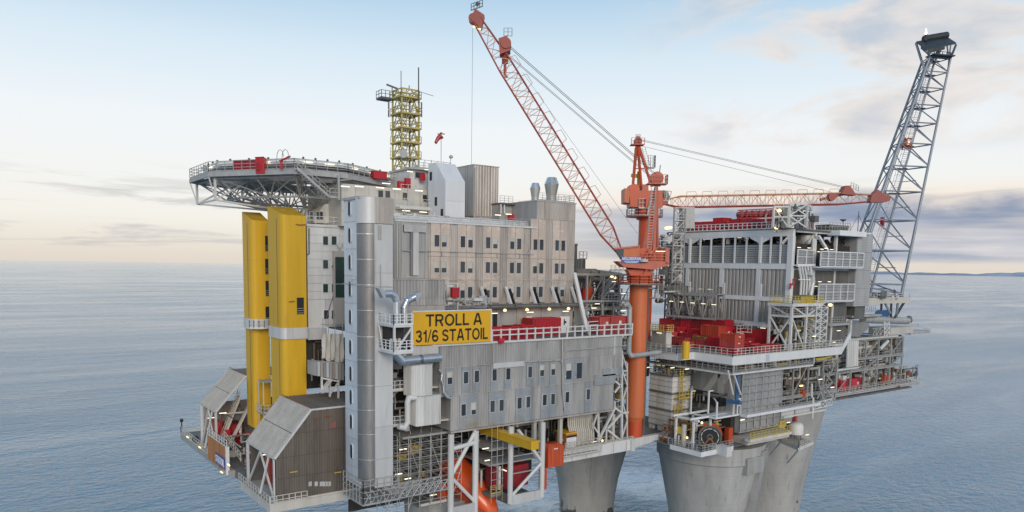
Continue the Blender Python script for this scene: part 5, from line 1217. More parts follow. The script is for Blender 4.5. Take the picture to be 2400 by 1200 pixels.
# ------------------------------------------------------------------ lifeboat station under the lower block
GZ1, GZ0 = 23.8, 22.15           # top and bottom of the main girder at the south edge
def lifeboat_station():
    Yc = 80.0; xa, xb = PY(1056.5, 1100, Yc).x, PY(1114, 1100, Yc).x; zt = PY(1085, 1008, Yc).z-.3; zb = 16.2
    t = T('lifeboat_station', 'white framed lifeboat station full of scaffolding below the lower block', 'lifeboat station', (xa, Yc, zb))
    for x in (xa, xb):
        MB().tube((x, Yc, zb), (x, Yc, zt), .42, 14).build('column', 'white', t, True); MB().tube((x, Yc+10, zb), (x, Yc+10, zt), .35, 10).build('column', 'grey', t, True)
    zm = PY(1056, 1118, Yc).z; zr = PY(1080, 1044, Yc).z
    for p, q, r in (((xa, Yc, zm), (xb, Yc, zt), .27), ((xa, Yc, zm), (xb, Yc, PY(1105, 1178, Yc).z), .25), ((xa, Yc, zr-.3), (xb, Yc, zr+.1), .30)): MB().tube(p, q, r, 12).build('brace', 'white', t, True)
    MB().box((xa, Yc-.35, 16.0), (xb, Yc-.05, PY(1085, 1182, Yc).z)).build('base_wall', 'platewhite', t)
    # floors and scaffolding west of the frame
    x0 = 40.4; lv = [PY(1000, y, Yc+1).z for y in (1178, 1090, 1020)]
    MB().box((PY(985, 1160, Yc).x, Yc+.5, lv[0]-.3), (xa-.2, Yc+13, lv[0])).build('floor', 'deckplate', t)
    MB().bar((PY(985, 1150, Yc+.5).x, Yc+.5, lv[0]), (xa-.3, Yc+.5, lv[0]), .25, .3).build('floor_kerb', 'cream', t)
    MB().box((x0, Yc+3, lv[1]-.2), (xb, Yc+11, lv[1])).build('floor', 'deckplate', t); MB().box((x0+3, Yc+1.5, lv[2]-.25), (xa+1.5, Yc+10, lv[2])).build('floor', 'grey', t)
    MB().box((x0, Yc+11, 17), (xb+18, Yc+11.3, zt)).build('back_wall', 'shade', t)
    b = MB(); r = random.Random(9)
    xs = [x0+i*1.55 for i in range(8)]; ys = [Yc+.2, Yc+2.6, Yc+5.2]
    for x in xs:
        for y in ys: b.tube((x, y, lv[0]-.5), (x, y, zt+.5), .055, 5)
    z = lv[0]+.6
    while z < zt+.3:
        for y in ys: b.tube((xs[0], y, z), (xs[-1], y, z), .045, 5)
        for x in xs: b.tube((x, ys[0], z), (x, ys[-1], z), .045, 5)
        z += .95
    for i in range(0, 7, 2): b.tube((xs[i], ys[0]-.05, lv[0]), (xs[i+1], ys[0]-.05, lv[0]+4.2), .05, 5); b.tube((xs[i+1], ys[0]-.05, lv[0]+4.2), (xs[i], ys[0]-.05, lv[0]+8.2), .05, 5)
    stuff(b.build('scaffold_tube', 'galv', t))
    # lattice walkway from the stair tower foot
    b = MB(); zz = SZ0-.9; b.truss((SX1+.6, SY-.2, zz-.7), (xa-3, SY-.2, zz-.7), (SX1+.6, SY-.2, zz+.5), (xa-3, SY-.2, zz+.5), 7, .07, .05, 'X'); b.truss((SX1+.6, SY+1.3, zz-.7), (xa-3, SY+1.3, zz-.7), (SX1+.6, SY+1.3, zz+.5), (xa-3, SY+1.3, zz+.5), 7, .07, .05, 'X'); b.box((SX1+.6, SY-.2, zz-.75), (xa-3, SY+1.3, zz-.69)); b.build('lattice_walkway', 'galv', t)
    clutter(t, (x0+1, Yc+4.5, lv[0]), (xa+.5, Yc+10.5, zt), 90, 31, ('maroon', 'galv', 'railyellow', 'greydark'), .18, 1, 'boat_gear')
    MB().box((x0+1.5, Yc+7, lv[1]+2), (xa-1, Yc+9.5, lv[1]+4.2)).build('locker', 'maroon', t)
    p = PY(1038, 1152, Yc+.8); MB().box((p.x-.6, Yc+.8, p.z-1.0), (p.x+.6, Yc+1.3, p.z+1.0)).build('life_raft_cabinet', 'orangered', t)
    for a, y in ((945, 1053), (934, 1111), (955, 1122), (1015, 1160), (1036, 1170)): lamp(t, PY(a, y, Yc+2), 'X', 1.0, 'lamp', .1)
    # second bay: hanging platform with red gear
    Y2 = 77.4; xc, xd = PY(1196, 1120, Y2).x, PY(1270, 1120, Y2).x; zb2 = PY(1196, 1180, Y2).z; zt2 = PY(1196, 1018, Y2).z
    u = T('lifeboat_station', 'hanging white framed boat platform beneath the yellow beam', 'lifeboat station', (xc, Y2, zb2))
    for x in (xc, xd): MB().tube((x, Y2, zb2), (x, Y2, zt2+1.0), .36, 12).build('column', 'white', u, True); MB().tube((x, Y2+8, zb2), (x, Y2+8, zt2+1.2), .3, 10).build('column', 'grey', u, True)
    zk = PY(1260, 1085, Y2).z
    for p, q in (((xc, Y2, zb2+.8), (xd, Y2, zk)), ((xd, Y2, zk), (xc+1.2, Y2, zt2+.4))): MB().tube(p, q, .22, 10).build('brace', 'white', u, True)
    MB().box((xc, Y2-.2, zb2-.2), (xd, Y2+.1, zb2+1.1)).build('base_wall', 'platewhite', u); MB().box((xc-.1, Y2, zb2-.2), (xc+.15, Y2+10, zb2+1.1)).build('base_wall', 'greydark', u)
    MB().box((xc, Y2+.1, zb2), (xd, Y2+10, zb2+.1)).build('floor', 'deckplate', u)
    for py_ in (1040, 1065, 1105): z = PY(1230, py_, Y2).z; MB().bar((xc, Y2, z), (xd, Y2, z), .14).build('rail_beam', 'galv', u)
    for py_ in (1085, 1050): z = PY(1180, py_, Y2+2).z; MB().box((xc-2.0, Y2+2, z-.18), (xd+.6, Y2+9, z)).build('floor', 'grey', u)
    MB().box((xc+.6, Y2+2.4, zb2+1.2), (xd-.5, Y2+4.5, zb2+4.2)).build('boat_hatch', 'maroon', u)
    MB().box((xc-1.2, Y2+2.2, zb2+1.4), (xc-.5, Y2+4, zb2+4.4)).build('boat_hatch', 'maroon', u); MB().box((xc-.45, Y2+2.0, zb2+1.4), (xc-.1, Y2+4, zb2+4.6)).build('door', 'white', u)
    p = PY(1266, 1123, Y2); MB().box((xd+.1, Y2-.2, p.z-1.5), (xd+.7, Y2+.8, p.z+1.5)).build('life_raft_cabinet', 'orangered', u)
    b = MB(); b.rail([(xc-1.9, Y2+1.8, zb2+1.1), (xc-.2, Y2+1.8, zb2+1.1)], 1.1, .05, .8); b.build('railing', 'railyellow', u)
    MB().box((xc-1.9, Y2+1.8, zb2+.6), (xc-.2, Y2+9, zb2+1.05)).build('walkway', 'deckplate', u)
    b = MB()
    for k in range(3): x = xc-2.0+k*.9; b.tube((x, Y2+1.5, zb2), (x, Y2+1.5, zt2+1), .05, 5)
    for k in range(8): z = zb2+1+k*1.05; b.tube((xc-2.1, Y2+1.5, z), (xc, Y2+1.5, z), .045, 5)
    stuff(b.build('scaffold_tube', 'galv', u)); clutter(u, (xc-1.8, Y2+4, zb2+1), (xd, Y2+9, zt2), 60, 77, ('galv', 'greydark', 'maroon', 'cream'), .16, 0, 'boat_gear')
    lamp(u, PY(1182, 1102, Y2+1.8), 'Y', 1.0); lamp(u, PY(1138, 1051, Y2+3), 'X', 1.0); lamp(u, PY(1142, 1079, Y2+3), 'X', .8)
lifeboat_station()
def lifeboat():
    bow = PY(1170, 1216, 79.6); ax = V((-.30, .76, .60)).normalized(); L_ = 13.0; side = ax.cross(uz).normalized(); upv = side.cross(ax)
    t = T('lifeboat', 'orange free fall lifeboat pointing nose down behind white columns', 'lifeboat', bow)
    prof = [(0, .06, -.3), (.03, .45, -.2), (.09, 1.0, -.1), (.2, 1.75, 0), (.38, 2.2, .0), (.6, 2.3, .05), (.8, 2.2, .1), (.94, 1.7, .15), (1, 1.2, .15)]
    n = 20; vs = []; fs = []
    for s, r, dz in prof:
        c = bow+ax*(L_*s)+upv*dz
        for j in range(n):
            a = 2*math.pi*j/n; k = 1.0 if math.sin(a) < 0 else .92
            vs.append(c+side*(r*math.cos(a))+upv*(r*k*math.sin(a)))
    for i in range(len(prof)-1):
        for j in range(n): fs.append((i*n+j, i*n+(j+1) % n, (i+1)*n+(j+1) % n, (i+1)*n+j))
    fs += [tuple(range(n)), tuple((len(prof)-1)*n+j for j in range(n))[::-1]]
    MB().add(vs, fs).build('hull', 'boat', t, True)
    b = MB()
    for sgn in (-1, 1): b.path([bow+ax*(L_*s)+side*(sgn*(r+.02))+upv*.0 for s, r, dz in prof[2:8]], .07, 6)
    b.build('rubbing_strake', 'maroon', t)
    c = bow+ax*(L_*.82)+upv*1.8; MB().prism([c-ax*1.2+side*.8, c+ax*1.2+side*.8, c+ax*1.2-side*.8, c-ax*1.2-side*.8], upv*.7).build('wheelhouse', 'boat', t)
    b = MB(); b.bar(bow-ax*2.5+side*1.0-upv*1.7, bow+ax*12+side*1.0-upv*2.6, .25); b.bar(bow-ax*2.5-side*1.0-upv*1.7, bow+ax*12-side*1.0-upv*2.6, .25); b.build('slide_rail', 'greydark', t)
lifeboat()
def hoist_beam():
    p = PZ(1264, 1040, 27.9); z1, z0 = 28.3, 27.25
    t = T('hoist_beam', 'yellow box hoist beam jutting out from under the lower block', 'beam', (p.x, p.y, z0))
    e = PZ(1246, 1036, 28.3); x0, x1 = e.x-.05, e.x+1.15; y0 = e.y
    MB().box((x0, y0, z0), (x1, y0+11.5, z1)).build('beam', 'yellow', t); MB().box((x0-.08, y0-.06, z1-.04), (x1+.08, y0+11.4, z1+.06)).build('top_flange', 'yellow', t)
    b = MB(); b.path([(x0-.1, y0+8.6, z1+.25), (x1+.1, y0+8.8, z1+.25), (x1, y0+9.9, z1+.25), (x0, y0+9.7, z1+.25), (x0-.1, y0+8.6, z1+.25)], .1); b.build('trolley', 'black', t)
    for k in (0, 1): MB().box((x0+.2+.6*k, y0+9.2, z1+.3), (x0+.5+.6*k, y0+9.5, z1+.7)).build('end_light', 'cleanwhite', t)
    MB().box((x1-.02, y0+7, z0+.1), (x1+.05, y0+8, z1-.1)).build('mark', 'black', t)
hoist_beam()
# ------------------------------------------------------------------ main girder deck under the block
def girder_deck():
    x0 = PY(1322, 1070, 80).x; x1 = PY(1484, 1045, 80).x
    t = T('platform_deck', 'white box girder deck edge above the flaring concrete shaft', 'platform deck', (x0, 80, GZ0))
    MB().box((x0-2, 80, GZ0), (x1-.6, 81.2, GZ1)).build('girder', 'white', t); MB().box((x1-.55, 79.8, GZ0-.15), (x1+.25, 81.6, GZ1+.05)).build('girder_end', 'white', t)
    for i in range(5): x = x0+1.5+(x1-x0-3)*i/4; MB().box((x-.06, 79.9, GZ0+.1), (x+.06, 79.999, GZ1-.1)).build('stiffener', 'cream', t)
    MB().box((x0-2, 81.21, GZ1-.5), (98, 121, GZ1)).build('floor', 'deckplate', t)
    xg = 90.5
    MB().prism([(x1+.26, 80.3, GZ0+.1), (x1+.26, 80.3, GZ1), (xg, 80.3, GZ1+.0), (xg, 80.3, GZ0+1.0)], (0, 1.2, 0)).build('haunch', 'white', t)
    MB().prism([(xg, 81.5, GZ0+.9), (xg, 81.5, GZ1+.05), (xg, 68.5, GZ1+.05), (xg, 68.5, GZ0+.2)], (1.2, 0, 0)).build('side_girder', 'white', t)
    MB().rail([(PY(1325, 1050, 79.9).x, 79.95, GZ1), (PY(1420, 1035, 79.9).x, 79.95, GZ1)], 1.15, .05, .9, (1, .66, .33)).build('railing', 'cream', t)
    MB().rail([(PY(1420, 1035, 79.9).x, 80.05, GZ1), (x1, 80.05, GZ1)], .5, .05, 1.2).build('railing', 'cream', t)
    b = MB(); b.box((x0-3.5, 78.9, GZ0+1.0), (x0+6.2, 79.95, GZ0+1.12)); b.build('gangway', 'galv', t)
    b = MB(); b.rail([(x0-3.5, 78.9, GZ0+1.12), (x0+6.2, 78.9, GZ0+1.12)], 1.1, .05, 1.0); b.build('railing', 'cream', t)
    # columns carrying the lower block
    for a in (1256, 1272, 1317, 1440): p = PY(a, 1000, 80.6); MB().bar((p.x, 81.0, GZ1-.2), (p.x, 81.0, PY(a, 985, 81).z+1), .5).build('column', 'cream', t)
    MB().box((x0-8, 92, GZ1), (84, 92.3, 29.5)).build('back_wall', 'brown', t)
    # riser bundle
    r = MB()
    for k in range(13):
        a = 1331+k*4.6; top = PY(a, 968-k*.9, 82.0); mid = PY(a+1, 998-k*.2, 82.0); c = PY(a+4.5, 1012, 81.6); bt = PY(a+5, 1048-k*.4, 81.6)
        MB().path([top, mid, c, bt], .14, 8).build('riser_pipe', 'cream', t, True)
    # lattice bracing by the crane
    b = MB(); yy = 80.6
    def L2(p, q, w=.3): b.bar(PY(*p, yy), PY(*q, yy), w)
    L2((1440, 958), (1402, 1033)); L2((1457, 968), (1422, 1006)); L2((1422, 1006), (1455, 1033)); L2((1457, 968), (1440, 955)); L2((1402, 962), (1403, 1036), .25); L2((1421, 1006), (1421, 1040), .2); L2((1457, 820), (1457, 1035), .3); L2((1400, 968), (1390, 998), .2); L2((1390, 998), (1402, 1015), .2); L2((1458, 968), (1472, 966), .3); L2((1442, 880), (1458, 870), .2); L2((1440, 920), (1458, 897), .25); L2((1440, 892), (1458, 908), .25); L2((1458, 870), (1471, 868), .2); L2((1470, 850), (1470, 1036), .18); L2((1440, 940), (1440, 960), .25)
    L2((1458, 830), (1470, 868), .2); L2((1458, 868), (1470, 905), .2); L2((1470, 905), (1458, 940), .2); L2((1458, 940), (1470, 985), .2); L2((1470, 985), (1456, 1030), .2)
    b.build('lattice', 'white', t)
    clutter(t, (74, 82.4, GZ1), (84, 91, 28.8), 150, 41, ('galv', 'greydark', 'pipebrown', 'cream'), .2, 3); clutter(t, (78, 81.5, 29), (84, 92, 39.5), 130, 42, ('galv', 'greydark', 'pipegrey', 'pipebrown'), .22, 2)
    clutter(t, (58, 84, 24), (70, 91, 28.8), 90, 43, ('galv', 'greydark', 'pipebrown'), .2, 1)
    for a, y in ((1392, 1035), ): lamp(t, PY(a, y, 80.2), 'X', .9)
    p = PY(1411, 1035, 80.3); MB().lathe(p, [(.12, 0), (.22, .15), (.1, .35)], 8).build('floodlight', 'flood', t)
    # tan cabin and orange locker
    Yq = 80.9; a, c = PY(1327, 1018, Yq), PY(1350, 1056, Yq); g = T('deck_cabin', 'tan cabin with yellow roof on the girder deck', 'cabin', (a.x, Yq, GZ1))
    xL = PX(1302, 1010, a.x); MB().box((a.x, Yq, GZ1), (c.x, xL.y, a.z)).build('wall', 'orangewall', g); MB().box((a.x+.1, Yq-.05, GZ1+.1), (c.x-.05, Yq-.001, a.z-.4)).build('front_panel', 'cleanwhite', g); MB().box((a.x+.05, Yq-.07, a.z-.55), (c.x, Yq-.051, a.z-.25)).build('name_strip', 'black', g)
    MB().box((a.x-.12, Yq-.1, a.z), (c.x+.1, xL.y+.1, a.z+.15)).build('roof', 'signyellow', g); MB().bar((a.x-.03, Yq+1.5, a.z-1.6), (a.x-.03, Yq+.7, a.z-.9), .05, .3).build('arrow_mark', 'cleanwhite', g)
    Yq = 78.85; a, c = PY(1285, 1050, Yq), PY(1321, 1090, Yq); g = T('locker', 'bright orange locker with ribbed door at the gangway end', 'locker', (a.x, Yq, c.z))
    MB().box((a.x, Yq, c.z), (c.x, Yq+1.6, a.z)).build('body', 'orangered', g)
    MB().prism([(a.x, Yq, a.z), (c.x, Yq, a.z), (c.x-.5, Yq+.5, a.z+.35), (a.x+.5, Yq+.5, a.z+.35)], (0, 1.1, 0)).build('lid', 'orangered', g)
    b = MB()
    for k in range(1, 4): x = a.x+(c.x-a.x)*k/4; b.box((x-.05, Yq-.06, c.z+.15), (x+.05, Yq-.001, a.z-.15))
    b.build('door_rib', 'salmon', g); MB().box((a.x+1.0, Yq-.07, a.z-.35), (a.x+1.7, Yq-.062, a.z-.2)).build('label_plate', 'cleanwhite', g)
girder_deck()
# ------------------------------------------------------------------ containers on the roof deck of the lower block
def roof_containers():
    z = ROOF2+.0; grp = 'red containers on the accommodation roof deck'
    zt = PY(1153, 802, YB).z+.125
    spec = [(1148, 1197, 753, 1.55, 81.0, 2.0, True, 'red', 'low red skip next to the yellow name board'), (1198, 1224, 753, 1.7, 81.1, 2.0, True, 'red', 'middle of the three low red skips on the roof deck parapet'), (1225, 1250, 752, 1.75, 81.0, 2.0, True, 'red', 'low red skip in front of the tall red container on the roof deck'), (1249, 1313, 743, 2.45, 82.9, 2.3, False, 'red', 'tall red container beside the white door panel on the roof deck'),
            (1406, 1431, 737, 2.4, 81.6, 2.4, False, 'redpale', 'faded red container left of the pair near the crane pedestal'), (1432, 1469, 736, 2.5, 81.4, 2.4, False, 'redpale', 'faded red container right of the pair near the crane pedestal')]
    for a, b, y, h, Y0, d, op, m, lab in spec:
        x0, x1 = PY(a, 770, Y0).x, PY(b, 770, Y0).x; container(x0, x1, Y0, Y0+d, zt, h, m, lab, grp, op)
    p, q = PY(1313, 742, 85.4), PY(1334, 790, 85.4); g = T('door_panel', 'white panel with black mark beside the tall red roof container', 'panel', (p.x, 85.4, zt)); MB().box((p.x, 85.4, zt), (q.x, 85.6, p.z)).build('board', 'cleanwhite', g); MB().box((p.x+.7, 85.36, p.z-1.3), (p.x+.9, 85.39, p.z-.4)).build('mark', 'black', g); MB().box((p.x+.9, 85.36, p.z-1.0), (p.x+1.2, 85.39, p.z-.7)).build('mark', 'black', g)
    p, q = PY(1234, 742, 85.2), PY(1247, 752, 85.2); g = T('notice_panel', 'small white notice panel left of the tall red roof container', 'panel', (p.x, 85.2, zt)); MB().box((p.x, 85.2, zt), (q.x, 85.35, p.z)).build('board', 'cleanwhite', g); MB().bar((p.x+.2, 85.4, zt), (p.x+.2, 85.4, p.z), .1).build('post', 'galv', g)
    g = T('low_barrier', 'short white pipe barrier left of the faded red containers', 'barrier', PY(1390, 785, 82)); MB().rail([PY(1378, 786, 82), PY(1404, 784, 82)], 2.0, .08, 2, (1, .75, .5), False).build('rail', 'white', g)
    p = PY(1173, 799, 79.5); g = one(MB().lathe((p.x, 79.4, p.z-.35), [(.1, 0), (.42, .15), (.5, .45), (.3, .7)], 10), 'buoy_lamp', 'red', 'small red bell fixed at the parapet foot by the sign', 'bell')
    # silver vent pipe against the pedestal
    g = T('vent_pipe', 'thick silver pipe standing between faded containers and the crane pedestal', 'pipe', PY(1475, 800, 80.6))
    MB().path([PY(1462, 716, 81), PY(1470, 712, 81), PY(1476, 722, 81), PY(1475, 778, 81), PY(1474, 826, 79.6), PY(1480, 834, 79.4), PY(1545, 826, 79.4)], .38, 12).build('pipe', 'galv', g, True)
roof_containers()
# ------------------------------------------------------------------ process area between the block and the crane
def mid_area():
    t = T('process_deck', 'cluttered brown pipework deck between the accommodation block and crane', 'process deck', (80, 92, 36))
    deck_frame(t, 77.5, 92, 90, 104, [30, 36, PY(1400, 722, 90).z, 49.2], 4, 3, .3, .35, 'galv')
    zf = PY(1400, 722, 90).z
    clutter(t, (77.8, 90.5, 36), (91.5, 101, zf-.5), 150, 51, ('galv', 'pipegrey', 'pipebrown', 'greydark'), .22, 3)
    clutter(t, (77.5, 91.5, zf+.1), (90, 101, 48.8), 130, 52, ('pipebrown', 'pipebrown', 'pipegrey', 'greydark'), .32, 6)
    b = MB(); b.path([PY(1345, 652, 93), PY(1390, 655, 93), PY(1440, 664, 93)], .5, 10); b.path([PY(1350, 640, 97), PY(1392, 640, 97)], .8, 10); b.path([PY(1402, 644, 97), PY(1450, 650, 97)], .9, 10); b.build('header_pipe', 'pipebrown', t, True)
    p = PY(1387, 640, 92.2); b = MB(); b.path([PY(1381, 706, 92), PY(1381, 668, 92), PY(1384, 650, 92), PY(1388, 640, 92)], .42, 12); b.build('exhaust_pipe', 'pipebrown', t, True)
    p, q = PY(1376, 672, 91.5), PY(1388, 706, 91.5); MB().box((p.x, 91.5, q.z), (q.x, 92.3, p.z)).build('valve_cabinet', 'orangered', t); MB().box((p.x-.6, 91.8, q.z+.3), (p.x-.05, 92.4, p.z-.4)).build('valve_cabinet', 'red', t)
    b = MB(); b.stairs(PY(1412, 700, 89.6), PY(1456, 648, 89.6), 1.0, (0, 1, 0), 1.3); b.build('stair_flight', 'galv', t)
    MB().rail([PY(1410, 706, 89.3), PY(1477, 704, 89.3)], 1.3, .06, .7, (1, .66, .33)).build('railing', 'galv', t)
    MB().bar(PY(1355, 706, 89.4), PY(1480, 705, 89.4), .3, .35).build('edge_beam', 'galv', t)
    for p, q in (((1411, 712), (1411, 738)), ((1437, 710), (1437, 738)), ((1445, 735), (1470, 712)), ((1384, 712), (1390, 740)), ((1360, 712), (1378, 745))): MB().bar(PY(*p, 89.4), PY(*q, 89.4), .25).build('strut', 'galv', t)
    for a, y in ((1461, 688), (1400, 712), (1392, 722), (1461, 728), (1440, 660)): lamp(t, PY(a, y, 89.2), 'X', 1.0)
    for a, y in ((1442, 654), (1434, 651)): MB().lathe(PY(a, y, 90), [(.15, 0), (.3, .2), (.1, .4)], 8).build('floodlight', 'flood', t)
    # small platform level with rail, further back by the crane
    b = MB(); b.bar(PY(1430, 634, 99), PY(1475, 634, 99), .6, .3); b.rail([PY(1432, 632, 99), PY(1470, 632, 99)], .8, .06, 1); b.build('upper_gangway', 'white', t)
    clutter(t, (86, 92, 40), (92, 96, 49), 60, 53, ('cream', 'galv', 'greydark'), .15, 0)
    g = T('silo', 'grey ribbed silo standing behind the accommodation block corner', 'silo', PY(1360, 640, 108)); c = PY(1357, 640, 108); c2 = PY(1357, 607, 108)
    MB().lathe((c.x, c.y, 40), [(1.05, 0), (1.05, c2.z-40)], 12).build('shell', 'pipegrey', g); 
    b = MB()
    for k in range(12): a = 2*math.pi*k/12; b.bar((c.x+1.1*math.cos(a), c.y+1.1*math.sin(a), 40), (c.x+1.1*math.cos(a), c.y+1.1*math.sin(a), c2.z), .16)
    b.build('rib', 'greydark', g); MB().rail([(c.x-1, c.y-1, c2.z), (c.x+1, c.y-1, c2.z), (c.x+1, c.y+1, c2.z)], 1.4, .05, 1).build('railing', 'galv', g)
    g = T('stack', 'slim dark stack beside the silo', 'stack', PY(1349, 600, 104)); MB().tube(PY(1349.5, 640, 104), PY(1349.5, 571, 104), .28, 10).build('pipe', 'greydark', g); MB().tube(PY(1349.5, 576, 104), PY(1349.5, 571, 104), .36, 10).build('cap', 'brown', g)
mid_area()
# ------------------------------------------------------------------ cranes
def boom(t, p0, p1, w, n, mm, md, foot=.10, head=.80, up=uz, taper=.5):
    """square lattice boom from its foot pin p0 to its head p1, tapering at both ends"""
    p0, p1 = V(p0), V(p1); d = (p1-p0); L_ = d.length; d.normalize(); s = d.cross(up).normalized(); u = s.cross(d)
    def sec(f):
        k = w/2
        if f < foot: k *= .35+.65*f/foot
        if f > head: k *= 1-(1-taper)*(f-head)/(1-head)
        c = p0+d*(L_*f); return [c-s*k-u*k, c+s*k-u*k, c+s*k+u*k, c-s*k+u*k]
    fs = [0, foot/2, foot]+[foot+(head-foot)*i/n for i in range(1, n+1)]+[head+(1-head)*i/4 for i in range(1, 5)]
    S = [sec(f) for f in fs]
    for j, nm in enumerate(('lower_chord', 'lower_chord', 'upper_chord', 'upper_chord')):
        b = MB()
        for a, c in zip(S, S[1:]): b.tube(a[j], c[j], .13 if j < 2 else .11, 6)
        b.build(nm, mm if j < 2 else md[0], t)
    b = MB()
    for i, (a, c) in enumerate(zip(S, S[1:])):
        for j in range(4):
            k = (j+1) % 4; b.tube(a[j], c[k], .055, 5) if (i+j) % 2 else b.tube(a[k], c[j], .055, 5)
            b.tube(c[j], c[k], .05, 5)
    b.build('lacing', md[1], t)
    b = MB()                                              # rest brackets along the back of the boom
    for f in fs[3:-4:2]: q = sec(f)[3]; b.path([q, q+u*.9+d*.2, q+u*.9+d*1.8, q+d*2.0], .04, 4)
    b.build('guard_hoop', md[1], t)
    return sec, d, u, s
def crane_near():
    D = 115.0; c = V((84.4, 81.6, 0)); zb = GZ1
    t = T('pedestal_crane', 'orange pedestal crane with long boom raised to the left', 'crane', (c.x, c.y, zb), 'pedestal cranes')
    zt = PD(1497, 665, D).z
    MB().lathe((c.x, c.y, zb), [(1.15, 0), (1.2, 2.6), (1.5, 3.2), (1.5, 3.2), (1.42, zt-zb)], 32).build('pedestal', 'orange', t, True)
    MB().lathe((c.x, c.y, zb+.05), [(1.22, 0), (1.27, 2.4)], 32, False).build('pedestal_foot', 'orangered', t, True)
    MB().lathe((c.x, c.y, zt-.2), [(1.5, 0), (1.95, .8), (1.95, 2.2), (2.3, 2.9), (2.3, 3.4)], 24).build('slew_ring', 'orangered', t, True)
    for k in range(1, 6): zz = zb+3.4+k*3.9; MB().lathe((c.x, c.y, zz), [(1.53-.004*k, 0), (1.53-.004*k, .12)], 32, False).build('weld_band', 'orange', t, True)
    b = MB(); q = c-rh*1.45-fh*.5; b.ladder(q+uz*(zb+.3), q+uz*(zt-1.5), .5, .035, None, fh); b.build('ladder', 'orangered', t)
    b = MB(); q = c+rh*1.3-fh*.75; b.tube(q+uz*(zb+.3), q+uz*(zt-1), .07, 6); b.tube(q+rh*.14+uz*(zb+.3), q+rh*.14+uz*(zt-1), .05, 6); b.build('cable_run', 'greydark', t)
    z0 = PD(1500, 663, D).z; b = MB(); b.lathe((c.x, c.y, z0-.3), [(3.6, 0), (3.6, .2)], 20); b.build('service_platform', 'brown', t)
    ps = [V((c.x+3.5*math.cos(2*math.pi*k/16), c.y+3.5*math.sin(2*math.pi*k/16), z0-.1)) for k in range(17)]; MB().rail(ps, 1.25, .05, 1.5, (1, .66, .33)).build('railing', 'salmon', t)
    # slewing deck: long axis along the image plane
    F = fh; Rr = rh
    def Q(px_, py_, off=0.0): return PD(px_, py_, D+off)
    def slab(pts, off0, off1, name, m):                   # polygon traced at real depth, given thickness towards the back
        a = [PD(x, y, D+off0) for x, y in pts]; return MB().prism(a, F*(off1-off0)).build(name, m, t)
    slab([(1447, 612), (1569, 614), (1568, 622), (1531, 632), (1463, 626)], -2.6, 2.6, 'slew_deck', 'salmon')
    slab([(1440, 581), (1500, 575), (1496, 616), (1463, 616)], -2.4, -.6, 'operator_cab', 'orange')
    slab([(1441, 584), (1462, 582), (1461, 604), (1455, 607)], -2.46, -2.41, 'cab_window', 'glass')
    slab([(1440, 581), (1500, 575), (1499, 579), (1440, 585)], -2.6, -.4, 'cab_roof', 'salmon')
    slab([(1500, 582), (1521, 582), (1521, 614), (1498, 614)], -1.2, 1.6, 'winch_house', 'orangered')
    slab([(1521, 588), (1560, 587), (1560, 614), (1521, 614)], -2.0, 2.2, 'engine_house', 'orange')
    slab([(1560, 580), (1569, 582), (1569, 620), (1559, 619)], -2.6, 2.4, 'end_screen', 'salmon')
    slab([(1470, 632), (1534, 632), (1525, 645), (1478, 645)], -1.6, 1.6, 'slew_skirt', 'orangered')
    b = MB(); b.rail([Q(1503, 614, -2.5), Q(1559, 615, -2.5)], 1.3, .06, .9, (1, .66, .33)); b.build('railing', 'salmon', t)
    b = MB()
    for k in range(5): x = 1524+k*8; b.bar(Q(x, 590, -2.05), Q(x, 613, -2.05), .12)
    b.build('house_rib', 'orangered', t)
    b = MB(); b.bar(Q(1508, 612, -2.6), Q(1526, 578, -2.2), .14); b.bar(Q(1524, 612, -2.6), Q(1540, 580, -2.2), .12); b.bar(Q(1512, 640, -2.4), Q(1530, 606, -2.6), .12); b.build('strut', 'salmon', t)
    lamp(t, Q(1548, 589, -2.7), 'R', 1.4); 
    p = Q(1510, 609, -2.7); MB().lathe(p-uz*.3, [(.7, 0), (.55, .35), (.2, .5)], 12).build('searchlight', 'cream', t)
    # maker's plate
    cpt = Q(1480, 609.5, -2.66); w = 3.05; h = 1.0; sgn = MB().prism([cpt-Rr*w/2-uz*h/2, cpt+Rr*w/2-uz*h/2, cpt+Rr*w/2+uz*h/2, cpt-Rr*w/2+uz*h/2], F*.06).build('maker_plate', 'bluesign', t)
    text_mesh('MOLDEKRAN', .42, 'letterwhite', 'lettering', sgn, cpt-F*.02+uz*.22, Rr, uz, 2.75, .19)
    b = MB(); 
    for k in range(2): b.bar(cpt-F*.02-uz*(.18+.2*k)-Rr*(1.1-.2*k), cpt-F*.02-uz*(.18+.2*k)+Rr*(1.1-.2*k), .03, .08)
    b.build('small_print_line', 'letterwhite', sgn)
    # gantry (A-frame) behind the deck carrying the boom ropes
    hd = Q(1539, 418, 2.0); b = MB()
    for a, o in ((1533, .6), (1540, 2.6)): b.bar(Q(a, 600, o), Q(1538, 438, 1.6+(o-1.6)*.4), .42)
    b.bar(Q(1505, 600, 1.6), Q(1536, 440, 1.6), .34); b.build('gantry_leg', 'salmon', t)
    b = MB()
    for f in (.2, .4, .6, .8): b.bar(Q(1505, 600, 1.6).lerp(Q(1536, 440, 1.6), f), Q(1534, 600, .6).lerp(Q(1538, 438, 1.2), f), .12)
    b.ladder(Q(1520, 598, -.5), Q(1532, 440, .2), .7, .04, None, Rr); b.build('gantry_tie', 'galv', t)
    b = MB(); q = Q(1540, 433, 1.6); b.prism([q-Rr*1.6-F, q+Rr*1.4-F, q+Rr*1.4+F, q-Rr*1.6+F], uz*.15); b.rail([q-Rr*1.5-F, q+Rr*1.4-F, q+Rr*1.4+F], 1.4, .05, .8); b.build('gantry_platform', 'salmon', t)
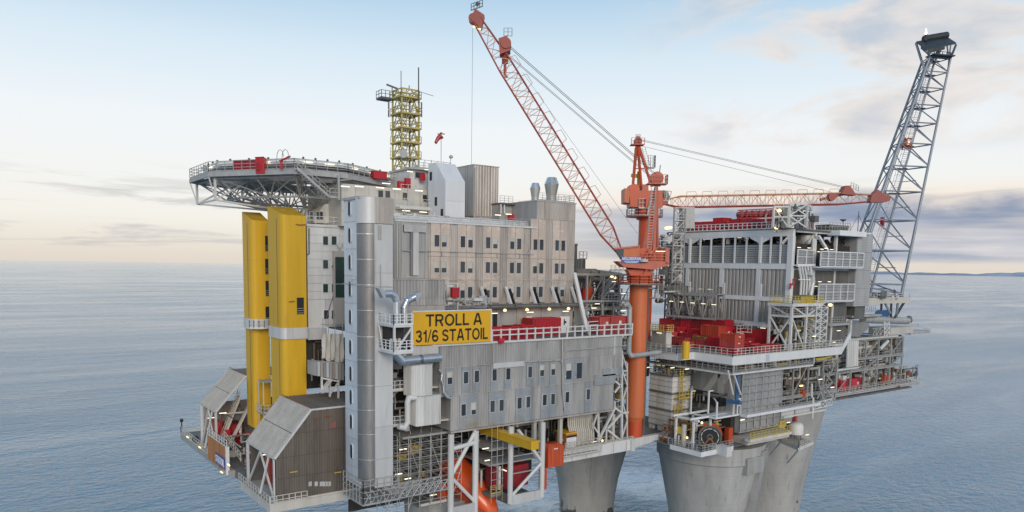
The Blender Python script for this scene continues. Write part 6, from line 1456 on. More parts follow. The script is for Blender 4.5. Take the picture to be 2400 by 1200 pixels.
    b = MB(); b.tube(hd-F*.5, hd+F*.5, 1.0, 16); b.prism([hd-Rr*.5-uz*1.2-F*.4, hd+Rr*.6-uz*1.2-F*.4, hd+Rr*.8+uz*.2-F*.4, hd-Rr*.6+uz*.2-F*.4], F*.8); b.build('sheave_head', 'salmon', t)
    b = MB(); b.tube(hd+uz*.8+Rr*.4, hd+uz*2.0+Rr*.5, .07); b.build('head_light', 'greydark', t)
    # boom and rigging
    p0 = Q(1452, 590, -.6); p1 = PD(1117, 45, 117.0); sec, d, u, s = boom(t, p0, p1, 2.25, 18, 'boomred', ('boomred', 'boompale'), .09, .80, uz, .55)
    hb = PD(1181, 106, 116.2); b = MB(); b.prism([hb-Rr*.6-uz*1.6-F*1.1, hb+Rr*1.0-uz*1.0-F*1.1, hb+Rr*.5+uz*1.1-F*1.1, hb-Rr*.8+uz*.7-F*1.1], F*2.2); b.tube(hb-F*1.3+Rr*.3, hb+F*1.3+Rr*.3, .8, 14); b.build('rope_sheave_block', 'boomred', t)
    b = MB(); b.rail([hb+uz*1.0-F, hb+uz*1.0+Rr*1.2-F], 1.2, .05, .6); b.build('sheave_guard', 'galv', t)
    b = MB(); q = p1; b.prism([q-F*.8-Rr*.9-uz*.2, q-F*.8+Rr*.8-uz*1.5, q-F*.8+Rr*1.2+uz*.4, q-F*.8-Rr*.2+uz*1.3], F*1.6); b.tube(q-F*.7-Rr*.5, q+F*.7-Rr*.5, .7, 14); b.build('boom_head', 'boomred', t)
    b = MB(); b.rail([q+uz*1.0-Rr*.8-F*.6, q+uz*1.6+Rr*.9-F*.6], 1.0, .05, .5); b.tube(q+uz*2.0, q+uz*2.4+Rr*.2, .28, 8); b.build('head_platform', 'greydark', t)
    b = MB(); k1 = PD(1184, 130, 116.0); b.box(k1-V((.35, .35, 1.2)), k1+V((.35, .35, .6))); b.tube(k1-uz*1.2, k1-uz*2.6, .22, 8); b.tube(k1-uz*2.6-Rr*.1, k1-uz*3.2+Rr*.3, .2, 8); b.build('main_hook_block', 'boomred', t)
    b = MB()
    for o in (-.5, .5): b.tube(hb+F*o+uz*.5, hd+F*o+uz*.4, .045, 5)
    for o in (-.4, .4): b.tube(hb+F*o-uz*.9, hd+F*o-uz*.5, .035, 5)
    b.tube(PD(1225, 170, 116), Q(1494, 548, 0), .022, 4); hk = PD(1108, 62, 117.0); b.tube(hk, V((hk.x, hk.y, PD(1106, 386, 117.0).z-1.2)), .03, 4); b.build('wire_rope', 'greydark', t)
    b = MB(); e = V((hk.x, hk.y, PD(1106, 386, 117.0).z-1.2)); b.lathe(e-uz*.5, [(.1, 0), (.22, .15), (.22, .4), (.08, .6)], 8); b.build('whip_hook', 'railyellow', t)
    lamp(t, PD(1113, 63, 116.6), 'R', .6, 'flood', .16); lamp(t, PD(1123, 68, 116.6), 'R', .5, 'flood', .16)
crane_near()
def crane_far():
    D = 140.0; c = PD(1513, 600, D); t = T('pedestal_crane', 'orange crane behind with level boom reaching right to the flare tower', 'crane', (c.x, c.y, 36), 'pedestal cranes')
    F, Rr = fh, rh
    def Q(px_, py_, off=0.0): return PD(px_, py_, D+off)
    zt = Q(1513, 500).z
    MB().lathe((c.x, c.y, 30), [(1.45, 0), (1.45, zt-30)], 28).build('pedestal', 'orangered', t, True)
    def slab(pts, o0, o1, name, m): a = [PD(x, y, D+o0) for x, y in pts]; return MB().prism(a, F*(o1-o0)).build(name, m, t)
    slab([(1474, 447), (1553, 446), (1553, 486), (1540, 490), (1478, 484)], -2.3, 2.3, 'machinery_house', 'orangered')
    slab([(1464, 441), (1475, 441), (1475, 476), (1464, 474)], -2.4, 2.0, 'counterweight', 'orange')
    slab([(1476, 434), (1486, 430), (1498, 434), (1498, 447), (1476, 447)], -1.6, 1.6, 'winch', 'orangered'); slab([(1505, 432), (1520, 432), (1520, 447), (1505, 447)], -1.6, 1.6, 'winch', 'salmon')
    slab([(1541, 462), (1566, 465), (1566, 478), (1541, 484)], -1.4, 1.4, 'boom_seat', 'boomred')
    b = MB(); b.lathe(Q(1513, 500)-uz*1.2, [(1.6, 0), (2.0, 1.2), (2.0, 2.0)], 20); b.build('slew_ring', 'orangered', t)
    slab([(1554, 446), (1566, 449), (1572, 466), (1558, 470)], -1.3, 1.0, 'operator_cab', 'glassgreen'); b = MB()
    for p, q in (((1554, 446), (1574, 449)), ((1574, 449), (1568, 470)), ((1568, 470), (1554, 470)), ((1563, 448), (1560, 470))): b.bar(Q(*p, -1.4), Q(*q, -1.4), .14)
    b.build('cab_frame', 'galv', t)
    # platforms on the pedestal
    for y in (508, ):
        q = Q(1510, y); b = MB(); b.lathe(q-uz*.1, [(3.4, 0), (3.4, .18)], 16); b.build('service_platform', 'salmon', t)
        ps = [V((q.x+3.3*math.cos(2*math.pi*k/14), q.y+3.3*math.sin(2*math.pi*k/14), q.z+.1)) for k in range(15)]; MB().rail(ps, 1.2, .05, 1.5).build('railing', 'galv', t)
    b = MB(); b.rail([Q(1497, 487, -2.6), Q(1512, 487, -2.6), Q(1512, 487, -1)], 1.6, .06, .7); b.stairs(Q(1516, 508, -2.6), Q(1527, 470, -2.6), .8, F, 1.0); b.build('access_stair', 'galv', t)
    # A frame
    b = MB(); ap = Q(1494, 345)
    for a, o in ((1483, -1.3), (1483, 1.3), (1503, -1.3), (1528, -1.1), (1528, 1.1)): b.bar(Q(a, 438, o), ap+F*(o*.3)+Rr*((a-1500)*.012), .38)
    b.bar(Q(1487, 395, -.8), Q(1520, 395, -.8), .22); b.build('gantry_leg', 'orangered', t)
    b = MB(); q = Q(1493, 341); b.prism([q-Rr*1.2-F, q+Rr*1.2-F, q+Rr*1.2+F, q-Rr*1.2+F], uz*.15); b.rail([q-Rr*1.2-F, q+Rr*1.2-F], 1.2, .05, .8); b.build('gantry_platform', 'salmon', t)
    hd = Q(1495, 332); b = MB(); b.tube(hd-F*.4, hd+F*.4, .75, 14); b.bar(hd-uz*1.0, hd+uz*.9, .6); b.build('sheave_head', 'boomred', t)
    b = MB(); b.rail([hd+uz*.8-Rr*.4, hd+uz*.8+Rr*.4], .5, .05, .5); b.build('head_light', 'cream', t)
    b = MB(); q = Q(1521, 394); b.prism([q-Rr*.6-F*.7, q+Rr*1.0-F*.7, q+Rr*1.0+F*.7, q-Rr*.6+F*.7], uz*.12); b.rail([q-Rr*.3-F*.7, q+Rr*1.0-F*.7, q+Rr*1.0+F*.7], 2.2, .05, .5, (1, .75, .5, .25)); b.ladder(Q(1521, 392, -.8), Q(1508, 345, -.3), .6, .04, None, Rr); b.build('ladder_cage', 'galv', t)
    b = MB(); b.box(Q(1489, 412)-V((.8, .3, .3)), Q(1489, 412)+V((.8, .3, .3))); b.bar(Q(1496, 440), Q(1497, 402), .5); b.build('rope_winch', 'railyellow', t)
    # level boom
    p0, p1 = Q(1556, 474), PD(2070, 464, 139.0); sec, d, u, s = boom(t, p0, p1, 2.0, 20, 'boomred', ('boompale', 'boompale'), .07, .80, uz, .45)
    hb = PD(1984, 452, 138.6); b = MB(); b.prism([hb-Rr*1.3-F*1.0-uz*.3, hb+Rr*1.4-F*1.0-uz*.5, hb+Rr*.2-F*1.0+uz*1.2, hb-Rr*.6-F*1.0+uz*1.2], F*2.0); b.build('rope_sheave_block', 'boomred', t)
    b = MB(); b.rail([hb+uz*.8+Rr*.3-F, hb+uz*.2+Rr*1.7-F], 1.0, .05, .6); b.build('sheave_guard', 'galv', t)
    q = PD(1948, 462, 138.6); b = MB(); b.tube(q-F*.6, q+F*.6, .7, 12); b.bar(q-Rr*2.0-uz*.5, q+Rr*1.2+uz*.3, .5); b.bar(q+Rr*.4, hb-uz*.2, .3); b.build('main_hook_block', 'boomred', t)
    q = PD(2056, 465, 138.6); b = MB(); b.prism([q-Rr*1.6-F*.8-uz*.8, q+Rr*1.2-F*.8-uz*.7, q+Rr*1.4-F*.8+uz*.3, q-Rr*.3-F*.8+uz*1.5, q-Rr*1.4-F*.8+uz*.5], F*1.6); b.tube(q+Rr*1.6-F*.5, q+Rr*1.6+F*.5, .6, 12); b.build('boom_head', 'boomred', t)
    b = MB(); b.bar(q+Rr*1.5, q+Rr*1.5+uz*1.4, .1); b.build('head_light', 'boomred', t)
    b = MB()
    for o in (-.5, .5): b.tube(hd+F*o+uz*.4, hb+F*o+uz*.9, .035, 5)
    b.tube(hd-uz*.6, hb-uz*.1-Rr*2, .03, 5); b.build('wire_rope', 'greydark', t)
    lamp(t, Q(1503, 488, -2.4), 'R', .8)
crane_far()
# ------------------------------------------------------------------ east container deck
EZ = 37.0; EY = 70.0
def east_deck():
    x0 = PY(1720, 845, EY).x; x1 = PY(1975, 803, EY).x
    t = T('platform_deck', 'white edged east deck covered with red containers', 'platform deck', (x0, EY, 35.7))
    MB().box((x0+.02, EY+.3, EZ-.25), (124, 101, EZ)).build('floor', 'deckplate', t); MB().box((89.6, 77.6, EZ-.26), (x0, 101, EZ-.01)).build('floor', 'deckplate', t)
    MB().box((x0, EY, 35.8), (x1, EY+.29, EZ+.05)).build('edge_beam', 'cleanwhite', t); MB().box((x0-.3, EY+.02, 35.85), (x0-.01, 77.6, EZ+.04)).build('edge_beam', 'cleanwhite', t)
    MB().box((89.4, 77.3, 35.95), (x0-.31, 77.59, EZ+.03)).build('edge_beam', 'cleanwhite', t); MB().box((89.1, 77.6, 35.9), (89.39, 83, EZ+.02)).build('edge_beam', 'cleanwhite', t)
    MB().prism([(x1, EY+.05, EZ), (x1+2.6, EY+.05, EZ+2.8), (x1+2.6, EY+.05, EZ+1.6), (x1, EY+.05, EZ-1.1)], (0, .2, 0)).build('edge_haunch', 'cleanwhite', t)
    b = MB(); b.rail([(88.9, 84, EZ), (88.9, 77.5, EZ), (x0-.2, 77.5, EZ), (x0-.15, EY+.1, EZ+.05), (x1, EY+.1, EZ+.05)], 1.25, .05, 1.0, (1, .66, .33)); b.build('railing', 'cream', t)
    b = MB(); b.rail([(88.6, 84, EZ), (87.6, 88, EZ), (86, 88, EZ)], 1.25, .05, 1.0, (1, .66, .33)); b.box((86, 84, EZ-.5), (89.4, 96, EZ-.02)); b.build('side_walkway', 'white', t)
    p = PZ(1607, 832, EZ); MB().lathe((p.x, p.y, EZ-.6), [(.55, 0), (.55, 2.6), (.45, 2.7)], 16).build('bollard', 'yellow', t, True)
    for i in range(3): MB().box((x0+8+i*3, EY-.03, 35.9), (x0+8.9+i*3, EY-.004, EZ)).build('patch', 'paleblue', t) if i == 0 else None
    # walkway one level down, lamps under the deck edge
    zw = PY(1740, 873, EY).z; MB().box((x0-.2, EY-.1, zw-.25), (PY(1905, 858, EY).x, EY+1.4, zw)).build('walkway', 'white', t); MB().box((x0-.5, EY+.2, zw-.25), (x0+.8, 90, zw-.01)).build('walkway', 'white', t)
    b = MB(); b.rail([(x0-.45, 90, zw), (x0-.45, EY-.05, zw), (PY(1905, 858, EY).x, EY-.05, zw)], 1.2, .045, 1.1, (1, .66, .33)); b.build('railing', 'galv', t)
    clutter(t, (x0+.5, EY+.5, zw+.2), (x1, EY+3, EZ-.8), 90, 81, ('railyellow', 'pipebrown', 'galv', 'greydark'), .2, 0)
    for k in range(6): MB().lathe((x0+1.5+k*2.6, EY+.6, zw+.95), [(.25, 0), (.4, .12), (.2, .3)], 8).build('deck_lamp', 'railyellow', t)
    b = MB()
    for a in (93.6, 101, 108, 115): b.bar((a, EY+.3, zw), (a, EY+.3, 35.8), .16)
    for px0, px1, y0, y1 in ((1706, 1718, 868, 925), (1719, 1736, 874, 925)): b.bar(PY(px0, y0, EY+.2), PY(px1, y1, EY+.2), .2)
    b.build('hanger', 'white', t)
    # ribbed cabinet with yellow rail at the west corner
    p = PZ(1560, 815, EZ); g = T('deck_cabinet', 'grey ribbed cabinet with yellow top rail beside the crane pedestal', 'cabinet', (p.x, p.y, EZ))
    MB().box((p.x, p.y, EZ), (p.x+1.3, p.y+3.2, EZ+2.6)).build('body', 'greydark', g); clad(g, 'Y', p.y, p.x, p.x+1.3, EZ, EZ+2.6, 2, 1, 'white', 'corr', .3, .1); clad(g, 'X', p.x, p.y, p.y+3.2, EZ, EZ+2.6, 2, 1, 'beige', 'flat')
    MB().rail([(p.x-.4, p.y+3.2, EZ+2.7), (p.x-.4, p.y-.3, EZ+2.7), (p.x+1.4, p.y-.3, EZ+2.7)], 1.1, .06, .6, (1, .66, .33)).build('railing', 'railyellow', g); MB().box((p.x-.5, p.y-.4, EZ+2.6), (p.x+1.5, p.y+3.3, EZ+2.7)).build('platform', 'galv', g); lamp(g, (p.x-.4, p.y+1.2, EZ+2.4), 'Y', 1.0)
east_deck()
def east_containers():
    grp = 'red containers and skips on the east deck'
    S = [  # x, size x, y, size y, base above deck, height, open, colour, label
     (109.0, 2.4, 75.3, 6.8, 0, 3.0, False, 'red', 'long bright red container along the east deck beside the white frame'),
     (107.6, 2.4, 83.2, 5.1, 0, 4.2, False, 'red', 'long tall red container at the right end of the back row on the east deck'),
     (107.6, 2.4, 88.4, 2.1, 0, 4.0, False, 'maroon', 'dark red container in the middle of the back row on the east deck'),
     (107.6, 2.4, 90.6, 2.4, 0, 3.8, False, 'red', 'bright red container second from left in the back row on the east deck'),
     (107.7, 2.3, 93.1, 2.1, 0, 3.5, True, 'maroon', 'open topped dark red container near the left end of the back row'),
     (107.6, 2.4, 95.3, 3.0, 0, 3.6, False, 'red', 'red container at the left end of the back row near the pedestal'),
     (103.0, 2.1, 80.8, 3.8, 0, 1.7, False, 'maroon', 'dark red skip carrying the orange red box on the east deck'),
     (103.05, 2.0, 80.85, 3.7, 1.75, 1.7, False, 'boxorange', 'orange red box stacked before the back row on the east deck'),
     (105.3, 1.7, 81.0, 2.0, 0, 3.4, False, 'red', 'narrow red box between the orange red box and the white trestle'),
     (101.0, 1.9, 82.2, 2.4, 0, 1.6, True, 'rust', 'rusty brown skip below the orange red box'),
     (99.4, 2.0, 85.0, 3.0, 0, 1.3, True, 'redpale', 'faded red low skip left of the rusty brown skip'),
     (101.7, 2.0, 85.2, 2.9, 0, 1.9, True, 'maroon', 'dark red skip behind the faded low skip on the east deck'),
     (103.9, 2.2, 85.4, 2.8, 0, 2.5, False, 'red', 'red box before the middle of the back row on the east deck'),
     (99.0, 2.4, 88.6, 3.2, 0, 2.0, True, 'redpale', 'faded red skip standing behind the grey ribbed cabinet'),
     (102.0, 2.4, 89.0, 4.0, 0, 2.7, False, 'red', 'large red box between the grey ribbed cabinet and the back row'),
     (98.0, 2.2, 82.7, 2.2, 0, .95, True, 'redpale', 'faded red flat skip nearest the yellow bollard'),
     (99.4, 1.9, 80.0, 2.4, 0, 1.25, True, 'redpale', 'faded red flat skip left of the tall red box'),
     (99.0, 1.9, 76.8, 3.0, 0, 1.95, False, 'red', 'tall bright red box left of the stacked skips at the deck corner'),
     (102.4, 2.4, 77.2, 2.4, 0, 1.5, True, 'redpale', 'faded red skip behind the stacked skips at the deck corner'),
     (105.2, 2.4, 77.0, 2.6, 0, 1.6, True, 'maroon', 'dark red skip in front of the long bright red container'),
     (100.3, 2.1, 72.0, 2.2, 0, 1.0, True, 'maroon', 'first low dark skip right of the stacked skips'),
     (102.6, 2.1, 72.0, 2.1, 0, 1.05, True, 'redpale', 'second low skip from the stacked skips along the deck front'),
     (104.9, 2.0, 72.0, 2.0, 0, 1.0, True, 'red', 'third low red skip from the stacked skips along the deck front'),
     (107.1, .95, 72.0, 1.9, 0, 1.0, True, 'maroon', 'last narrow dark skip of the front row by the white frame'),
     (103.2, 2.4, 74.5, 2.2, 0, 1.1, True, 'red', 'low red skip in the second row behind the front skips')]
    for x, sx, y, sy, dz, h, op, m, lab in S: container(x, x+sx, y, y+sy, EZ+.02+dz, h, m, lab, grp, op)
    p = PZ(1721, 830, EZ+.02); nm = ['bottom', 'middle', 'top']
    for k in range(3): container(p.x, p.x+2.2, p.y, p.y+2.8, EZ+.02+k*1.02, .95, ['red', 'redpale', 'boxorange'][k], nm[k]+' skip of the stack of three at the east deck corner', grp, k == 2)
    # white trestle and pipe rack between the containers
    p = V((106.2, 79.2, EZ)); g = T('trestle', 'small white cross braced trestle between the east deck containers', 'trestle', (p.x, p.y, EZ))
    b = MB(); X0, Y0 = p.x, p.y
    for dx in (0, 1.3):
        for dy in (0, 1.3): b.bar((X0+dx, Y0+dy, EZ), (X0+dx, Y0+dy, EZ+2.4), .14)
    for z in (EZ+.2, EZ+2.3): b.bar((X0, Y0, z), (X0+1.3, Y0, z), .12); b.bar((X0, Y0, z), (X0, Y0+1.3, z), .12)
    b.bar((X0, Y0, EZ+.2), (X0+1.3, Y0, EZ+2.3), .1); b.bar((X0+1.3, Y0, EZ+.2), (X0, Y0, EZ+2.3), .1); b.bar((X0, Y0, EZ+.2), (X0, Y0+1.3, EZ+2.3), .1); b.build('frame', 'white', g); lamp(g, (X0+.6, Y0-.1, EZ+2.1), 'X', .8)
    MB().rail([(X0-.4, Y0, EZ+2.5), (X0+1.6, Y0, EZ+2.5), (X0+1.6, Y0-1.5, EZ+2.5)], 1.2, .05, .9).build('railing', 'cream', g)
    g = T('pipe_rack', 'white pipe rack above the long bright red container', 'pipe rack', PZ(1745, 790, EZ)); p = PX(1745, 757, 110.2); q = PX(1803, 764, 110.2)
    b = MB(); b.bar(p, q, .7, .6); b.bar(p, (p.x, p.y, EZ), .3); b.bar(q, (q.x, q.y, EZ), .3); b.build('beam', 'white', g); lamp(g, PX(1788, 769, 109.6), 'Y', 1.0)
    clutter(g, (109.6, 75, EZ+2.2), (111.5, 84, EZ+3.6), 60, 83, ('greydark', 'galv', 'cream'), .2, 0)
east_containers()
# ------------------------------------------------------------------ gas treatment module
GX, GY0, GY1 = 112.0, 73.6, 99.3
def gas_module():
    t = T('gas_module', 'grey panelled gas module with white frame and louvres', 'module', (GX, GY0, EZ))
    yv = lambda px_, y=600: PX(px_, y, GX).y
    zv = lambda py_, px_=1750: PX(px_, py_, GX).z
    zt, zt0 = zv(541), zv(556); zl1, zl0 = zv(574), zv(617); zb1, zb0 = zv(617), zv(630); zm1, zm0 = zv(693), zv(703); zg = zv(752)
    MB().box((GX+.5, GY0+.5, zb0), (GX+20, GY1, zl1+.2)).build('core', 'shade', t); MB().box((GX+.4, GY0+.5, EZ), (GX+19, GY1-.3, zb0-.01)).build('core', 'greydark', t)
    MB().box((GX-.15, GY0-.15, zt0), (GX+.5, GY1, zt)).build('top_beam', 'cleanwhite', t); MB().box((GX-.1, GY0-.1, zb0), (GX+.5, GY1, zb1)).build('mid_beam', 'cleanwhite', t)
    MB().box((GX-.08, GY0, zm0), (GX+.4, yv(1690), zm1)).build('low_beam', 'cleanwhite', t); MB().box((GX-.1, GY0+4, zg-.6), (GX+.4, yv(1690), zg)).build('base_beam', 'cleanwhite', t)
    cols = [1583, 1596, 1617, 1641, 1666, 1695, 1722, 1749, 1782, 1806, 1829]
    for a in cols:
        w = .42 if a in (1617, 1782) else .26; MB().bar((GX-.05, yv(a), zb1), (GX-.05, yv(a), zt0), w).build('post', 'cleanwhite', t)
    MB().box((GX-.2, GY0-.2, EZ), (GX+.6, GY0+.75, zt0-.01)).build('corner_column', 'cleanwhite', t)
    ed = sorted([yv(a) for a in cols]+[GY0+.8, GY1])
    for a, b in zip(ed, ed[1:]):
        if b-a > .5: panel(t, 'X', GX+.25, a+.15, b-.15, zl0, zl1, 'greymid', 'louvre', .42, .16, 'louvre_panel')
    for a, sg in ((1617, 1), (1617, -1), (1782, 1), (1782, -1)):
        y = yv(a); MB().prism([(GX-.08, y, zt0), (GX-.08, y+sg*2.4, zt0), (GX-.08, y+sg*1.9, zt0-.35), (GX-.08, y+sg*.35, zl1+.3), (GX-.08, y, zl1-.2)], (.3, 0, 0)).build('haunch', 'cleanwhite', t)
    MB().bar((GX-.02, yv(1832), zl1+.1), (GX-.02, GY0+.6, zt0-.1), .4).build('brace', 'cleanwhite', t)
    # dark services seen in the open top storey
    clutter(t, (GX+1, GY0+1, zl1+.3), (GX+5, GY1-1, zt0-.1), 110, 91, ('greydark', 'pipegrey', 'black'), .3, 0)
    for a, y in ((1672, 556), (1697, 555), (1762, 556), (1733, 557), (1640, 556)): lamp(t, PX(a, y, GX+1.2), 'Y', .8)
    # ribbed wall sheets with stepped pilasters
    ys = [yv(1563, 650), yv(1610, 650), yv(1650, 650), yv(1688, 650), yv(1730, 650), yv(1775, 650), yv(1815, 650), GY0+.8]
    for a, b in zip(ys, ys[1:]): panel(t, 'X', GX+.3, b, a, zm1, zb0, 'clad', 'corr', .75, .2)
    for a, b in zip(ys[3:], ys[4:]): panel(t, 'X', GX+.3, b, a, zg, zm0, 'clad', 'corr', .75, .2)
    for a, b in zip(ys, ys[1:]): panel(t, 'X', GX+.36, b, a, EZ, zg-.7, 'grey', 'flat')
    for a, b in zip(ys[:3], ys[1:4]): panel(t, 'X', GX+.35, b, a, zg-2, zm1, 'clad', 'corr', .75, .2)
    for a in (1610, 1690, 1776):
        y = yv(a, 650); MB().box((GX-.05, y-.45, zb0-3.4 if a < 1700 else zg), (GX+.4, y+.35, zb0)).build('pilaster', 'cleanwhite', t); MB().box((GX-.06, y-.9, zb0-5.2), (GX+.4, y-.451, zb0-2.6)).build('pilaster', 'cleanwhite', t)
    # roof with parapet rail
    MB().box((GX-.2, GY0-.2, zt), (GX+21, GY1, zt+.2)).build('roof', 'deckplate', t)
    b = MB(); y = yv(1820, 545); b.rail([(GX-.1, GY1, zt+.2), (GX-.1, y, zt+.2)], 1.15, .07, 1.0, (1, .6)); b.build('railing', 'cleanwhite', t)
    # south side: open storeys behind the corner column
    zs = [EZ, PY(1900, 703, GY0).z, PY(1900, 628, GY0).z, zt]
    deck_frame(t, GX+1, 132.6, GY0+.6, 94, zs, 3, 3, .5, .4, 'white', 'deckplate', False, None)
    for k in range(3): clutter(t, (GX+1.5, GY0+1.4, zs[k]), (132, GY0+7, zs[k+1]-.5), 95, 95+k, ('pipegrey', 'galv', 'greydark', 'cream', 'pipebrown'), .35, 4)
    MB().box((GX+1, GY0+9, EZ), (132, GY0+9.2, zs[2])).build('inner_wall', 'shade', t)
    MB().box((GX+3, GY0+3, zs[2]), (GX+11, GY0+8, zt-.4)).build('inner_wall', 'brown', t)
    x2 = PY(2035, 700, GY0).x
    MB().box((PY(1946, 545, GY0).x, GY0-1.8, PY(1960, 553, GY0).z), (132, GY0+.5, PY(1960, 541, GY0).z)).build('roof_overhang', 'cleanwhite', t)
    b = MB(); b.bar(PY(1918, 553, GY0-.3), PY(1940, 588, GY0-.3), .42); b.bar(PY(1905, 552, GY0+1), PY(1890, 575, GY0+1), .4); b.bar(PY(1960, 553, GY0-.4), PY(1958, 590, GY0-.4), .42); b.bar(PY(1910, 560, GY0), PY(1905, 640, GY0), .38); b.build('prop', 'cleanwhite', t)
    # screens of the hanging galleries
    for (a, y0, c, y1, Ys) in ((1868, 585, 1907, 619, GY0-.6), (1922, 589, 2021, 625, GY0-2.2), (1917, 666, 1999, 702, GY0-1.4)):
        p, q = PY(a, y0, Ys), PY(c, y1, Ys); n = max(2, round((q.x-p.x)/2.4)); g = MB()
        for i in range(n): panel(t, 'Y', Ys, p.x+(q.x-p.x)*i/n, p.x+(q.x-p.x)*(i+1)/n, q.z, p.z, 'greymid', 'louvre', .5, .10, 'screen_panel')
        for i in range(n+1): x = p.x+(q.x-p.x)*i/n; g.bar((x, Ys-.18, q.z-.1), (x, Ys-.18, p.z), .14)
        for z in (p.z, q.z-.1, (p.z+q.z)/2): g.bar((p.x, Ys-.18, z), (q.x, Ys-.18, z), .18 if z != (p.z+q.z)/2 else .1)
        g.build('screen_frame', 'cleanwhite', t); MB().box((p.x, Ys, q.z-.4), (q.x, GY0+.6, q.z-.15)).build('gallery_floor', 'cleanwhite', t)
        for i in range(2): lamp(t, (p.x+1.5+i*3, Ys+.6, p.z+.4), 'X', .9)
    # bent pipes rising between the storeys
    for k in range(5):
        a = 1873+k*6.5; MB().path([PY(a, 625, GY0-1), PY(a+4, 650, GY0-1), PY(a+5, 662, GY0-1), PY(a+3, 690, GY0-1)], .2, 8).build('bent_pipe', 'white', t, True)
    MB().path([PY(1895, 640, GY0-1.3), PY(1904, 645, GY0-1.3), PY(1905, 662, GY0-1.3), PY(1900, 690, GY0-1.3)], .4, 12).build('bent_pipe', 'platewhite', t, True)
    MB().bar(PY(1868, 622, GY0-1.1), PY(1910, 621, GY0-1.1), .3, .4).build('pipe_beam', 'cleanwhite', t); MB().bar(PY(1872, 655, GY0-1.2), PY(1900, 656, GY0-1.2), .16).build('pipe_beam', 'cleanwhite', t)
    p = PY(1862, 660, GY0-.9); clutter(t, (p.x-.3, GY0-1.2, p.z-1.2), (p.x+.8, GY0-.3, p.z+.5), 5, 3, ('maroon', 'redpale'), .14, 0)
    MB().path([PY(1906, 560, GY0-.5), PY(1904, 625, GY0-.5), PY(1900, 640, GY0-.5)], .28, 10).build('downcomer', 'white', t, True)
    b = MB(); b.lathe(PY(1885, 582, GY0+2.5), [(1.6, -1), (1.6, 2.2), (1.0, 2.6)], 18); b.build('vessel', 'galv', t, True)
    # flexible hoses by the riser casing
    b = MB(); rr = random.Random(8)
    for k in range(12):
        a = 1972+k*3.5; y = rr.uniform(552, 640); pts = [PY(a+8*math.sin(j*.9+k), y+j*8, GY0+1.5) for j in range(5)]; b.path(pts, .16, 6)
    b.build('hose', 'greydark', t); b = MB()
    for k in range(6):
        a = 1978+k*4; y = rr.uniform(630, 665); pts = [PY(a+6*math.sin(j*1.1+k), y+j*6, GY0+.8) for j in range(4)]; b.path(pts, .13, 6)
    b.build('hose', 'redpale', t)
    for a, y in ((1946, 718), ): MB().lathe(PY(a, y, GY0-1), [(.2, 0), (.38, .25), (.15, .5)], 8).build('floodlight', 'flood', t)
    for a, y in ((1920, 590), (1936, 582), (1990, 629), (1912, 671), (1985, 623)): lamp(t, PY(a, y, GY0-.8), 'X', .9)
    # tall riser casing
    g = T('riser_casing', 'tall plain grey riser casing in front of the flare tower', 'casing', PY(2010, 720, GY0-1)); Yc = GY0-.8
    xa, xb = PY(2006, 620, Yc).x, PY(2042, 620, Yc).x; z1, z0 = PY(2030, 549, Yc).z, PY(2020, 718, Yc).z
    MB().box((xa+.03, Yc+.05, z0), (xb-.03, Yc+5, z1)).build('core', 'grey', g); clad(g, 'Y', Yc, xa, xb, z0, z1, 1, 4, 'grey', 'louvre', .3, .03, 'sheet'); MB().box((xa+1.5, Yc+.5, z0-2.4), (xb-.3, Yc+4, z0-.01)).build('foot', 'greydark', g); clad(g, 'X', xa, Yc, Yc+5, z0, z1, 1, 3, 'grey', 'flat')
    MB().bar(PY(2026, 548, Yc-.2), PY(2040, 547, Yc-.2), .5, .25).build('cap_light', 'cleanwhite', g)
gas_module()
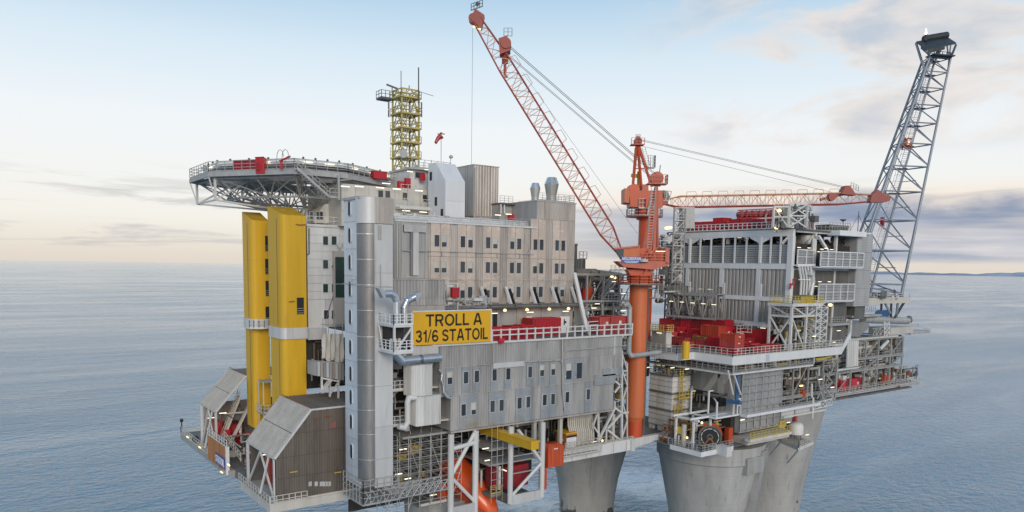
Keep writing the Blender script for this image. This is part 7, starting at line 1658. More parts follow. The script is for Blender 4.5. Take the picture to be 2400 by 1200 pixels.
def module_roof():
    zt = PX(1750, 541, GX).z+.2
    ys = [(1590, 1611, 1.7), (1612, 1631, 1.8), (1632, 1651, 1.75), (1652, 1670, 1.75), (1671, 1694, 2.35), (1695, 1707, 1.5), (1708, 1729, 1.95), (1730, 1762, 2.0), (1763, 1780, 1.7), (1781, 1812, 1.75)]
    for k, (a, b, h) in enumerate(ys):
        X0 = GX+.6+(.25 if k in (4, 7) else 0); ya, yb = PX(a, 540, X0).y, PX(b, 540, X0).y
        container(X0, X0+2.3, yb+.03, ya-.03, zt, h, 'maroon' if k in (0, 5, 8) else 'red', NUMW[k]+' red container from the left along the gas module roof edge', 'red containers on the gas module roof', False)
    # cooler bank and braced steel towers
    D = 138.0; g = T('cooler_bank', 'bank of dark red coolers on a white stand above the module roof', 'cooler bank', PD(1780, 535, D))
    p, q = PD(1728, 516, D), PD(1832, 512, D); d = (q-p); d.z = 0; d.normalize(); 
    MB().bar(p, q, 3.0, .3).build('stand', 'white', g)
    for k in range(6): c = p.lerp(q, k/5); MB().bar(c, V((c.x, c.y, zt)), .25).build('stand_leg', 'white', g)
    for k in range(9):
        c = p.lerp(q, (k+.6)/9.4)+uz*.15; MB().tube(c+uz*.9-fh*1.1, c+uz*.9+fh*1.1, .52, 12).build('cooler_drum', 'maroon', g, True); b = MB(); b.box(c-V((.45, .45, 0)), c+V((.45, .45, .45))); b.build('cooler_foot', 'redpale', g)
    b = MB(); b.bar(p+uz*1.75, q+uz*1.85, .2); b.rail([p-fh*1.5+uz*.15, q-fh*1.5+uz*.15], 1.5, .06, 1.2); b.build('top_rail', 'maroon', g)
    for i, (a, b_, yt, lab) in enumerate(((1811, 1846, 484, 'left white cross braced steel tower on the module roof'), (1848, 1889, 478, 'right white cross braced steel tower on the module roof'))):
        D2 = 124.0; g = T('steel_tower', lab, 'steel tower', PD((a+b_)/2, 542, D2), 'braced steel towers'); P4 = [PD(a, 542, D2), PD(b_, 542, D2), PD(b_, 542, D2+3), PD(a, 542, D2+3)]; zz = PD(a, yt, D2).z
        for c in P4: MB().bar((c.x, c.y, zt), (c.x, c.y, zz), .3).build('leg', 'white', g)
        b = MB()
        for k in range(4):
            u_, v_ = P4[k], P4[(k+1) % 4]; u0, v0, u1_, v1_ = V((u_.x, u_.y, zt)), V((v_.x, v_.y, zt)), V((u_.x, u_.y, zz)), V((v_.x, v_.y, zz)); zm = (zt+zz)/2
            b.bar(u1_, v1_, .25); b.bar(V((u_.x, u_.y, zm)), V((v_.x, v_.y, zm)), .2)
            if i == 0: b.bar(u1_, V((v_.x, v_.y, zt)), .2)
            else:
                b.bar(u1_, V((v_.x, v_.y, zm)), .18); b.bar(v1_, V((u_.x, u_.y, zm)), .18); b.bar(V((u_.x, u_.y, zm)), v0, .18); b.bar(V((v_.x, v_.y, zm)), u0, .18)
        b.build('brace', 'white', g); clutter(g, (min(c.x for c in P4), min(c.y for c in P4), zt), (max(c.x for c in P4), max(c.y for c in P4), zz), 26, 121+i, ('cream', 'galv', 'greydark'), .2, 1)
        MB().lathe(PD((a+b_)/2-2 if i == 0 else a+2, 497, D2-.5), [(.2, 0), (.4, .2), (.15, .5)], 8).build('floodlight', 'flood', g) if i == 0 else None
    g = T('floodlight', 'lit round floodlight on the module roof parapet', 'floodlight', PX(1820, 533, GX-.3)); MB().lathe(PX(1820, 533, GX-.3)-uz*.3, [(.2, 0), (.42, .3), (.2, .6)], 10).build('lens', 'flood', g); MB().bar(PX(1820, 533, GX-.3)-uz*.3, PX(1820, 545, GX-.2), .1).build('stem', 'galv', g)
    # winch hut with aerials at the far corner
    p = PY(1956, 540, GY0+3); g = T('roof_winch', 'grey latticed winch box with antenna on the right module roof', 'winch', p)
    a, b_ = PY(1948, 526, GY0+3), PY(1988, 540, GY0+3); MB().prism([(a.x, GY0+3, b_.z), (b_.x, GY0+3, b_.z), (b_.x+.3, GY0+3, a.z), (a.x-.3, GY0+3, a.z)], (0, 3, 0)).build('box', 'greydark', g); MB().rail([PY(1944, 541, GY0+2.4), PY(1992, 543, GY0+2.4)], 1.5, .05, .9).build('railing', 'galv', g)
    b = MB(); b.tube(PY(1976, 530, GY0+4), PY(1976, 518, GY0+4), .1); b.lathe(PY(1976, 519, GY0+4), [(.1, 0), (.6, .25), (.6, .4)], 8); b.build('antenna', 'greydark', g)
    b = MB(); b.rail([PY(1905, 540, GY0+2), PY(1944, 541, GY0+2)], 1.2, .04, 1.2); b.build('edge_railing', 'galv', g)
    p = PY(1893, 540, GY0+2); g = T('roof_cabin', 'small beige equipment box by the right steel tower', 'cabinet', p); MB().box((p.x-.8, GY0+2, p.z-.2), (p.x+1.2, GY0+4, p.z+1.7)).build('body', 'beige', g); MB().box((p.x+1.3, GY0+2, p.z-.2), (p.x+1.9, GY0+3, p.z+1.6)).build('bottle', 'redpale', g)
    b = MB(); q = PY(2010, 545, GY0); b.tube(q, q+uz*3.8, .07); b.tube(q+uz*3.2, PY(2030, 545, GY0), .04); b.tube(q+uz*3.2, PY(1990, 545, GY0), .04); g = T('guyed_pole', 'thin guyed pole at the module roof corner near the flare tower', 'pole', q); b.build('pole', 'greydark', g)
    # grey service tower and pipes behind the far crane
    D3 = 138.0; g = T('service_tower', 'grey clad service tower with white stair frame beside the far crane', 'service tower', PD(1610, 540, D3)); p, q = PD(1590, 483, D3), PD(1628, 535, D3)
    MB().prism([PD(1600, 535, D3), PD(1628, 535, D3), PD(1628, 485, D3), PD(1600, 485, D3)], fh*3).build('shell', 'grey', g)
    P4 = [PD(1578, 560, D3-1), PD(1604, 560, D3-1), PD(1604, 560, D3+2), PD(1578, 560, D3+2)]; b = MB(); zz = PD(1590, 488, D3).z; z0 = P4[0].z-8
    for c in P4: b.bar((c.x, c.y, z0), (c.x, c.y, zz), .22)
    for j in range(6):
        za, zb_ = z0+(zz-z0)*j/6, z0+(zz-z0)*(j+1)/6
        for k in range(4): u_, v_ = P4[k], P4[(k+1) % 4]; b.bar((u_.x, u_.y, zb_), (v_.x, v_.y, zb_), .14); b.bar((u_.x, u_.y, za), (v_.x, v_.y, zb_), .12)
        b.rail([(P4[0].x, P4[0].y, za), (P4[1].x, P4[1].y, za)], 1.1, .05, .8, (1, .5), False)
    b.build('stair_frame', 'galv', g)
    q1, q2 = PD(1545, 600, D3-3), PD(1572, 480, D3); clutter(g, (min(q1.x, q2.x), min(q1.y, q2.y), 44), (max(q1.x, q2.x)+3, max(q1.y, q2.y)+3, zz-5), 90, 131, ('galv', 'pipegrey', 'greydark', 'white'), .2, 0)
    for a, y in ((1563, 538), (1570, 537)): MB().lathe(PD(a, y, D3-4), [(.2, 0), (.45, .25), (.2, .5)], 8).build('floodlight', 'flood', g)
    # dark lattice column left of the module
    g = T('lattice_column', 'dark lattice column between the cranes and the gas module', 'lattice column', PX(1570, 720, 111)); b = MB(); ya, yb = PX(1577, 620, 111).y, PX(1562, 620, 111).y; zz, z0 = PX(1570, 545, 111).z, EZ
    n = 9; b.truss((111, ya, z0), (111, ya, zz), (111, yb, z0), (111, yb, zz), n, .16, .1, 'X'); b.truss((113, ya, z0), (113, ya, zz), (113, yb, z0), (113, yb, zz), n, .16, .1, 'X'); b.build('lattice', 'greydark', g); MB().box((114, ya, z0), (114.3, yb+2, zz)).build('backing', 'shade', g)
    b = MB(); b.bar((110.8, ya, PX(1570, 553, 111).z), (110.8, yb+1.5, PX(1570, 553, 111).z), .5); b.build('cap_beam', 'white', g)
module_roof()
def truss_bridge():
    X0 = 107.0; p = PX(1563, 690, X0); q = PX(1679, 694, X0); zt = PX(1620, 690, X0).z; zb = PX(1620, 744, X0).z; ya, yb = p.y, q.y
    t = T('truss_bridge', 'grey steel truss bridge before the ribbed wall above the back row', 'bridge', (X0, yb, zb))
    for x in (X0, X0+2.2):
        MB().bar((x, ya, zt), (x, yb, zt), .4, .45).build('top_chord', 'galv', t); MB().bar((x, ya, zb), (x, yb, zb), .32, .35).build('bottom_chord', 'galv', t)
        n = 4
        for i in range(n):
            y0, y1 = ya+(yb-ya)*i/n, ya+(yb-ya)*(i+1)/n; ym = (y0+y1)/2
            for u_, v_ in (((y0, zb), (ym, zt)), ((ym, zt), (y1, zb)), ((y1, zb), (y1, zt))): MB().bar((x, u_[0], u_[1]), (x, v_[0], v_[1]), .2).build('web_member', 'galv', t)
    MB().box((X0-.1, yb, zt+.1), (X0+2.3, ya, zt+.25)).build('walkway', 'galv', t); MB().rail([(X0-.1, ya, zt+.25), (X0-.1, yb, zt+.25)], 1.15, .05, 1.0, (1, .66, .33)).build('railing', 'galv', t)
    clutter(t, (X0+.2, yb+.3, zb+.2), (X0+2, ya-.3, zt-.5), 40, 141, ('pipegrey', 'galv', 'pipebrown'), .18, 0)
    for k in range(5): lamp(t, PX(1573+k*25, 706+k*2, X0-.2), 'Y', .9)
    for k in range(3): lamp(t, PX(1620+k*22, 677+k*.7, X0+.2), 'Y', 1.0)
    for y in (ya-1, yb+1): MB().bar((X0+1, y, EZ), (X0+1, y, zb), .35).build('leg', 'galv', t)
truss_bridge()
def braced_frame():
    X0, X1, Y0, Y1 = 108.3, PY(1925, 700, 70.6).x, 70.6, PX(1806, 700, 108.3).y; z1 = PY(1863, 712, Y0).z; z0 = EZ; zm = PY(1863, 742, Y0).z
    t = T('braced_frame', 'white braced frame with yellow railed top at the deck edge', 'steel frame', (X0, Y0, z0))
    pts = [(X0, Y0), (X1, Y0), (X1, Y1), (X0, Y1), ((X0+X1)/2, Y0)]
    for x, y in pts: MB().bar((x, y, z0), (x, y, z1), .36).build('column', 'white', t)
    MB().box((X0-.3, Y0-.3, z1-.45), (X1+.3, Y1+.3, z1)).build('top_platform', 'white', t); b = MB()
    for z in (zm, ):
        b.bar((X0, Y0, z), (X0, Y1, z), .3); b.bar((X0, Y0, z), (X1, Y0, z), .3)
    b.build('mid_beam', 'white', t)
    for p, q in (((X0, Y1, z1-.4), (X0, Y0, zm)), ((X0, Y1, zm), (X0, Y0, z0)), ((X0, Y0, zm), (X0, Y1, z0)), ((X0, Y0, z1-.4), ((X0+X1)/2, Y0, zm)), ((X1, Y0, z1-.4), ((X0+X1)/2, Y0, zm)), ((X0, Y0, zm), ((X0+X1)/2, Y0, z0))): MB().bar(p, q, .22).build('brace', 'white', t)
    b = MB(); b.rail([(X0-.2, Y1, z1), (X0-.2, Y0-.2, z1), (X1+.2, Y0-.2, z1)], 1.25, .05, .8, (1, .66, .33)); b.build('railing', 'railyellow', t)
    MB().rail([(X0-.1, Y1, zm+.1), (X0-.1, Y0, zm+.1), (X1, Y0-.1, zm+.1)], 1.2, .045, .8, (1, .66, .33)).build('railing', 'galv', t)
    MB().box((X0, Y0, zm), (X1, Y1, zm+.08)).build('mid_floor', 'galv', t)
    p = PY(1895, 697, Y0+.4); MB().box((p.x-2.0, Y0+.4, z1+.02), (p.x+1.6, Y0+.55, z1+1.1)).build('spill_guard', 'railyellow', t)
    clutter(t, (X0+.5, Y0+.8, z0), (X1, Y1, z1-.8), 80, 151, ('galv', 'cream', 'railyellow', 'greydark'), .18, 1)
    # slim lattice stair tower beside it
    xa, xb = PY(1913, 760, 70.2).x, PY(1939, 760, 70.2).x; za, zb = EZ+.2, PY(1925, 706, 70.2).z
    g = T('lattice_tower', 'slim white lattice ladder tower right of the braced frame', 'lattice tower', (xa, 70.3, za)); b = MB()
    for y in (70.3, 72.2): b.truss((xa, y, za), (xa, y, zb), (xb, y, za), (xb, y, zb), 7, .11, .08, 'X')
    b.truss((xa, 70.3, za), (xa, 70.3, zb), (xa, 72.2, za), (xa, 72.2, zb), 7, .1, .07, 'X'); b.build('lattice', 'white', g); lamp(g, PY(1908, 788, 70), 'X', .9)
    b = MB(); b.ladder(((xa+xb)/2, 71.0, za), ((xa+xb)/2, 71.0, zb), .5, .04); b.build('ladder', 'galv', g)
braced_frame()
# ------------------------------------------------------------------ lower east module
def lower_east():
    Yl = 71.2; LZ = 24.2
    t = T('lower_module', 'lower east module with grey louvre walls and big inclined strut', 'module', (95, Yl, LZ))
    xa, xb = PY(1738, 900, Yl).x, PY(1831, 900, Yl).x; z1 = PY(1740, 873, Yl).z; z0 = PY(1740, 960, Yl).z; z2 = PY(1740, 974, Yl).z; z3 = PY(1740, 1012, Yl).z
    MB().box((xa+.1, Yl+.1, z3-.2), (xb-.1, Yl+14, z1+.5)).build('core', 'grey', t)
    n = 6
    for i in range(n): panel(t, 'Y', Yl, xa+(xb-xa)*i/n+.06, xa+(xb-xa)*(i+1)/n-.06, z0, z1, 'greymid', 'louvre', 1.15, .16, 'louvre_panel', .01); panel(t, 'Y', Yl+.1, xa+(xb-xa)*i/n+.06, xa+(xb-xa)*(i+1)/n-.06, z3, z2, 'greymid', 'louvre', 1.2, .16, 'louvre_panel', .01)
    for i in range(n+1): x = xa+(xb-xa)*i/n; MB().bar((x, Yl-.15, z3), (x, Yl-.15, z1), .12).build('mullion', 'grey', t)
    MB().box((xa-.3, Yl-1.5, z2), (PY(1905, 942, Yl).x, Yl-.2, z2+.4)).build('gallery', 'cleanwhite', t)
    MB().box((xa+.6, Yl-1.2, LZ-1.3), (xb+1.2, Yl+14, LZ-.1)).build('base_beam', 'cream', t); MB().box((xa-.2, Yl-2.3, LZ-.5), (xb+.2, Yl-1.21, LZ-.1)).build('base_walkway', 'white', t)
    b = MB(); b.rail([(xa-.2, Yl-2.2, LZ-.1), (xb, Yl-2.2, LZ-.1)], 1.1, .045, 1.0, (1, .66, .33)); b.build('railing', 'railyellow', t)
    b = MB(); b.rail([(xa, Yl-1.4, z2+.4), (xb+7, Yl-1.4, z2+.4)], 1.1, .035, 1.6); b.build('railing', 'galv', t)
    for k in range(5): MB().lathe((xa+1+k*2.1, Yl-1.6, LZ+1.2), [(.15, 0), (.28, .1), (.12, .25)], 8).build('deck_lamp', 'railyellow', t)
    # recessed west bay with the great strut
    xw = PY(1650, 900, 80).x; zt = z1+.5
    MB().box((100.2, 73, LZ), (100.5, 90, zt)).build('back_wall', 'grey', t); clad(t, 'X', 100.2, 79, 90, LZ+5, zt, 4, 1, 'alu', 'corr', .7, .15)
    Xs = 97.5; p, q = PX(1690, 874, Xs), PX(1655, 927, Xs)
    MB().bar(p, PX(1648, 930, Xs), 1.15, 1.0).build('strut', 'platewhite', t); MB().bar(PX(1694, 872, Xs), PX(1692, 1010, Xs), 1.15, 1.0).build('strut', 'platewhite', t)
    MB().prism([PX(1678, 868, Xs-.5), PX(1716, 873, Xs-.5), PX(1700, 900, Xs-.5), PX(1688, 895, Xs-.5)], (1.0, 0, 0)).build('gusset', 'platewhite', t)
    b = MB()
    for a in (1701, 1706): b.path([PX(a, 880, Xs-.4), PX(a+4, 900, Xs-.4), PX(a, 924, Xs-.4)], .1); 
    b.build('bent_pipe', 'redpale', t); b = MB(); b.tube(PY(1729, 878, Yl-.3), PY(1726, 945, Yl-.3), .3, 10); b.build('blue_pipe', 'bluepaint', t)
    b = MB(); b.bar(PX(1706, 940, 94), PX(1736, 945, 94), .7, .5); b.build('blue_unit', 'bluepaint', t)
    clutter(t, (94, 72.5, LZ), (100, 86, LZ+6.5), 120, 161, ('greydark', 'pipegrey', 'galv', 'black'), .25, 2); MB().box((95.5, 74, LZ+4.4), (100, 88, LZ+6.2)).build('dark_duct', 'black', t)
    MB().box((96, 72.2, LZ), (99.5, 78, LZ+3.2)).build('dark_duct', 'shade', t)
    # columns and dark process bay to the right
    deck_frame(t, xb+.3, 125.5, Yl+1.0, 88, [z2, z0+.6, zt], 4, 2, .28, .3, 'galv', 'deckplate', True)
    MB().box((xb+.3, Yl+6, z2), (125.5, Yl+6.2, zt)).build('inner_wall', 'shade', t)
    clutter(t, (xb+.8, Yl+1.3, z2+.3), (125, Yl+5.5, zt-.4), 170, 162, ('pipegrey', 'galv', 'greydark', 'pipebrown', 'cream'), .25, 4); 
    p = PY(1884, 922, Yl+.9); MB().box((p.x-.4, Yl+.8, p.z-.6), (p.x+.5, Yl+1.4, p.z+.6)).build('valve_cabinet', 'orangered', t)
    for a, y in ((1923, 889), (1951, 908), (1921, 840), (1740, 984)): lamp(t, PY(a, y, Yl-.2), 'X', 1.0)
    for a, y in ((1878, 904), ): lamp(t, PY(a, y, Yl+1), 'X', .7, 'flood', .2)
    # panels below the gallery at the right and the drain pipe
    for (a, y, c, d) in ((1827, 961, 1855, 977), (1860, 953, 1895, 968)): p, q = PY(a, y, Yl), PY(c, d, Yl); panel(t, 'Y', Yl-.3, p.x, q.x, q.z, p.z, 'platewhite', 'flat')
    MB().box((xb, Yl-.9, PY(1860, 968, Yl).z-.3), (PY(1925, 960, Yl).x, Yl-.1, PY(1860, 968, Yl).z)).build('ledge', 'white', t)
    MB().path([PY(1903, 900, Yl-.9), PY(1902, 928, Yl-.9), PY(1906, 934, Yl-.9), PY(1904, 980, Yl-.9)], .16, 8).build('drain_pipe', 'white', t, True)
    b = MB(); b.truss(PY(1906, 945, Yl-.5), PY(1950, 935, Yl-.5), PY(1906, 960, Yl-.5), PY(1950, 949, Yl-.5), 3, .1, .07, 'X'); b.build('lattice', 'white', t)
    for p, q in (((1935, 912), (1950, 895)), ((1935, 912), (1955, 938)), ((1936, 880), (1951, 895)), ((1930, 870), (1930, 950)), ((1912, 872), (1928, 935)), ((1915, 935), (1930, 900))): MB().bar(PY(*p, Yl-.3), PY(*q, Yl-.3), .2).build('brace', 'galv', t)
    # tanks: two white ribbed storage boxes
    Yt = 80.0; Xt = 91.0; zt_ = PX(1572, 870, Xt).z; p = PX(1572, 1012, Xt); Yt = p.y; ye = PX(1519, 990, Xt).y; xe = PY(1614, 1000, Yt).x; zt_ = PX(1572, 882, Xt).z
    g = T('storage_tank', 'tall white ribbed storage tank with yellow ladder by the crane pedestal', 'tank', (Xt, Yt, GZ1))
    zb = GZ1+.7; MB().box((Xt+.1, Yt+.1, zb), (xe-.1, ye, zt_)).build('shell', 'grey', g)
    for j in range(3):
        for i in range(3):
            za, zc = zb+(zt_-zb)*j/3, zb+(zt_-zb)*(j+1)/3; ya, yb = Yt+(ye-Yt)*i/3, Yt+(ye-Yt)*(i+1)/3
            panel(g, 'X', Xt+.1, ya, yb, za+.08, zc-.08, 'white' if i != 1 else 'cream', 'louvre', .75, .12, 'wall_plate')
        for i in range(2): xa_, xb_ = Xt+(xe-Xt)*i/2, Xt+(xe-Xt)*(i+1)/2; panel(g, 'Y', Yt+.1, xa_, xb_, za+.08, zc-.08, 'white', 'louvre', .75, .12, 'wall_plate')
        MB().bar((Xt-.12, Yt-.12, zc), (Xt-.12, ye, zc), .16).build('belt', 'brown', g); MB().bar((Xt-.12, Yt-.12, zc), (xe, Yt-.12, zc), .16).build('belt', 'brown', g)
    for y in (Yt+.6, (Yt+ye)/2, ye-.6): MB().box((Xt+.1, y-.5, GZ1), (Xt+1, y+.5, zb)).build('foot', 'white', g)
    b = MB(); b.rail([(Xt, ye, zt_), (Xt, Yt, zt_), (xe, Yt, zt_)], 1.1, .05, .9, (1, .66, .33)); b.build('railing', 'galv', g)
    b = MB(); b.ladder((Xt+1.5, Yt-.5, zb-.6), (Xt+1.5, Yt-.5, zt_+1.2), .7, .06); b.ladder((Xt+.5, Yt-.5, zb-.6), (Xt+.5, Yt-.5, zb+4), .7, .06)
    for k in range(9): z = zb+2+k*.8; b.path([(Xt+1.1, Yt-.5, z), (Xt+1.1, Yt-1.2, z), (Xt+1.9, Yt-1.2, z), (Xt+1.9, Yt-.5, z)], .04, 4)
    b.box((Xt+.2, Yt-1.3, (zb+zt_)/2+.7), (xe-.5, Yt-.2, (zb+zt_)/2+.8)); b.rail([(Xt+.2, Yt-1.3, (zb+zt_)/2+.8), (xe-.5, Yt-1.3, (zb+zt_)/2+.8)], 1.1, .05, .7); b.build('ladder', 'railyellow', g)
    MB().box((Xt-2.5, Yt-6, GZ1-.3), (Xt+7, ye+1, GZ1-.02)).build('plinth', 'platewhite', g)
    clutter(g, (Xt+.5, Yt+.5, zt_+.1), (xe+2, ye, zt_+2.5), 60, 163, ('railyellow', 'galv', 'greydark', 'pipebrown'), .18, 0)
    for a, y in ((1610, 865), (1576, 862), (1520, 861)): lamp(g, PX(a, y, 91.5), 'X', .9)
    clutter(g, (88.5, 86.5, 28), (92, 94, 36), 80, 164, ('greydark', 'galv', 'railyellow', 'pipebrown'), .2, 1)
lower_east()
def reel_platform():
    Z = 23.0; c = PZ(1643, 1062, Z); x0, y0 = c.x, c.y; x1 = PZ(1722, 1048, Z).x; y1 = 80.0
    t = T('reel_platform', 'white edged lower platform with posts that carries the cable reel', 'platform', (x0, y0, Z))
    MB().box((x0, y0, Z-.1), (x1+6, y1, Z)).build('floor', 'deckplate', t); MB().box((x0-.15, y0-.15, Z-.6), (x1, y0+.05, Z+.15)).build('edge_beam', 'cleanwhite', t); MB().box((x0-.16, y0+.06, Z-.6), (x0+.05, 76.5, Z+.14)).build('edge_beam', 'cleanwhite', t)
    b = MB(); b.rail([(x0, 77, Z), (x0, y0, Z), (x1, y0, Z)], 1.1, .05, .8, (1, .66, .33)); b.build('railing', 'galv', t)
    # portal frames
    zt = PX(1612, 982, x0+.6).z
    for y in (y0+5.6, y0+2.2):
        for x in (x0+.7, x0+4.6): MB().bar((x, y, Z), (x, y, zt), .3).build('post', 'cleanwhite', t)
    b = MB()
    for x in (x0+.7, x0+4.6): b.bar((x, y0+1.2, zt), (x, y0+6.2, zt), .3)
    for y in (y0+5.6, y0+2.2): b.bar((x0, y, zt+.2), (x0+8.5, y, zt+.2), .3)
    b.build('portal_beam', 'cleanwhite', t)
    # railed upper stage
    za = PY(1690, 978, y0+.4).z; p0, p1 = PY(1678, 978, y0+.6).x, PY(1737, 972, y0+.6).x
    MB().box((p0, y0+.6, za-.25), (p1, y0+3.5, za)).build('stage_floor', 'cleanwhite', t)
    for px_, w in ((1680, 3), (1719, 1), (1735, 3)): p = PY(px_, 960, y0+.6); MB().bar((p.x, y0+.6, za), (p.x, y0+.6, za+2.4), .2).build('stage_post', 'cleanwhite', t)
    b = MB(); b.bar((p1, y0+.6, za+2.4), (p1-1.0, y0+.6, za+2.4), .2); b.bar((p1, y0+.6, za+1.4), (p1-1.0, y0+.6, za+1.4), .15); b.bar((p0, y0+.6, za+2.4), (p0+1.2, y0+2, za+2.6), .15); b.bar((p1-1, y0+.6, za), (p1-1, y0+.6, za+2.4), .16); b.build('stage_rail', 'cleanwhite', t)
    q = PX(1622, 930, x0+3); b = MB()
    for px_ in (1620, 1661): p = PX(px_, 935, x0+3.2); b.bar((p.x, p.y, p.z-2.2), (p.x, p.y, p.z+1.2), .2); b.bar((p.x, p.y, p.z+1.2), (p.x+.9, p.y, p.z+1.2), .16)
    b.build('stage_post', 'cleanwhite', t)
    for k in range(2): MB().tube((x0+1.2+k*2.6, y0+4.4, Z), (x0+1.2+k*2.6, y0+4.4, Z+3.4), .4, 12).build('cylinder', 'cream', t, True)
    clutter(t, (x0+.5, y0+2.5, Z), (x1+4, y1-1, Z+3.6), 120, 171, ('pipebrown', 'cream', 'rust', 'greydark', 'railyellow'), .2, 2, 'deck_gear')
    p = PY(1713, 1014, y0+1.2); MB().box((p.x-.5, y0+1.2, Z), (p.x+.5, y0+2, Z+2.6)).build('cabinet', 'orangered', t)
    for a, y in ((1624, 1014), (1645, 993), (1610, 1028)): MB().lathe(PX(a, y, x0+1.0), [(.1, 0), (.2, .1), (.1, .3)], 8).build('lamp', 'flood', t)
    # reel
    c = PY(1664, 1027, y0+1.0); r = 1.75; g = T('cable_reel', 'large dark cable reel with orange core standing on the lower platform', 'cable reel', (c.x, c.y, Z)); cz = Z+r+.1; ax = V((.80, .60, 0)).normalized()*1.0
    cc = V((c.x, c.y, cz))
    e = ax.normalized(); side = V((-e.y, e.x, 0))
    def disc(o, r0, r1, th, name, m):
        n = 32; vs = []
        for d in (0, th):
            for rr in (r0, r1):
                for j in range(n): a = 2*math.pi*j/n; vs.append(cc+e*(o+d)+side*(rr*math.cos(a))+uz*(rr*math.sin(a)))
        fs = []
        for j in range(n): k = (j+1) % n; fs += [(j, k, n+k, n+j), (2*n+j, 3*n+j, 3*n+k, 2*n+k), (n+j, n+k, 3*n+k, 3*n+j), (j, 2*n+j, 2*n+k, k)]
        MB().add(vs, fs).build(name, m, g)
    disc(-.15, .3, r*.88, .12, 'flange', 'black'); disc(-.2, r*.88, r, .2, 'rim', 'greydark'); disc(-.19, r*.70, r*.77, .03, 'rim', 'cream'); disc(-.19, .3, r*.26, .05, 'hub_plate', 'pipegrey'); disc(2.0, .3, r*.86, .12, 'flange', 'rust'); disc(2.0, r*.861, r, .2, 'rim', 'orangered')
    for k in range(10): a = 2*math.pi*k/10; q = cc-e*.19+(side*math.cos(a)+uz*math.sin(a))*r*.73; MB().tube(q, q+e*.06, .14, 8).build('rim_hole', 'black', g)
    MB().tube(cc-e*.02, cc+e*1.98, r*.72, 24).build('cable_coil', 'black', g, True); MB().tube(cc-e*.3, cc+e*2.4, .28, 12).build('hub', 'black', g, True)
    b = MB(); 
    for o in (-.25, 2.3): b.bar(cc+e*o-uz*(r+.1)-V((-e.y, e.x, 0))*1.2, cc+e*o, .2); b.bar(cc+e*o-uz*(r+.1)+V((-e.y, e.x, 0))*1.2, cc+e*o, .2)
    b.build('stand', 'rust', g)
reel_platform()
def dome():
    Yd = 76.5; p = PY(1865, 1020, Yd); Z = PY(1865, 1030, Yd).z
    t = T('dome_platform', 'small railed platform under the white satellite dome', 'platform', (p.x, Yd, Z))
    pts = [PZ(1810, 1012, Z), PZ(1829, 1032, Z), PZ(1872, 1050, Z), PZ(1905, 1036, Z)]; bk = [V((q.x+3, q.y+6, Z)) for q in (pts[3], pts[0])]
    MB().prism(pts+bk, (0, 0, -.35)).build('floor', 'cream', t); MB().rail(pts, 1.1, .05, .9, (1, .66, .33)).build('railing', 'cream', t)
    b = MB()
    for q, w in zip(pts, pts[1:]): b.bar(q-uz*.2, w-uz*.2, .2, .5)
    b.build('edge_beam', 'white', t)
    for q in (pts[1], pts[2]): MB().bar(q-uz*.3, V((q.x+3, q.y+4, Z-4)), .2).build('strut', 'cream', t)
    clutter(t, (p.x-5, Yd+.5, Z), (p.x+2, Yd+3, Z+2.2), 36, 181, ('orangered', 'railyellow', 'rust', 'greydark'), .18, 0, 'deck_gear')
    q = PY(1833, 997, Yd+1); MB().box((q.x-.9, Yd+1, q.z-.9), (q.x+.9, Yd+1.6, q.z+.9)).build('yellow_screen', 'railyellow', t)
    b = MB(); q = PY(1863, 960, Yd+2); b.bar(PY(1863, 973, Yd+2), PY(1862, 990, Yd+2), .7, .6); b.build('red_duct', 'redpale', t)
    for a, y in ((1892, 1019), (1835, 979), (1848, 990)): lamp(t, PY(a, y, Yd+.3), 'X', .9)
    for a, y in ((1827, 1022), (1832, 1018)): MB().lathe(PY(a, y, Yd), [(.1, 0), (.3, .15), (.1, .4)], 8).build('floodlight', 'flood', t)
    g = T('satellite_dome', 'white satellite dome above the far right concrete shaft', 'dome', (p.x, p.y, Z)); zb = PY(1865, 1017, Yd).z; zt = PY(1865, 988, Yd).z; h = zt-zb; r = h*.56
    MB().lathe((p.x, p.y, zb), [(r*.96, 0), (r, .25), (r, h*.55), (r*.93, h*.74), (r*.75, h*.88), (r*.45, h*.97), (.02, h)], 24).build('radome', 'cleanwhite', g, True)
    b = MB()
    for k in range(4): a = math.pi/4+k*math.pi/2; b.bar((p.x+r*.7*math.cos(a), p.y+r*.7*math.sin(a), Z), (p.x+r*.6*math.cos(a), p.y+r*.6*math.sin(a), zb), .14)
    b.lathe((p.x, p.y, zb-.15), [(r*.85, 0), (r*.85, .14)], 16); b.build('stand', 'greydark', g)
dome()
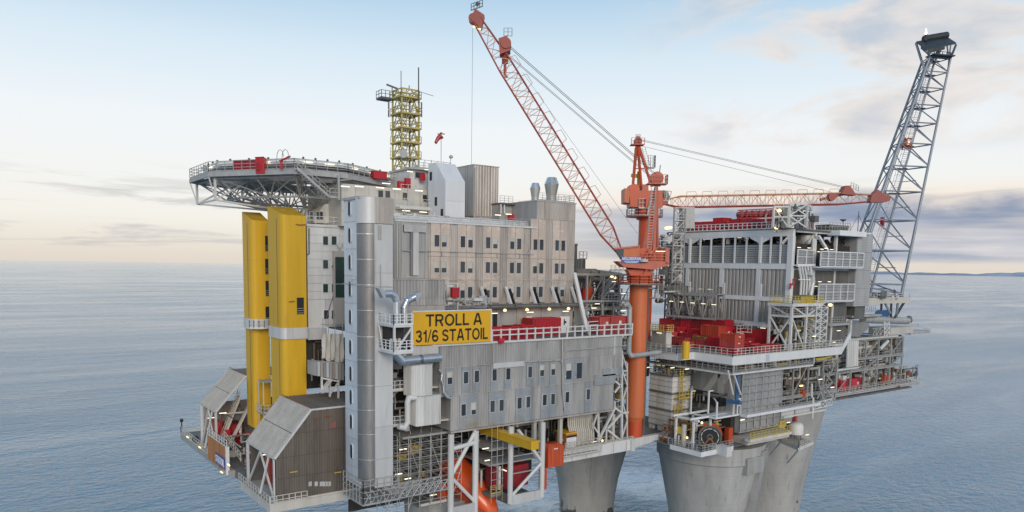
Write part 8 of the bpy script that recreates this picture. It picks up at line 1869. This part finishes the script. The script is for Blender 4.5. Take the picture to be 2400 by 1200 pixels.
# ------------------------------------------------------------------ far east process decks
def far_decks():
    Yf = 75.0; zb = PY(2060, 908, Yf).z
    t = T('process_deck', 'open process decks stacked at the far right edge', 'process deck', (126, Yf, zb))
    zs = [zb, PY(2050, 862, Yf).z, PY(2050, 836, Yf).z, PY(2050, 793, Yf).z]
    xe_ = PY(2113, 850, Yf).x
    deck_frame(t, 125.7, PY(2113, 850, Yf).x, Yf, 93, zs, 6, 3, .26, .32, 'galv', 'deckplate', True)
    MB().box((126, Yf+3.6, zs[0]), (xe_-.3, Yf+3.8, zs[3])).build('inner_wall', 'shade', t)  # dark sheet added so the deck bays look deep in shadow
    xe = PY(2113, 850, Yf).x
    for k in range(3): clutter(t, (126, Yf+.6, zs[k]+.1), (xe-.5, Yf+3.3, zs[k+1]-.4), 210, 191+k, ('galv', 'cream', 'pipegrey', 'greydark', 'pipebrown', 'white'), .25 if k < 2 else .4, 5 if k == 2 else 2)
    p, q = PY(1975, 882, Yf), PY(2025, 905, Yf)
    for k in range(4): x = p.x+(q.x-p.x)*k/4; MB().box((x, Yf+.3, zs[0]+.1), (x+(q.x-p.x)/4-.08, Yf+2, zs[0]+2.4)).build('stores_box', 'maroon' if k % 2 else 'red', t)
    p = PY(2086, 888, Yf); MB().box((p.x-1.4, Yf+.4, p.z-.7), (p.x+1.2, Yf+1.2, p.z+.7)).build('stores_box', 'orangered', t)
    # bottom deck reaches out further, with outboard gear
    x2 = PY(2148, 890, Yf).x; MB().box((xe-1, Yf-.6, zb-.5), (x2, Yf+10, zb)).build('outrigger', 'grey', t); MB().rail([(125.7, Yf-.6, zb), (x2, Yf-.6, zb)], 1.1, .04, 1.2, (1, .66, .33)).build('railing', 'cream', t)
    MB().box((124.5, Yf-1.0, zb-.9), (x2-4, Yf+.2, zb-.62)).build('edge_beam', 'brown', t)
    clutter(t, (xe, Yf, zb+.1), (x2, Yf+5, zb+3.0), 60, 197, ('galv', 'greydark', 'cream', 'rust'), .15, 0, 'outboard_gear')
    b = MB(); p = PY(2146, 858, Yf+2); b.tube(V((p.x, p.y, zb)), p, .08); b.tube(p, p+rh*.6+uz*.2, .07); b.lathe(p-uz*1.6+rh*.3, [(.25, 0), (.25, .5)], 8); b.build('davit', 'greydark', t)
    # ribbed pipes stack
    for k in range(6): a = 1987+k*4.4; MB().tube(PY(a, 798, Yf-1.5), PY(a-1.5, 861-k*.8, Yf-1.5), .28, 8).build('riser_pipe', 'white', t, True)
    MB().bar(PY(1958, 868, Yf-1.6), PY(2010, 861, Yf-1.6), .5, .3).build('riser_shelf', 'white', t); MB().bar(PY(1960, 832, Yf-1.4), PY(1960, 868, Yf-1.4), .3).build('post', 'white', t); MB().bar(PY(1950, 868, Yf-1.4), PY(1915, 858, Yf-1.4), .3).build('beam', 'white', t)
    for k in range(3): x = 2097+k*6; MB().path([PY(x, 788, Yf+.5), PY(x+4, 792, Yf+.3), PY(x+4, 835, Yf+.3)], .35, 10).build('vent_pipe', 'pipegrey', t, True)
    MB().path([PY(2063, 818, Yf-.2), PY(2072, 808, Yf-.2), PY(2080, 800, Yf-.2)], .35, 10).build('vent_pipe', 'white', t, True)
    # long top deck with the conveyor-like boom rest, sticking out to the right
    zt = PY(2050, 790, Yf).z
    b = MB().box((PY(1944, 795, Yf-.8).x, Yf-.8, zt-.2), (PY(2105, 790, Yf-.8).x, Yf+.2, zt+.15)); b.build('long_beam', 'cream', t)
    p, q = PY(2088, 768, Yf-.5), PY(2140, 786, Yf-.5); MB().box((p.x, Yf-.5, PY(2100, 784, Yf-.5).z), (q.x, Yf+4, PY(2100, 768, Yf-.5).z)).build('boom_rest', 'cream', t); p2 = PY(2178, 783, Yf); MB().box((q.x, Yf, PY(2150, 783, Yf).z), (p2.x, Yf+3, PY(2150, 776, Yf).z)).build('boom_rest_end', 'grey', t)
    MB().rail([PY(2130, 768, Yf-.3), PY(2153, 768, Yf-.3)], .9, .05, .5).build('railing', 'cream', t); MB().rail([PY(2165, 778, Yf), PY(2180, 780, Yf)], .8, .04, .7).build('railing', 'galv', t)
    MB().prism([PY(1975, 785, Yf-.4), PY(2012, 790, Yf-.4), PY(2040, 765, Yf-.4), PY(2030, 752, Yf-.4), PY(1990, 762, Yf-.4)], (0, 3, 0)).build('hopper', 'pipegrey', t); MB().tube(PY(2022, 748, Yf), PY(2126, 752, Yf), .75, 12).build('flare_header', 'galv', t, True)
    MB().lathe(PY(2130, 756, Yf), [(.5, 0), (.7, .4), (.5, 1.2), (.2, 1.4)], 10).build('header_valve', 'greydark', t)
    b = MB(); b.truss(PY(2072, 748, Yf-.6), PY(2073, 790, Yf-.6), PY(2084, 748, Yf-.6), PY(2085, 790, Yf-.6), 4, .12, .08, 'X'); b.build('lattice', 'white', t)
    b = MB(); b.truss(PY(2045, 770, Yf-.3), PY(2072, 768, Yf-.3), PY(2045, 786, Yf-.3), PY(2072, 785, Yf-.3), 3, .1, .08, 'X'); b.build('lattice', 'galv', t)
    MB().rail([PY(1940, 760, Yf-1.5), PY(1978, 758, Yf-1.5)], 1.2, .05, .8, (1, .66, .33)).build('railing', 'galv', t); MB().bar(PY(1938, 762, Yf-1.5), PY(1990, 758, Yf-1.5), 1.0, .4).build('gangway', 'galv', t)
    for a, y in ((1966, 775), (1955, 802), (1872, 775), (1888, 812)): lamp(t, PY(a, y, Yf-1.5), 'X', 1.1)
    clutter(t, (118, Yf-.5, 38), (132, Yf+4, 43), 110, 199, ('pipegrey', 'galv', 'greydark', 'cream'), .25, 3)
    MB().rail([PY(1995, 733, Yf-1), PY(2052, 731, Yf-1)], 1.2, .05, .8, (1, .66, .33)).build('railing', 'galv', t); MB().bar(PY(1990, 742, Yf-1), PY(2060, 738, Yf-1), 1.2, .35).build('gangway', 'galv', t)
    g = T('blue_pump', 'pair of blue pump motors below the flare tower base', 'pump', PY(2068, 742, Yf+.6))
    for k, a in enumerate((2060, 2074)): MB().tube(PY(a, 735, Yf), PY(a+3, 735, Yf+2.5), .75, 14).build('motor', 'bluepaint', g, True)
    MB().bar(PY(2052, 744, Yf+.6), PY(2086, 744, Yf+.6), 1.6, .25).build('skid', 'grey', g)
far_decks()
# ------------------------------------------------------------------ flare tower
def flare():
    D0 = 150.0
    t = T('flare_tower', 'tall leaning blue grey lattice flare tower at the right', 'flare tower', PD(2040, 700, D0))
    leg = [((1963, 690, 153.5), (2166, 131, 152.5)), ((1984, 690, 147.0), (2180, 131, 148.5)), ((2038, 693, 154.5), (2194, 131, 153.0)), ((2113, 690, 148.5), (2229, 131, 149.5))]
    Bp = [PD(*a) for a, b in leg]; Tp = [PD(*b) for a, b in leg]
    def at(k, z): f = (z-Bp[k].z)/(Tp[k].z-Bp[k].z); return Bp[k].lerp(Tp[k], f)
    zs = [Bp[3].z]+[PD(x, y, 149).z for x, y in ((2118, 667), (2135, 588), (2150, 517), (2166, 450), (2180, 391), (2190, 338), (2201, 289), (2210, 247), (2218, 207), (2224, 168.5), (2229, 135))]
    for k in range(4): MB().tube(at(k, zs[0]-1.0), at(k, zs[-1]), .31 if k == 3 else .26, 10, .21).build('leg', 'flare', t, True)
    order = [1, 3, 2, 0]
    for i, (za, zc) in enumerate(zip(zs, zs[1:])):
        r = .155-.005*i
        for j in range(4):
            a, b_ = order[j], order[(j+1) % 4]; p0, p1, q0, q1 = at(a, za), at(a, zc), at(b_, za), at(b_, zc); pm, qm = p0.lerp(p1, .45), q0.lerp(q1, .5)
            MB().tube(p1, q1, r, 8).build('horizontal', 'flare', t, True)
            if j in (0, 2): MB().tube(p0.lerp(p1, .06), qm, r*.9, 8).build('diagonal', 'flare', t, True) if False else None
            if j == 0: MB().tube(p1, q0.lerp(q1, .06), r*.95, 8).build('diagonal', 'flare', t, True)
            elif j == 1: MB().tube(q1, p0.lerp(p1, .06), r*.9, 8).build('diagonal', 'flare', t, True)
            else: MB().tube(p0, q1, r*.8, 6).build('diagonal', 'flare', t, True)
        m = at(2, (za+zc)/2); n_ = at(3, (za+zc)/2)
        if i < 5: MB().tube(m, m.lerp(n_, .62), r*.6, 6).build('sub_brace', 'flare', t)
    # ladders, cages and landings inside
    b = MB(); g = MB()
    for i, (za, zc) in enumerate(zip(zs[:-1], zs[1:])):
        c0 = (at(1, za)+at(2, za))/2*.5+at(2, za)*.5; c1 = (at(1, zc)+at(2, zc))/2*.5+at(2, zc)*.5
        b.ladder(c0, c1, .9, .05, None, rh); g.bar(c1-rh*1.0, c1+rh*1.0, 1.0, .12); 
        for o in (-.7, .7): b.bar(c0+rh*o+fh*.5, c1+rh*o+fh*.5, .06)
        n = int((zc-za)/1.2)
        for k in range(n): c = c0.lerp(c1, k/n); b.bar(c-rh*.7+fh*.5, c+rh*.7+fh*.5, .05); b.bar(c-rh*.7, c-rh*.7+fh*.5, .05); b.bar(c+rh*.7, c+rh*.7+fh*.5, .05)
    b.build('ladder_cage', 'flare', t); g.build('landing', 'flaredark', t)
    for k in range(3): MB().tube(at(0, zs[0]).lerp(at(1, zs[0]), .3+.25*k)+rh*1.2, at(0, zs[-1]).lerp(at(1, zs[-1]), .3+.25*k)+rh*.5, .2-.04*k, 8).build('gas_riser', 'flare', t)
    p = PD(2126, 340, 150); clutter(t, p-V((.8, .8, .8)), p+V((.8, .8, 1.4)), 12, 5, ('salmon', 'redpale'), .2, 0, 'beacon_gear'); p = PD(2068, 520, 150); MB().box(p-V((.3, .3, .9)), p+V((.3, .3, .9))).build('red_lamp', 'red', t); MB().lathe(PD(2130, 338, 149), [(.1, 0), (.25, .2), (.1, .4)], 8).build('beacon', 'flood', t)
    # head: heat shield platform, roll of shielding, pilot tip
    def Q(x, y, d=150.0): return PD(x, y, d)
    MB().prism([Q(2149, 99), Q(2160, 107), Q(2242, 103), Q(2221, 86)], fh*.01+uz*-.35).build('shield', 'flaredark', t) if False else None
    b = MB(); A, B_, C_, E_ = PD(2147, 100, 150.5), PD(2172, 119, 146.5), PD(2241, 103, 147.5), PD(2218, 88, 152.5)
    b.prism([A, B_, C_, E_], (0, 0, .25)); b.prism([A.lerp(B_, .45)+uz*.1, B_, B_.lerp(C_, .62), A.lerp(E_, .9)], (0, 0, -.55)); b.build('heat_shield', 'flaredark', t)
    MB().tube(PD(2165, 99, 150.8)+uz*.6, PD(2219, 86, 152)+uz*.3, .65, 14).build('shield_roll', 'flaredark', t, True)
    b = MB()
    for k in range(4): b.tube(at(k, zs[-1]), (B_ if k == 1 else C_ if k == 3 else A if k == 0 else E_)-uz*.1, .22, 8)
    b.tube(at(1, zs[-2]), E_-uz*.3, .25, 8); b.tube(at(3, zs[-1]-1), E_-uz*.3, .16, 8); b.tube(at(1, zs[-2]), A, .2, 8); b.tube(at(3, zs[-2]), C_.lerp(E_, .5), .14, 8); b.build('head_strut', 'flare', t)
    b = MB(); c = (at(1, zs[-1])+at(3, zs[-1]))/2; b.bar(at(1, zs[-1])+V((0, 0, .2)), at(3, zs[-1])+V((0, 0, .2)), 2.4, .2); b.rail([at(1, zs[-1]), at(3, zs[-1])], 1.1, .06, 1); b.build('head_landing', 'flaredark', t)
    q = Q(2169, 96); MB().tube(q, q+uz*1.1+rh*.15, .28, 10, .35).build('pilot_tip', 'flaredark', t)
    b = MB(); f0 = q+uz*1.15; vs = []
    b.lathe(f0, [(.06, 0), (.16, .25), (.12, .6), (.02, 1.15)], 8); b.build('pilot_flame', 'flame', t, True)
    # base platform and raking struts
    Zb = zs[0]; p = [PD(2020, 716, 150), PD(2132, 707, 147), PD(2125, 700, 153), PD(2030, 704, 156)]
    a, c = PD(2034, 706, 147.5), PD(2131, 704, 147.5); MB().bar(a, c, .8, 1.0).build('base_beam', 'cream', t); MB().prism([a, c, c+fh*7, a+fh*7], (0, 0, .2)).build('base_floor', 'galv', t)
    b = MB(); b.rail([a+uz*.5, c+uz*.5], .9, .05, 1.2); b.build('railing', 'cream', t); clutter(t, (min(a.x, c.x)+1, min(a.y, c.y)+1, a.z+.4), (max(a.x, c.x), max(a.y, c.y)+2, a.z+1.6), 40, 201, ('cream', 'galv', 'greydark'), .12, 0, 'base_gear')
    q = PD(2098, 690, 148); b = MB(); b.tube(PD(2098, 702, 148), PD(2098, 680, 148), .12); b.tube(PD(2098, 680, 148), PD(2094, 679, 148), .1); b.build('gooseneck_vent', 'greydark', t)
    for x, m in ((2066, 'flaredark'), (2089, 'flaredark')): MB().tube(PD(x, 708, 148), PD(x-1, 745, 148), .22, 8).build('base_post', m, t)
    for (x, y, x2, y2, m) in ((2118, 710, 2097, 745, 'flaredark'), (2104, 710, 2101, 745, 'flare'), (2074, 710, 2087, 735, 'flare')): MB().tube(PD(x, y, 148), PD(x2, y2, 148), .25, 8).build('raking_strut', m, t)
flare()
for o in bpy.data.objects:
    for k in ('_w', '_r'):
        if k in o: del o[k]
